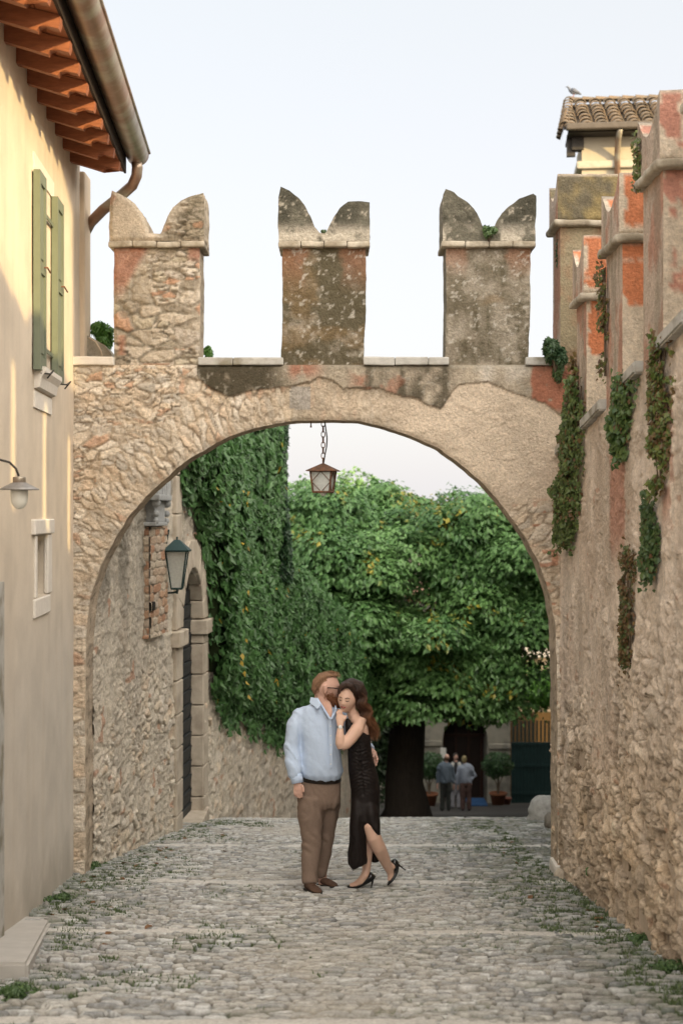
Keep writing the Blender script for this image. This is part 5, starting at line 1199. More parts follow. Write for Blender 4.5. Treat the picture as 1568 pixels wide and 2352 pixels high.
# creepers on the right-hand wall
def creeper(label, pts, n, size, lo, hi, seed, brown=0.0, thick=.10, name='wall_creeper', trail=True):
    """pts: list of (Y, Z, halfwidth in m) down the wall"""
    r_ = np.random.default_rng(seed); K = np.array(pts); t = empty(name, (XR, K[0, 0], K[0, 1]), label, 'creeper', 'creepers on the right wall')
    s = r_.random(n) ** .9 * (len(K) - 1); K[:, 2] *= .8; i = np.minimum(s.astype(int), len(K) - 2); f = (s - i)[:, None]; k = K[i] * (1 - f) + K[i + 1] * f
    y = k[:, 0] + k[:, 2] * np.clip(r_.normal(size=n) * .55, -1.3, 1.3); z = k[:, 1] + .05 * r_.normal(size=n); e = np.exp(-((y - k[:, 0]) / (k[:, 2] * .9)) ** 2)
    y = y + .5 * k[:, 2] * (fbm(z * 5, z * 0, seed + 9) - .5) * 2; x = XR - .01 - thick * .75 * e * (.35 + .65 * r_.random(n)) * (.5 + fbm(y * 6, z * 5, seed)); P = np.stack([x, y, z], 1)
    N = np.array([-1., -.5, .35]) + r_.normal(size=(n, 3)) * .5; T = np.array([0, 0, -1.]) + r_.normal(size=(n, 3)) * .4
    c = mix(C3(*lo), C3(*hi), r_.random(n)); b_ = r_.random(n) < brown; c[b_] = mix(C3(.11, .065, .035), C3(.15, .12, .05), r_.random(b_.sum()))
    c = c * C3(1.15, 1.0, .9); keep_ = fbm(y * 9, z * 7, seed + 5) > .40; P, N, T, c = P[keep_], N[keep_], T[keep_], c[keep_]; n = len(P); a, m_ = leaves('f', P, N, T, size * .85 * (.6 + .8 * r_.random(n)), c, ratio=.9); a.build('foliage', m_, t, smooth=False)
    mb = MB()
    for j in range(6):
        y0 = r_.uniform(-.7, .7); mb.tube([(XR - .012 - .02 * r_.random(), q_[0] + y0 * q_[2] + .02 * r_.normal(), q_[1]) for q_ in K], .004, 4)
    mb.build('stems', M_bark, t)
def onw(x, y): Y = F * XR / (x - 784); return Y, (1176 - y) / F * Y
def cr_pts(L): 
    o = []
    for x0, x1, y in L:
        ya, z = onw((x0 + x1) / 2, y); yb = onw(x0, y)[0]; yc = onw(x1, y)[0]; o.append((ya, z, abs(yb - yc) / 2))
    return o
creeper('longest green creeper hanging in the corner beside the arch haunch', cr_pts([(1328, 1346, 888), (1308, 1350, 960), (1302, 1346, 1050), (1296, 1338, 1130), (1298, 1332, 1200), (1300, 1316, 1250)]), 8200, .045, (.05, .10, .03), (.12, .19, .06), 41, .12, .20)
creeper('green creeper spilling from under the coping slab beneath the orange merlon', cr_pts([(1418, 1470, 880), (1414, 1452, 930), (1418, 1448, 980), (1424, 1442, 1040)]), 1600, .05, (.04, .10, .03), (.10, .18, .05), 42, .05, .14)
creeper('long creeper with reddish-brown top near the picture edge under the largest merlon', cr_pts([(1505, 1552, 790), (1500, 1550, 880), (1510, 1548, 960), (1508, 1542, 1040), (1512, 1530, 1110)]), 2600, .045, (.06, .12, .03), (.14, .19, .05), 43, .4, .14)
creeper('short bushy dark green creeper, middle of the right wall', cr_pts([(1490, 1518, 1165), (1484, 1522, 1210), (1490, 1520, 1260), (1496, 1508, 1320)]), 1500, .04, (.03, .08, .03), (.07, .13, .04), 44, .05, .12)
creeper('thin half-withered brown and green creeper low on the right wall', cr_pts([(1446, 1462, 1278), (1434, 1460, 1330), (1434, 1458, 1400), (1442, 1456, 1470), (1446, 1452, 1520)]), 1700, .034, (.05, .09, .03), (.10, .13, .05), 45, .6, .10)
creeper('brownish creeper climbing between the two orange-painted merlons', [(10.50, 1.80, .03), (10.47, 1.55, .05), (10.46, 1.3, .05), (10.46, 1.0, .03)], 420, .04, (.07, .12, .03), (.13, .15, .05), 46, .45, .10)
creeper('small dry brown sprig growing by the smallest orange merlon', [(11.80, 1.25, .03), (11.80, 1.1, .05), (11.82, .9, .05)], 350, .04, (.10, .12, .03), (.16, .13, .05), 47, .6, .10)
creeper('little green plant rooted under the cap of the largest merlon', [(9.22, 2.4, .025), (9.21, 2.25, .035), (9.21, 2.12, .03)], 220, .035, (.08, .13, .04), (.14, .19, .06), 48, .2, .10)
shrub('wall_bush', 'dark green bush growing on the coping in the corner of arch and red wall', pt(1275, 806, 12.6), (.125, .12, .20), 1500, .05, (.03, .08, .035), (.08, .14, .06), 51, 'bush')
shrub('wall_bush', 'small tuft hanging below the corner bush over the red paint', pt(1280, 858, 12.62), (.07, .08, .09), 500, .045, (.04, .09, .03), (.10, .15, .05), 52, 'bush')
shrub('wall_bush', 'thin dark sprigs on the left edge of the olive corner merlon', pt(1284, 596, 12.95), (.05, .1, .27), 520, .04, (.04, .08, .04), (.08, .13, .06), 53, 'bush')
shrub('cap_plant', 'small green plant growing in the notch of the merlon nearest the red wall', pt(1122, 535, 12.66), (.085, .06, .075), 420, .03, (.06, .12, .04), (.13, .20, .07), 54, 'plant')
shrub('cap_plant', 'tiny tuft in the notch of the middle merlon', pt(741, 533, 12.74), (.035, .04, .025), 130, .022, (.07, .12, .05), (.13, .18, .08), 55, 'plant')
shrub('wall_bush', 'fresh green leafy plant behind the coping between the house and the pale merlon', pt(236, 775, 13.5), (.16, .14, .15), 700, .07, (.06, .17, .03), (.13, .28, .06), 56, 'bush')
shrub('wall_bush', 'small green tip showing above the coping right of the pale rubble merlon', pt(476, 810, 13.3), (.07, .07, .07), 220, .05, (.06, .16, .03), (.13, .26, .06), 57, 'bush')
mb = MB(); P_ = [pt(200, 838, 13.3), pt(200, 770, 13.3), pt(212, 776, 13.3), pt(240, 792, 13.3), pt(256, 812, 13.3), pt(264, 838, 13.3)]
mb.prism(P_, (0, .3, 0)); tag(mb.build('wall_stump', mat('stump_stone', (.36, .33, .27), .95, var=.35, vscale=16, bump=.8, bscale=30)), 'broken lichened stub of wall behind the coping beside the house corner', 'wall')
mb = MB(); mb.tube([pt(205, 776, 13.25), pt(220, 785, 13.2), pt(232, 805, 13.2), pt(238, 832, 13.2)], .008, 6); tag(mb.build('cable', M_plaster, smooth=True), 'thin grey cable curving over the wall stub beside the house', 'cable')
shrub('weed', 'tiny weed growing from stones low on the right wall', pt(1352, 1998, 11.2), (.03, .06, .05), 120, .035, (.06, .16, .03), (.10, .24, .05), 58, 'weed')

# weeds along the walls and grass between the stones
def blades(name, n, fn, label=None, h=(.02, .06), lo=(.05, .11, .03), hi=(.11, .19, .05), per=7, seed=1):
    r_ = np.random.default_rng(seed); X, Y = fn(r_, n); X = np.repeat(X, per) + r_.normal(size=len(X) * per) * .022; Y = np.repeat(Y, per) + r_.normal(size=len(Y) * per) * .022
    m = len(X); Z = zg(Y) + .003; hh = r_.uniform(*h, m); an = r_.random(m) * 6.28; ln = r_.normal(size=(m, 2)) * .6
    P0 = np.stack([X + np.cos(an) * hh * .12, Y + np.sin(an) * hh * .12, Z], 1); P1 = np.stack([X - np.cos(an) * hh * .12, Y - np.sin(an) * hh * .12, Z], 1)
    P2 = np.stack([X + ln[:, 0] * hh * .6, Y + ln[:, 1] * hh * .6, Z + hh], 1); P3 = (P0 + P2) / 2 + (P0 - P1) * .5
    V = np.stack([P0, P1, P2, P3], 1).reshape(-1, 3); ix = np.arange(m) * 4; q = np.stack([ix, ix + 1, ix + 2, ix + 3], 1)
    a = Acc(); a.add(V, q, np.repeat(mix(C3(*lo), C3(*hi), r_.random(m)), 4, axis=0)); return a.build(name, M_leaf, None, smooth=False)
def edge_fn(r_, n):
    Y = 6.8 + 12 * r_.random(n * 3) ** 1.1; side = r_.random(n * 3) < .5; L = np.where(Y < 12.7, HX(Y), LWX(Y)); L = np.where((Y > 7.9) & (Y < 10.3), -1.76 - .12 * (Y - 8), L); dR = np.abs(r_.normal(size=n * 3)) * .42
    X = np.where(side, L + .06 + dR * 1.35, 1.93 - dR * .9 + .03 * 0); k = fbm(X * 2.2, Y * 1.4, 16) + .25 * np.exp(-dR / .3) > .58; return X[k][:n], Y[k][:n]
tag(blades('joint_grass', 7200, edge_fn, seed=61, h=(.014, .045), lo=(.07, .11, .045), hi=(.15, .20, .09)), 'low green grass and weeds growing between the cobbles along both walls', kind='stuff')
def mid_fn(r_, n): X = r_.uniform(-2, 1.9, n * 4); Y = r_.uniform(7, 17, n * 4); k = fbm(X * 2.2, Y * 1.4, 16) > .60; return X[k][:n], Y[k][:n]
tag(blades('joint_moss', 900, mid_fn, seed=62, h=(.008, .022), per=5, lo=(.08, .12, .05), hi=(.14, .19, .08)), 'sparse moss and grass in the joints of the street', kind='stuff')
wl = [(1392, 2085, 'leafy weed clump at the foot of the right wall, nearest the pier'), (1425, 2105, 'leafy weed clump second from the pier along the right wall foot'), (1480, 2170, 'small weed at the foot of the right wall near the picture edge'),
      (235, 1992, 'bushy weed at the foot of the left pier of the arch'), (210, 2002, 'small weed touching the brick edge of the left pier'), (30, 2300, 'low green weed patch by the near end of the doorstep'), (140, 2075, 'weed tuft at the corner between house wall and doorstep'), (1545, 2240, 'weed tuft in the corner below the right wall edge of the picture')]
for k, (x, y, lab) in enumerate(wl):
    Y = 5227 / (y - 1176 - 427.0); Xc = (x - 784) / F * Y
    shrub('weed_clump', lab, (Xc, Y, float(zg(Y)) + .04), (.14, .13, .05), 620, .024, (.055, .11, .04), (.12, .20, .07), 70 + k, 'weed', group='weeds along the walls')
# fallen leaves
fl = None; r_ = np.random.default_rng(77)
for k in range(46):
    Y = r_.uniform(8.5, 16.5); X = (HX(Y) if Y < 12.7 else LWX(Y)) + .1 + abs(r_.normal()) * .5 if k % 4 else 1.85 - abs(r_.normal()) * .3
    if 7.9 < Y < 10.3 and X < -1.6: X += .35
    if fl is None:
        mb = MB(); vs = [(-.03, 0, .004), (-.012, -.02, .012), (.012, -.018, .014), (.034, 0, .006), (.012, .018, .016), (-.012, .02, .010)]
        c_ = mb.bm.verts.new((0, 0, .003)); vv_ = [mb.bm.verts.new(v) for v in vs]
        for j in range(6): mb.bm.faces.new((c_, vv_[j], vv_[(j + 1) % 6]))
        fl = mb.build('fallen_leaf', mat('dry_leaf', (.17, .095, .05), .8, var=.4, vscale=30, bump=.2)); o = fl
    else: o = fl.copy(); C.objects.link(o)
    o.location = (X, Y, float(zg(Y)) + .022); o.rotation_euler = (r_.uniform(-.4, .4), r_.uniform(-.4, .4), r_.uniform(0, 6)); o.scale = (1.1,) * 3
    tag(o, 'small dry brown fallen leaf lying on the cobbles near the wall', 'leaf', 'fallen leaves on the street')
# unseen house added beyond the right wall to shade the arch
nh = empty('shade_house', (7, 7, -2), 'unseen plain house added behind the right-hand wall to shade the arch', 'house')
mb = MB(); mb.box((4.4, 4.6, -3.5), (9, 8.4, 5.2)); mb.build('wall', M_plaster, nh)
mb = MB(); mb.hexa([(4.1, 4.3, 5.21), (9.3, 4.3, 5.21), (9.3, 8.7, 5.21), (4.1, 8.7, 5.21), (4.1, 6.4, 6.4), (9.3, 6.4, 6.4), (9.3, 6.6, 6.4), (4.1, 6.6, 6.4)]); mb.build('roof', M_tile, nh)
nh2 = empty('shade_house', (8, 19, -4), 'unseen long house added beyond the red wall to keep sun off the ivy and courtyard', 'house')  # second unseen house, added to block the sun beyond the arch
mb = MB(); mb.box((6.3, 9.6, -6), (12, 25, 4.2)); mb.build('wall', M_plaster, nh2)
mb = MB(); mb.hexa([(6.1, 9.4, 4.21), (12.3, 9.4, 4.21), (12.3, 25.2, 4.21), (6.1, 25.2, 4.21), (9, 10.4, 6.2), (9.4, 10.4, 6.2), (9.4, 24.5, 6.2), (9, 24.5, 6.2)]); mb.build('roof', M_tile, nh2)
for yy_ in (15, 19, 23):
    mb = MB(); mb.box((6.26, yy_, 1.0), (6.31, yy_ + .9, 2.3)); mb.build('window', M_dark, nh2)
mb = MB(); mb.hexa([(2.55, 13.25, -4.5), (2.9, 13.25, -4.5), (9.1, 49, -11), (8.7, 49, -11), (2.55, 13.25, .9), (2.9, 13.25, .9), (9.1, 49, -3.2), (8.7, 49, -3.2)]); mb.rough(.03, .8)
tag(mb.build('shade_wall', M_stucco), 'unseen wall added behind the right pier of the arch to block the low sun', 'wall')  # hidden wall, added to keep low sun off the left wall
for zz in (0.5, 3.2):
    mb = MB(); mb.box((4.36, 6.0, zz), (4.41, 6.9, zz + 1.3)); mb.build('window', M_dark, nh)
# ---------------------------------------------------------------- people
def wrinkle(o, amp, sx, sy, sz, seed=1, hmask=None):
    me = o.data; n = len(me.vertices); co = np.empty(n * 3); me.vertices.foreach_get('co', co); co = co.reshape(-1, 3)
    no = np.empty(n * 3); me.vertices.foreach_get('normal', no); no = no.reshape(-1, 3)
    wx = co[:, 0] + co[:, 1] * .7; w = fbm(wx * 5, co[:, 2] * 5, seed) * .9
    f = 1 - np.abs(2 * fbm(wx * sx + w, co[:, 2] * sz + wx * sy + w, seed + 3, 3) - 1)
    f = sst(.55, 1.0, f); k = amp if hmask is None else amp * hmask(co)
    co += no * ((f - .4) * k)[:, None]; me.vertices.foreach_set('co', co.ravel()); me.update()
M_skin_m = mat('skin_ruddy', (.54, .335, .265), .55, var=.10, vscale=14, bump=.08, bscale=120, subs=.08, spec=.35)
M_skin_w = mat('skin_fair', (.62, .41, .315), .5, var=.05, vscale=14, bump=.04, bscale=120, subs=.08, spec=.35)
M_shirt = mat('light_blue_cotton', (.47, .575, .74), .85, var=.05, vscale=200, bump=.5, bscale=11, bdist=.02, spec=.15, stretch=(1.4, 1.4, 1))
M_trou = mat('brown_cotton', (.205, .15, .118), .9, var=.12, vscale=60, bump=.35, bscale=14, bdist=.012, spec=.1)
M_dress = mat('dark_brown_satin', (.010, .007, .0065), .55, var=.2, vscale=30, bump=.5, bscale=20, bdist=.01, spec=.22)
M_suede = mat('brown_suede', (.085, .048, .032), .95, var=.25, vscale=30, bump=.3, bscale=60)
M_patent = mat('black_patent', (.008, .008, .009), .12, bump=0, var=0, spec=.6)
M_leather = mat('black_leather', (.02, .016, .014), .5, bump=.2)
M_silver = mat('silver', (.7, .7, .68), .25, metal=.9, bump=0, var=0)
M_hair_m = mat('ginger_hair', (.235, .135, .08), .75, var=.45, vscale=40, bump=.8, bscale=90, stretch=(3, 3, 1))
M_beard = mat('red_beard', (.13, .052, .025), .8, var=.4, vscale=40, bump=.8, bscale=90)
M_hair_attr = mat('long_hair', attr=True, rough=.45, var=.15, vscale=30, bump=0, spec=.4)
M_lip = mat('lips', (.40, .10, .09), .4, bump=0, var=0)
M_lash = mat('dark_lash', (.02, .012, .01), .6, bump=0, var=0)
M_teeth = mat('teeth', (.75, .72, .66), .3, bump=0, var=0)
def head_pts(bm, M, s=1.0, fem=False, nu=40, nv=28):
    rings = []
    for i in range(nv + 1):
        ph = math.pi * i / nv; ring = []
        for j in range(nu):
            th = 2 * math.pi * j / nu; dx = math.sin(ph) * math.sin(th); dy = -math.sin(ph) * math.cos(th); dz = math.cos(ph)
            x = dx * .076; z = dz * .116; y = dy * (.096 if dy > 0 else .090)
            lo = max(0, -dz); x *= 1 - .36 * lo ** 1.6 - (.05 * lo if fem else 0)
            if dy < 0: y *= 1 - .06 * lo
            else: y *= 1 - .42 * lo
            if dy < -.15:
                f = (-dy) ; g = lambda cx, cz, sx, sz, a: a * math.exp(-((x - cx) / sx) ** 2 - ((z - cz) / sz) ** 2)
                y -= g(0, -.030, .011, .014, .026) + g(0, -.005, .009, .022, .011) + g(0, -.056, .022, .010, .008) + g(0, -.096, .026, .018, .010)
                y += g(.030, .004, .015, .011, .010) + g(-.030, .004, .015, .011, .010) + g(0, -.074, .02, .007, .004)
                y -= g(.036, -.030, .02, .02, .005) + g(-.036, -.030, .02, .02, .005) + g(0, .030, .05, .010, .003 if fem else .006)
            ring.append(bm.verts.new(M @ Vector((x * s, y * s, z * s))))
        rings.append(ring)
    for a, b in zip(rings, rings[1:]):
        for k in range(nu):
            bm.faces.new((a[k], b[k], b[(k + 1) % nu], a[(k + 1) % nu]))
    bmesh.ops.remove_doubles(bm, verts=rings[0] + rings[-1], dist=1e-4)
def HM(c, yaw, pitch=0, roll=0): return Matrix.Translation(c) @ Matrix.Rotation(R(yaw), 4, 'Z') @ Matrix.Rotation(R(roll), 4, 'Y') @ Matrix.Rotation(R(pitch), 4, 'X')
def finger(mb, pts, r0): mb.tube(pts, [r0, r0 * .98, r0 * .9, r0 * .7][:len(pts)] if len(pts) <= 4 else r0, 8)
def L(mb, rows, n=18, sup=2.1):
    """rows: (x px, y px, Y, lateral, depth)"""
    mb.loft([pt(r[0], r[1], r[2]) for r in rows], [(r[3], r[4]) for r in rows], n, sup=sup); return mb

# --- the man
man = empty('person', pt(728, 2050, 11.75), 'bearded man in pale blue shirt and brown trousers, embracing the woman in black', 'person')
HMm = HM(pt(751, 1580, 11.86), 88, 6, 0)
mb = MB(); head_pts(mb.bm, HMm, 1.12)
L(mb, [(740, 1578, 11.88, .07, .075), (741, 1600, 11.87, .068, .07), (738, 1618, 11.86, .072, .075), (736, 1642, 11.87, .10, .08), (735, 1680, 11.86, .13, .11), (737, 1740, 11.85, .13, .12), (735, 1790, 11.85, .14, .11), (733, 1840, 11.85, .14, .11)])
L(mb, [(692, 1650, 11.84, .035, .035), (668, 1705, 11.78, .045, .045), (672, 1740, 11.73, .04, .04), (683, 1796, 11.68, .029, .026), (684, 1806, 11.675, .036, .022), (685, 1813, 11.67, .040, .020), (685, 1818, 11.67, .034, .016)], 14)
L(mb, [(735, 1652, 11.86, .05, .05), (692, 1652, 11.84, .035, .035)], 12, 2.0)
L(mb, [(712, 1830, 11.78, .09, .09), (711, 1925, 11.76, .06, .06), (711, 2020, 11.73, .042, .045), (713, 2040, 11.70, .04, .05)], 12)
L(mb, [(752, 1830, 11.92, .085, .09), (745, 1925, 11.97, .055, .055), (740, 2005, 12.02, .038, .042), (741, 2032, 12.02, .036, .045)], 12)
L(mb, [(770, 1640, 11.95, .05, .05), (812, 1690, 12.06, .045, .045), (835, 1712, 12.06, .038, .038), (851, 1724, 12.0, .028, .028), (857, 1730, 11.955, .030, .034), (860, 1738, 11.93, .026, .036)], 12)
L(mb, [(735, 1637, 11.86, .13, .06), (775, 1642, 11.95, .05, .06)], 12)
L(mb, [(748, 1614, 11.81, .038, .020), (753, 1626, 11.738, .038, .012), (757, 1637, 11.692, .025, .010), (759.5, 1648, 11.672, .007, .008)], 12)
# fingers of the hanging right hand
for k, (fx, ln) in enumerate(((675.5, 24), (681, 29), (686.5, 31), (692, 28))):
    y0 = 1812; finger(mb, [pt(fx, y0, 11.67 - .004 * k), pt(fx + 1, y0 + ln * .40, 11.66), pt(fx + 2.0, y0 + ln * .66, 11.665), pt(fx + 2.4, y0 + ln * .60 + 2.5, 11.69)], .0082)
finger(mb, [pt(693, 1802, 11.66), pt(697, 1812, 11.645), pt(696.5, 1820, 11.64)], .0105)
# left hand curled over her waist
for k, (a, b_) in enumerate((((861, 1732), (866.5, 1747)), ((860, 1738), (866, 1753)), ((858, 1743), (864.5, 1759)), ((856, 1747), (862, 1762)))):
    finger(mb, [pt(a[0] - 2, a[1] - 3, 11.93), pt((a[0] + b_[0]) / 2 + 1.2, (a[1] + b_[1]) / 2 - 2, 11.885), pt(b_[0] + .3, b_[1] - 3, 11.855), pt(b_[0] - 2.8, b_[1] - 1, 11.835)], .0098)
finger(mb, [pt(853, 1724, 11.93), pt(858, 1735, 11.86), pt(857, 1741, 11.84)], .0105)
for dy in (-.082, .082):
    e_ = HMm @ Vector((dy * 1.12, .012, .0)); mb.loft([e_ + Vector((0, 0, -.036)), e_ + Vector((.004, 0, -.015)), e_ + Vector((0, 0, .012)), e_ + Vector((-.004, 0, .034))], [(.008, .010), (.018, .013), (.022, .014), (.012, .010)], 12)
body = mb.build('body', M_skin_m, man, voxel=.006, sm=2)
mb = MB()
L(mb, [(731, 1604, 11.885, .055, .07), (732, 1618, 11.88, .075, .075), (732, 1628, 11.86, .150, .11), (731, 1640, 11.86, .185, .125), (733, 1665, 11.85, .178, .15), (735, 1695, 11.84, .168, .165), (736, 1725, 11.83, .168, .172), (737, 1752, 11.83, .176, .175), (738, 1770, 11.83, .181, .172), (737, 1779, 11.84, .168, .155), (737, 1783, 11.84, .15, .14)], 26, 2.3)
L(mb, [(704, 1634, 11.85, .05, .07), (690, 1643, 11.84, .066, .08), (678, 1668, 11.81, .070, .076), (671, 1700, 11.78, .064, .07), (670, 1722, 11.77, .066, .066), (673, 1745, 11.74, .065, .064), (676, 1768, 11.71, .062, .062), (677, 1778, 11.70, .058, .056), (679, 1783, 11.70, .046, .046)], 18)
L(mb, [(765, 1638, 11.93, .06, .07), (780, 1648, 11.97, .07, .072), (797, 1675, 12.03, .064, .066), (815, 1700, 12.08, .06, .06), (835, 1712, 12.08, .055, .055), (848, 1719, 12.02, .045, .045), (852, 1723, 12.0, .042, .042)], 16)
sh = mb.build('shirt', M_shirt, man, voxel=.009, sm=5)
wrinkle(sh, .0085, 8, 10, 7, 5, lambda c: .5 + .9 * sst(-2.05, -2.3, c[:, 2]) + .9 * (c[:, 0] < -.36))
mb = MB(); L(mb, [(679.5, 1780, 11.70, .050, .050), (682, 1790, 11.69, .050, .048), (683.5, 1798.5, 11.685, .049, .046)], 18); mb.build('cuff', M_shirt, sh, smooth=True)
# collar: band and two folded points
mb = MB()
def flap(P, th=.006): mb.prism([pt(*p) for p in P], (0, th, 0))
flap([(713.5, 1601, 11.80), (723, 1603, 11.775), (737, 1618, 11.715), (729, 1629, 11.705), (711, 1613, 11.78)])
flap([(723, 1603, 11.774), (730, 1603, 11.77), (758.6, 1648, 11.662), (756, 1652, 11.66), (737, 1619, 11.713)])
flap([(770, 1619, 11.76), (774, 1628, 11.73), (762, 1652, 11.66), (757.5, 1651, 11.66), (766, 1630, 11.70)])
mb.build('collar', M_shirt, sh)
mb = MB(); rows = [(757, 1652, 11.672), (758.5, 1690, 11.672), (759.5, 1730, 11.655), (760, 1764, 11.655)]
for (a, b_) in zip(rows, rows[1:]): mb.prism([pt(a[0] - 4, a[1], a[2] + .002), pt(a[0] + 4, a[1], a[2] + .006), pt(b_[0] + 4, b_[1], b_[2] + .006), pt(b_[0] - 4, b_[1], b_[2] + .002)], (0, .012, 0))
mb.build('placket', M_shirt, sh)
for yy_, Yo in ((1668, 11.666), (1690, 11.667), (1711, 11.658), (1733, 11.65), (1755, 11.65)):
    mb = MB(); mb.ball(pt(759, yy_, Yo), (.005, .002, .005), 2); mb.build('button', M_teeth, sh)
mb = MB()
L(mb, [(736, 1778, 11.85, .160, .145), (735, 1795, 11.85, .172, .15), (733, 1815, 11.85, .180, .155), (732, 1838, 11.85, .176, .15), (731, 1852, 11.85, .15, .13)], 26, 2.3)
L(mb, [(716, 1830, 11.80, .10, .13), (714, 1855, 11.79, .110, .125), (714, 1880, 11.78, .104, .115), (715, 1905, 11.77, .092, .10), (716, 1925, 11.765, .085, .092), (715, 1950, 11.76, .082, .088), (713, 1980, 11.745, .075, .08), (712, 2005, 11.735, .066, .072), (712, 2024, 11.725, .062, .07), (712, 2029, 11.72, .058, .066)], 22, 2.2)
L(mb, [(752, 1830, 11.90, .10, .12), (753, 1855, 11.92, .098, .115), (752, 1880, 11.94, .088, .10), (749, 1905, 11.96, .076, .088), (747, 1925, 11.97, .068, .08), (744, 1955, 11.99, .066, .075), (740, 1985, 12.01, .058, .066), (738, 2006, 12.02, .052, .062), (739, 2012, 12.02, .049, .06)], 20, 2.2)
tr = mb.build('trousers', M_trou, man, voxel=.010, sm=5); wrinkle(tr, .013, 5.0, 8.0, 6, 9, lambda c: .35 + .9 * np.exp(-((c[:, 2] + 2.45) / .12) ** 2) + .7 * np.exp(-((c[:, 2] + 2.72) / .08) ** 2) + .8 * sst(-2.95, -3.05, c[:, 2]))
mb = MB(); L(mb, [(737, 1778, 11.845, .166, .152), (736.5, 1790, 11.848, .172, .156)], 30, 2.3); mb.build('belt', M_leather, man, smooth=True)
def zpt(x, Y, dz): return Vector(((x - 784) / F * Y, Y, float(zg(Y)) + .02 + dz))
def loafer(name, xa, Ya, xb, Yb, parent):
    a = zpt(xa, Ya, 0); b = zpt(xb, Yb, 0); d = (b - a); d.z = 0; ln = d.length; d.normalize(); sd2 = Vector((d.y, -d.x, 0))
    mb = MB(); st = [(-.03, .030, .02, .055), (0, .036, .035, .07), (.05, .038, .038, .065), (.12, .040, .032, .05), (.18, .047, .028, .040), (.23, .045, .022, .028), (.265, .030, .016, .018), (.28, .012, .010, .012)]
    rings = []
    for t, w, h0, top in st:
        t = t * ln / .28; c = a + d * t; c.z = float(zg(c.y)) + .02; ring = []
        for k in range(14):
            th = 2 * math.pi * k / 14; cz = math.sin(th); zz = top * .5 + top * .5 * (cz if cz < 0 else cz ** .8); ring.append(mb.bm.verts.new(c + sd2 * w * math.copysign(abs(math.cos(th)) ** .8, math.cos(th)) + Vector((0, 0, zz + .006))))
        rings.append(ring)
    for p, q_ in zip(rings, rings[1:]):
        for k in range(14): mb.bm.faces.new((p[k], p[(k + 1) % 14], q_[(k + 1) % 14], q_[k]))
    mb.bm.faces.new(rings[0][::-1]); mb.bm.faces.new(rings[-1]); s_ = mb.build(name, M_suede, parent, smooth=True, subd=1)
    mb = MB(); rings = []
    for t, w, h0, top in st:
        t = t * ln / .28; c = a + d * t; c.z = float(zg(c.y)) + .02; rings.append([mb.bm.verts.new(c + sd2 * (w + .003) * s2 + Vector((0, 0, z_))) for s2, z_ in ((-1, 0), (1, 0), (1, .012), (-1, .012))])
    for p, q_ in zip(rings, rings[1:]):
        for k in range(4): mb.bm.faces.new((p[k], p[(k + 1) % 4], q_[(k + 1) % 4], q_[k]))
    mb.bm.faces.new(rings[0][::-1]); mb.bm.faces.new(rings[-1]); mb.build('sole', M_leather, s_)
    mb = MB(); c = a + d * .14 * ln / .28; c.z = float(zg(c.y)) + .075; mb.tube([c - sd2 * .04 + Vector((0, 0, -.02)), c, c + sd2 * .04 + Vector((0, 0, -.02))], .008, 6); mb.build('strap', M_suede, s_)
loafer('shoe', 707, 11.74, 733, 11.46, man); loafer('shoe', 738, 12.03, 771, 11.86, man)
# hair, beard, glasses
def fibres(name, n, cfn, ln, mat_, parent, col=None, seed=1, ratio=.10, dirv=(0, 0, -1), spread=.5):
    r_ = np.random.default_rng(seed); P, N = cfn(r_, n); N = np.asarray(N); T = N * .6 + np.array(dirv) + r_.normal(size=(n, 3)) * spread; nr = np.cross(T, r_.normal(size=(n, 3)))
    a, _ = leaves('f', P, nr, T, ln * (.6 + .8 * r_.random(n)), np.tile(C3(*(col or (.3, .15, .06))), (n, 1)) * (.6 + .8 * r_.random((n, 1))), ratio=ratio, fold=.0); return a.build(name, M_hair_attr, parent, smooth=False)
mb = MB(); C0 = pt(744, 1567, 11.87)
mb.loft([pt(724, 1594, 11.875), pt(722, 1583, 11.875), pt(727, 1568, 11.875), pt(738, 1556, 11.875), pt(752, 1551, 11.87), pt(766, 1550, 11.865), pt(776, 1552, 11.86)], [(.012, .055), (.028, .082), (.040, .090), (.042, .090), (.030, .084), (.018, .066), (.008, .04)], 18)
mb.loft([pt(733, 1588, 11.875), pt(735, 1576, 11.875), pt(742, 1565, 11.875), pt(754, 1559, 11.87)], [(.02, .076), (.035, .088), (.04, .09), (.03, .086)], 16)
hr = mb.build('hair', M_hair_m, man, voxel=.007, sm=4)
def hf_m(r_, n):
    t = r_.random(n); xs = np.interp(t, [0, .25, .5, .75, 1], [721, 724, 737, 757, 777]); ys = np.interp(t, [0, .25, .5, .75, 1], [1592, 1562, 1546, 1541, 1545]); a = r_.uniform(-1, 1, n)
    P = np.stack([(xs - 784) / F * 11.87 + .01 * a ** 2 * 3, 11.87 + a * .085, (1176 - ys) / F * 11.87 - .045 * a ** 2], 1); N = np.stack([(xs - 746) / 30 * .6, a * .6, np.maximum(0.1, (1590 - ys) / 45)], 1); return P, N
fibres('hair_tips', 1100, hf_m, .018, M_hair_attr, hr, (.26, .15, .085), 5, .14, (.15, 0, .2), .45)
mb = MB(); mb.loft([pt(752, 1588, 11.865), pt(756, 1600, 11.865), pt(764, 1610, 11.86), pt(771, 1619, 11.86), pt(774, 1627, 11.855)], [(.014, .080), (.030, .082), (.046, .072), (.042, .056), (.020, .028)], 16)
mb.loft([pt(776, 1601, 11.86), pt(775, 1612, 11.86)], [(.014, .035), (.018, .04)], 10)
bd = mb.build('beard', M_beard, man, voxel=.007, sm=3); wrinkle(bd, .008, 30, 10, 30, 3)
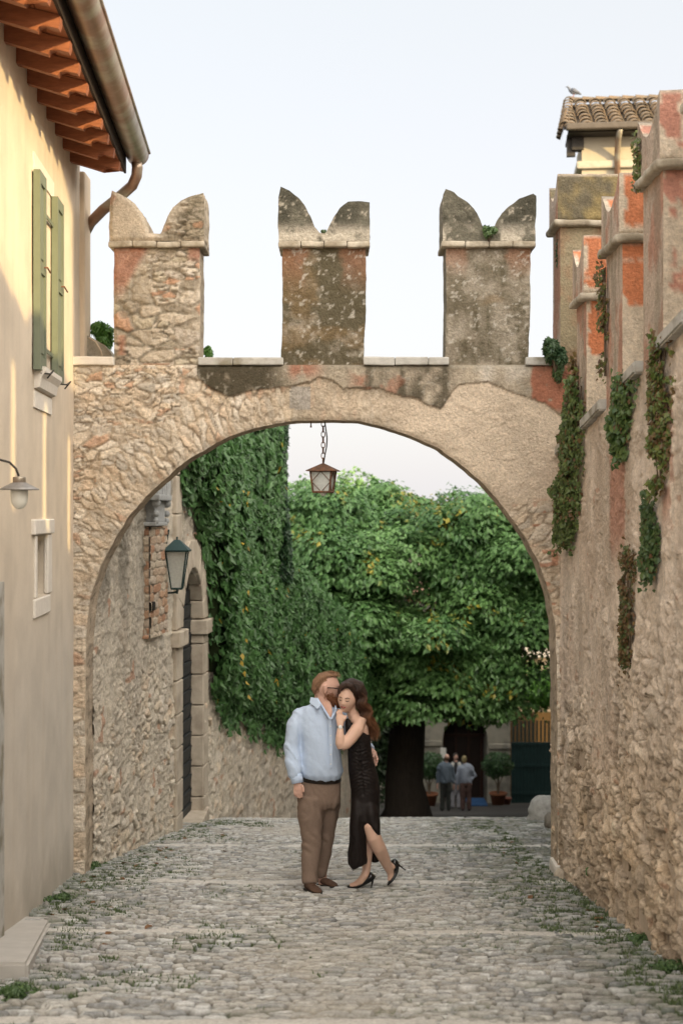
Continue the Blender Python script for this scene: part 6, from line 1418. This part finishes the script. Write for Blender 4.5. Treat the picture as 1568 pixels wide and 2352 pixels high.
def bf_m(r_, n):
    t = r_.random(n); xs = np.interp(t, [0, .4, 1], [753, 763, 774]) + r_.normal(size=n) * 6; ys = np.interp(t, [0, .4, 1], [1592, 1606, 1624]) + r_.normal(size=n) * 3; P = np.stack([(xs - 784) / F * 11.8, 11.86 - .075 * np.exp(-((t - .2) / .8) ** 2) + r_.normal(size=n) * .006, (1176 - ys) / F * 11.8], 1); return P, np.tile([.3, -1, 0], (n, 1))
fibres('beard_hairs', 700, bf_m, .022, M_hair_attr, bd, (.20, .08, .035), 6, .12, (.3, -.1, -.9), .3)
mb = MB()
for s_ in (-1, 1): mb.tube([HMm @ Vector((s_ * .094, .02, .014)), HMm @ Vector((s_ * .090, -.05, .016)), HMm @ Vector((s_ * .070, -.100, .012))], .0042, 6)
for s_ in (-1, 1): mb.loft([HMm @ Vector((s_ * .035, -.108, .022)), HMm @ Vector((s_ * .035, -.110, .006)), HMm @ Vector((s_ * .035, -.106, -.014))], [(.010, .024), (.012, .029), (.008, .022)], 12)
mb.build('sunglasses', M_leather, man, smooth=True)
mb = MB(); mb.tube([pt(678, 1813.5, 11.659), pt(683, 1814, 11.656)], .003, 6); mb.build('ring', M_silver, man)

# --- the woman
wom = empty('person', pt(830, 2040, 11.8), 'woman with long wavy brown hair in a black slit dress and stiletto heels', 'person')
HW = HM(pt(797, 1606, 11.70), -21, 1, 6)
mb = MB(); head_pts(mb.bm, HW, .98, True)
L(mb, [(803, 1612, 11.74, .045, .05), (807, 1632, 11.75, .043, .045), (812, 1645, 11.76, .050, .05), (818, 1656, 11.77, .085, .06), (822, 1672, 11.78, .085, .075), (824, 1690, 11.79, .085, .085), (825, 1720, 11.79, .075, .085), (828, 1760, 11.80, .09, .09), (838, 1810, 11.80, .10, .10), (838, 1850, 11.80, .10, .09)], 18)
L(mb, [(812, 1650, 11.74, .045, .045), (826, 1658, 11.71, .057, .055), (820, 1675, 11.67, .056, .052), (806, 1694, 11.63, .053, .048), (793, 1708, 11.60, .050, .046), (783, 1714, 11.585, .042, .040)], 16)
L(mb, [(785, 1716, 11.59, .040, .04), (781, 1706, 11.58, .040, .038), (780.5, 1693, 11.585, .036, .034), (781, 1680, 11.60, .029, .026), (781.5, 1670, 11.61, .0245, .02), (781, 1660, 11.62, .030, .018), (781, 1650, 11.63, .037, .017), (782, 1643, 11.64, .036, .014), (783, 1640, 11.645, .03, .011)], 16)
for k, (fx, ln, lean) in enumerate(((774.2, 7, -1.4), (777.6, 11, -1), (781.2, 12, -.5), (784.8, 9.5, .5))):
    finger(mb, [pt(fx, 1645, 11.64), pt(fx + lean * .4, 1641 - ln * .35, 11.635), pt(fx + lean * .8, 1641 - ln * .7, 11.645), pt(fx + lean, 1641 - ln, 11.66)], .0074)
finger(mb, [pt(789, 1657, 11.63), pt(793, 1650, 11.625), pt(795.5, 1643, 11.635)], .009)
# legs: standing leg, and the lifted one with the knee bent
L(mb, [(836, 1840, 11.82, .085, .09), (838, 1890, 11.84, .062, .065), (841, 1925, 11.85, .050, .05), (842, 1955, 11.86, .052, .052), (841.5, 1980, 11.86, .042, .043), (841, 1998, 11.86, .035, .037), (838, 2010, 11.85, .034, .042), (828, 2024, 11.85, .032, .038), (816, 2033, 11.86, .030, .022), (804, 2036, 11.87, .026, .014)], 16)
L(mb, [(840, 1840, 11.80, .07, .07), (845, 1875, 11.75, .055, .06), (850, 1898, 11.71, .057, .06), (858, 1922, 11.71, .060, .061), (869, 1946, 11.75, .058, .059), (880, 1968, 11.82, .050, .05), (889, 1988, 11.88, .040, .04), (896, 2002, 11.92, .032, .034), (898, 2014, 11.93, .030, .034), (895, 2024, 11.92, .024, .025)], 16)
L(mb, [(889, 1985, 11.88, .035, .035), (899, 1992, 11.92, .033, .035), (905, 1988, 11.94, .024, .028)], 12)
mb.build('body', M_skin_w, wom, voxel=.0058, sm=2)
mb = MB()
L(mb, [(797, 1650, 11.72, .012, .02), (800, 1662, 11.71, .030, .05), (806, 1676, 11.725, .050, .075), (818, 1690, 11.76, .080, .098), (824, 1697, 11.78, .096, .105), (825.5, 1715, 11.79, .097, .108), (826, 1738, 11.79, .100, .105), (830, 1762, 11.80, .112, .11), (836, 1790, 11.80, .121, .118), (839, 1815, 11.80, .122, .12), (838.5, 1840, 11.80, .120, .12), (838.5, 1862, 11.79, .119, .125), (839, 1880, 11.79, .117, .125), (840, 1886, 11.79, .112, .115)], 28, 2.2)
L(mb, [(824, 1815, 11.78, .04, .06), (821, 1845, 11.765, .056, .085), (822, 1872, 11.745, .063, .085), (821.5, 1900, 11.74, .064, .08), (821.5, 1935, 11.74, .064, .08), (819.5, 1962, 11.74, .073, .085), (821, 1978, 11.74, .076, .088), (825, 1988, 11.74, .062, .08)], 20, 2.3)
L(mb, [(846, 1830, 11.78, .05, .07), (850, 1855, 11.745, .062, .085), (853, 1870, 11.73, .062, .088), (857, 1886, 11.72, .055, .08), (862, 1900, 11.71, .036, .07), (868, 1916, 11.73, .012, .05)], 16)
L(mb, [(852, 1850, 11.84, .064, .085), (855, 1864, 11.88, .058, .07), (856, 1900, 11.90, .052, .06), (857, 1940, 11.92, .046, .055), (860, 1965, 11.93, .038, .05), (861, 1978, 11.93, .032, .045)], 20, 2.3)
dr = mb.build('dress', M_dress, wom, voxel=.008, sm=4)
def ruche(o):
    me = o.data; n = len(me.vertices); co = np.empty(n * 3); me.vertices.foreach_get('co', co); co = co.reshape(-1, 3); no = np.empty(n * 3); me.vertices.foreach_get('normal', no); no = no.reshape(-1, 3)
    x = co[:, 0] / co[:, 1] * F + 784; y = 1176 - co[:, 2] / co[:, 1] * F; cx = 822 + (y - 1690) * .09; d = np.abs(x - cx)
    m = sst(1695, 1715, y) * sst(1835, 1815, y); f = np.abs(((y + .35 * d * np.sign(1770 - y) + 14 * fbm(x * .07, y * .09, 3)) / 7.5) % 1 * 2 - 1)
    seam = np.exp(-(d / 2.2) ** 2); f = sst(.1, .9, f + .5 * (fbm(x * .25, y * .6, 5) - .5)); co += no * (m * (.010 * (f - .5) * sst(34, 4, d)) - seam * .012 * m)[:, None]; me.vertices.foreach_set('co', co.ravel()); me.update()
ruche(dr)
wrinkle(dr, .012, 8, .5, 1.2, 12, lambda c: 1.0 * sst(-2.45, -2.6, c[:, 2]))
# stilettos
def sweep(mb, P, rows): mb.loft([pt(*p) for p in P], rows, 14)
mb = MB(); sweep(mb, [(792.5, 2035.5, 11.90), (800, 2036.5, 11.88), (812, 2037, 11.87), (822, 2035, 11.86), (832, 2029, 11.855), (843, 2021, 11.85), (852, 2013, 11.85), (856, 2008, 11.85)], [(.004, .008), (.012, .026), (.014, .038), (.017, .040), (.022, .036), (.030, .034), (.036, .034), (.032, .030)])
mb.tube([pt(854, 2018, 11.85), pt(855, 2026, 11.85), pt(853, 2034, 11.85), pt(852, 2043, 11.85)], [.018, .009, .005, .0045], 8); mb.build('stiletto', M_patent, wom, smooth=True)
mb = MB(); sweep(mb, [(889.5, 2034, 11.90), (893, 2028, 11.91), (899, 2021, 11.92), (905, 2011, 11.93), (909, 2001, 11.94), (909, 1990, 11.94), (906, 1981, 11.94), (903, 1975, 11.94)], [(.004, .008), (.012, .028), (.017, .036), (.020, .036), (.022, .034), (.028, .034), (.030, .033), (.022, .026)])
mb.tube([pt(910, 1984, 11.94), pt(917, 1988, 11.95), pt(924, 1993.5, 11.96), pt(930.5, 1998.5, 11.97)], [.018, .008, .005, .0045], 8); mb.build('stiletto', M_patent, wom, smooth=True)
# watch
mb = MB(); L(mb, [(781.5, 1667.5, 11.612, .0265, .0225), (781.5, 1672.5, 11.608, .0275, .0235)], 18); w_ = mb.build('watch', mat('watch_strap', (.12, .11, .10), .35, metal=.6, bump=0), wom, smooth=True)
mb = MB(); mb.ball(pt(781.5, 1670, 11.585), (.017, .006, .017), 3); mb.build('watch_face', mat('watch_dial', (.75, .76, .76), .2, bump=0, var=0), w_, smooth=True)
# face details, placed on the head in its own frame
def face_y(x, z):   # front of the face at (x, z) in head units (approx. of head_pts)
    dz = z / .116; lo = max(0, -dz); wx = .076 * (1 - .36 * lo ** 1.6 - .05 * lo); rr = 1 - dz ** 2 - (x / wx) ** 2
    return -.090 * math.sqrt(max(rr, .02)) * (1 - .06 * lo)
def fp(x, z, off=0): return HW @ (Vector((x, face_y(x, z) - off, z)) * .98)
mb = MB()
for s_ in (-1, 1): mb.tube([fp(s_ * .017, .001, -.002), fp(s_ * .030, -.004, -.001), fp(s_ * .045, .001, -.002)], [.0018, .0038, .0018], 6)
mb.build('eyelashes', M_lash, wom)
mb = MB()
for s_ in (-1, 1): mb.tube([fp(s_ * .014, .020, .001), fp(s_ * .032, .026, .002), fp(s_ * .050, .019, .001)], [.0026, .0032, .0016], 6)
mb.build('eyebrows', mat('brow', (.06, .03, .02), .8, bump=0), wom)
mb = MB(); mb.tube([fp(-.026, -.050, .003), fp(-.012, -.054, .008), fp(0, -.0545, .009), fp(.012, -.054, .008), fp(.026, -.050, .003)], [.001, .0038, .0036, .0038, .001], 6); mb.tube([fp(-.024, -.052, .003), fp(-.010, -.062, .008), fp(0, -.0635, .008), fp(.010, -.062, .008), fp(.024, -.052, .003)], [.001, .0034, .0036, .0034, .001], 6); mb.build('lips', M_lip, wom)
mb = MB(); mb.tube([fp(-.017, -.0545, .006), fp(0, -.0585, .0095), fp(.017, -.0545, .006)], [.001, .0028, .001], 6); mb.build('teeth', M_teeth, wom)
# hair: cap volume plus long wavy locks
def strands(name, curves, r0, cols, parent):
    a = Acc(); k4 = 5
    for (P, rr), cc in zip(curves, cols):
        P = np.array(P); n = len(P); T = np.gradient(P, axis=0); T /= np.linalg.norm(T, axis=1, keepdims=True) + 1e-9; u = np.cross(T, [0.1, 1, .2]); u /= np.linalg.norm(u, axis=1, keepdims=True) + 1e-9; w = np.cross(T, u)
        an = np.arange(k4) * 2 * math.pi / k4; rad = rr * np.interp(np.linspace(0, 1, n), [0, .1, .7, 1], [.6, 1, .9, .15])
        V = P[:, None] + (u[:, None] * np.cos(an)[None, :, None] + w[:, None] * np.sin(an)[None, :, None]) * rad[:, None, None]
        ix = np.arange(n * k4).reshape(n, k4); q = np.stack([ix[:-1], np.roll(ix, -1, 1)[:-1], np.roll(ix, -1, 1)[1:], ix[1:]], -1).reshape(-1, 4); a.add(V.reshape(-1, 3), q, np.repeat(cc, k4, axis=0))
    return a.build(name, M_hair_attr, parent)
mb = MB()
mb.loft([pt(795, 1566.5, 11.74), pt(808, 1567, 11.76), pt(820, 1577, 11.79), pt(828, 1595, 11.80), pt(832, 1620, 11.82), pt(838, 1645, 11.83), pt(845, 1668, 11.84), (pt(853, 1686, 11.85))], [(.012, .05), (.035, .075), (.060, .088), (.060, .08), (.042, .06), (.028, .04), (.018, .03), (.008, .015)], 18)
mb.loft([pt(800, 1567, 11.74), pt(788, 1572, 11.74), pt(781, 1583, 11.75), pt(778.5, 1597, 11.77)], [(.012, .05), (.022, .07), (.022, .07), (.008, .04)], 14)
mb.loft([pt(784, 1583, 11.668), pt(789, 1576, 11.655), pt(796, 1572.5, 11.648), pt(804, 1575, 11.652), pt(811, 1584, 11.665), pt(815, 1598, 11.685)], [(.010, .03), (.020, .04), (.026, .045), (.026, .045), (.022, .04), (.012, .03)], 14)
mb.build('hair', mat('dark_brown_hair', (.035, .018, .012), .5, var=.4, vscale=20, bump=.8, bscale=60, stretch=(4, 4, .7)), wom, voxel=.007, sm=3)
r_ = np.random.default_rng(9); cv = []; cl = []
for k in range(620):
    a = r_.random(); b_ = r_.normal(); ex = 837 + 27 * a + 3 * b_; ey = 1672 + 26 * r_.random() + (6 if a > .5 else 0); ph = r_.random() * 6.3; dep = r_.uniform(-.075, .06)
    ctrl = [(797 + 8 * r_.random(), 1566 + 2 * r_.random(), 11.70 + .08 * r_.random()), (812 + 10 * a, 1572 - 2 * a + 8 * (1 - a), 11.72 + dep), (820 + 13 * a, 1592, 11.74 + dep), (824 + 20 * a, 1618, 11.76 + dep), (829 + 25 * a, 1645, 11.79 + dep * .8), (ex, ey, 11.82 + dep * .6)]
    Q = np.array([pt(*c) for c in ctrl]); t = np.linspace(0, 5, 40); P = np.stack([np.interp(t, range(6), Q[:, j]) for j in range(3)], 1)
    for _ in range(3): P[1:-1] = (P[:-2] + 2 * P[1:-1] + P[2:]) / 4
    ph = 1.3 * r_.random() + 2 * (dep > 0); am = .024 * (t / 5) ** .6; P[:, 0] += am * np.sin(t * 5.5 + ph) + .003 * b_; P[:, 1] += am * .8 * np.cos(t * 5.1 + ph)
    cv.append((P, r_.uniform(.0016, .0036))); sh_ = .6 + .8 * r_.random(); red = np.clip((t / 5 - .35) * 1.5, 0, 1) * (.3 + .7 * a)
    cl.append(mix(C3(.032, .017, .012), C3(.24, .105, .05), red) * sh_)
for k in range(90):
    a = r_.random(); ctrl = [(797 + 3 * r_.random(), 1566.5, 11.68 + .06 * r_.random()), (789 - 3 * a, 1570 + 2 * a, 11.66 + .08 * r_.random()), (783 - 4 * a, 1580, 11.66 + .08 * r_.random()), (781 - 3 * a, 1592, 11.69 + .06 * r_.random()), (777.5 + a, 1606 + 8 * r_.random(), 11.76)]
    Q = np.array([pt(*c) for c in ctrl]); t = np.linspace(0, 4, 16); P = np.stack([np.interp(t, range(5), Q[:, j]) for j in range(3)], 1); P[1:-1] = (P[:-2] + 2 * P[1:-1] + P[2:]) / 4; P[1:-1] = (P[:-2] + 2 * P[1:-1] + P[2:]) / 4
    cv.append((P, r_.uniform(.002, .004))); cl.append(np.tile(C3(.05, .025, .016) * (.6 + .9 * r_.random()), (16, 1)))
for k in range(120):   # locks framing the face on the right, and over the forehead
    a = r_.random(); ctrl = [(796.5 + 2 * r_.random(), 1567 + r_.random(), 11.655 + .02 * a), (803 + 3 * a, 1573 + 2 * r_.random(), 11.625 + .04 * a), (810 + 4 * a, 1585, 11.63 + .04 * a), (813.5 + 5 * a, 1600, 11.65 + .04 * a), (817 + 7 * a, 1618, 11.69 + .05 * a), (824 + 10 * a, 1640, 11.76 + .05 * a)]
    Q = np.array([pt(*c) for c in ctrl]); t = np.linspace(0, 5, 24); P = np.stack([np.interp(t, range(6), Q[:, j]) for j in range(3)], 1)
    for _ in range(3): P[1:-1] = (P[:-2] + 2 * P[1:-1] + P[2:]) / 4
    P[:, 0] += .004 * np.sin(t * 4 + a * 6); cv.append((P, r_.uniform(.002, .004))); cl.append(np.tile(C3(.055, .027, .017) * (.6 + .9 * r_.random()), (24, 1)))
for k in range(60):
    a = r_.random(); ctrl = [(795.5 - r_.random(), 1567 + r_.random(), 11.655 + .02 * a), (789 - 2 * a, 1572 + r_.random(), 11.63 + .03 * a), (783.5 - 3 * a, 1582, 11.635 + .03 * a), (780.5 - 3 * a, 1594, 11.66 + .03 * a), (778 - a, 1606, 11.70)]
    Q = np.array([pt(*c) for c in ctrl]); t = np.linspace(0, 4, 16); P = np.stack([np.interp(t, range(5), Q[:, j]) for j in range(3)], 1); P[1:-1] = (P[:-2] + 2 * P[1:-1] + P[2:]) / 4
    cv.append((P, r_.uniform(.002, .0038))); cl.append(np.tile(C3(.055, .027, .017) * (.6 + .9 * r_.random()), (16, 1)))
strands('hair_locks', cv, 0, cl, wom)['kind'] = 'stuff'

# --- three people in the courtyard
def bystander(label, x, yf, yh, Y, shirt, trou, hair, dx=0, lean=0, back=True, extra=None, arm='down', bald=False, seed=1, coat=None):
    H = (yf - yh) / F * Y; b = Vector(((x - 784) / F * Y, Y, float(zg(Y)) + .01)); z = lambda f: b.z + f * H; p = lambda u, f, d=0: Vector((b.x + u * H / 1.75 + lean * f * .06, b.y + d, z(f)))
    t = empty('person', b, label, 'person'); k = H / 1.75
    mb = MB(); head_pts(mb.bm, Matrix.Translation(p(dx, .935)) @ Matrix.Rotation(R(180 if back else 0), 4, 'Z'), 1.0 * k, nu=20, nv=14)
    mb.loft([p(dx * .9, .90), p(dx * .4, .85), p(0, .80), p(0, .62), p(0, .52)], [(.05 * k, .05 * k), (.055 * k, .055 * k), (.14 * k, .08 * k), (.12 * k, .09 * k), (.13 * k, .09 * k)], 12)
    for s_ in (-1, 1):
        el = .30 if arm == 'akimbo' and s_ > 0 else .24; hx = .17 if arm == 'akimbo' and s_ > 0 else .25; hz = .56 if arm == 'akimbo' and s_ > 0 else .46
        mb.loft([p(s_ * .17, .79), p(s_ * el, .63), p(s_ * hx, hz), p(s_ * hx, hz - .05)], [(.045 * k, .045 * k), (.036 * k, .036 * k), (.026 * k, .026 * k), (.035 * k, .02 * k)], 10)
        for q_ in range(5): mb.tube([p(s_ * hx + (q_ - 2) * .014, hz - .05), p(s_ * hx + (q_ - 2) * .016, hz - (.085 if q_ != 0 else .07))], .008 * k, 5)
        mb.loft([p(s_ * .09, .50), p(s_ * .10, .27), p(s_ * .10, .03)], [(.07 * k, .07 * k), (.05 * k, .05 * k), (.035 * k, .04 * k)], 10)
    mb.build('body', M_skin_m, t, voxel=.016, sm=2)
    mb = MB(); mb.loft([p(dx * .5, .855), p(0, .82), p(0, .78), p(0, .68), p(0, .58), p(0, .50)], [(.07 * k, .07 * k), (.17 * k, .11 * k), (.205 * k, .13 * k), (.185 * k, .14 * k), (.185 * k, .14 * k), (.19 * k, .13 * k)], 18)
    for s_ in (-1, 1):
        el = .31 if arm == 'akimbo' and s_ > 0 else .25; hx = .19 if arm == 'akimbo' and s_ > 0 else .255; hz = .575 if arm == 'akimbo' and s_ > 0 else .475
        mb.loft([p(s_ * .15, .81), p(s_ * .20, .76), p(s_ * el, .63), p(s_ * hx, hz)], [(.06 * k, .07 * k), (.065 * k, .07 * k), (.058 * k, .058 * k), (.042 * k, .042 * k)], 12)
    o = mb.build('shirt', mat('cloth', shirt, .85, var=.15, vscale=8, bump=.5, bscale=9, bdist=.04), t, voxel=.02, sm=3); wrinkle(o, .03, 5, 2, 2, seed)
    mb = MB(); mb.loft([p(0, .53), p(0, .50), p(0, .46)], [(.165 * k, .12 * k), (.18 * k, .135 * k), (.17 * k, .12 * k)], 16)
    for s_ in (-1, 1): mb.loft([p(s_ * .085, .48), p(s_ * .09, .40), p(s_ * .095, .25), p(s_ * .10, .10), p(s_ * .10, .03)], [(.10 * k, .11 * k), (.092 * k, .10 * k), (.075 * k, .08 * k), (.068 * k, .075 * k), (.068 * k, .075 * k)], 14)
    o = mb.build('trousers', mat('cloth_b', trou, .9, var=.15, vscale=8, bump=.5, bscale=9, bdist=.04), t, voxel=.02, sm=2); wrinkle(o, .02, 5, 1, 3, seed)
    for s_ in (-1, 1):
        mb = MB(); dd = 1 if back else -1; mb.loft([p(s_ * .10, .02, -dd * .05), p(s_ * .10, .03, dd * .02), p(s_ * .11, .018, dd * .14), p(s_ * .11, .012, dd * .19)], [(.04, .03), (.045, .035), (.045, .025), (.02, .015)], 10, ydir=Vector((0, 0, 1))); mb.build('shoe', M_leather, t, smooth=True)
    if not bald:
        mb = MB(); hc = p(dx, .948, -.015 if back else .02); mb.ball(hc, (.088 * k, .10 * k, .108 * k), 3, .05, seed); 
        if back: mb.ball(hc + Vector((0, -.01, -.05)), (.085 * k, .09 * k, .08 * k), 3, .05, seed + 1)
        mb.build('hair', mat('hair_c', hair, .7, var=.3, vscale=25, bump=.5), t, voxel=.014, sm=2)
    else:
        mb = MB(); hc = p(dx, .925, -.012); mb.ball(hc, (.086 * k, .098 * k, .075 * k), 3); mb.build('hair', mat('hair_c', hair, .7, var=.3), t, smooth=True)
    if coat:
        for s_ in (-1, 1):
            mb = MB(); mb.loft([p(s_ * .09, .84, -.06), p(s_ * .13, .76, -.11), p(s_ * .13, .55, -.12), p(s_ * .14, .36, -.11)], [(.05 * k, .07 * k), (.075 * k, .06 * k), (.08 * k, .06 * k), (.09 * k, .07 * k)], 12); mb.build('coat_front', mat('white_linen', coat, .85, var=.1, bump=.3, bscale=10), t, smooth=True)
    return t
bystander('person seen from behind in a blue-grey shirt and dark trousers, left of the courtyard trio', 1022, 1864, 1733, 43.5, (.10, .13, .165), (.03, .033, .03), (.08, .05, .03), .03, .3, True, bald=True, seed=4)
bystander('person facing the camera in an open white coat between the two seen from behind', 1046, 1856, 1729, 45.5, (.03, .03, .035), (.25, .25, .27), (.03, .02, .015), 0, 0, False, seed=5, coat=(.38, .375, .35))
bystander('blonde person seen from behind in pale blue shirt, hand on hip', 1069, 1862, 1736, 44.0, (.25, .285, .35), (.085, .052, .045), (.20, .16, .08), -.04, -.2, True, arm='akimbo', seed=6)
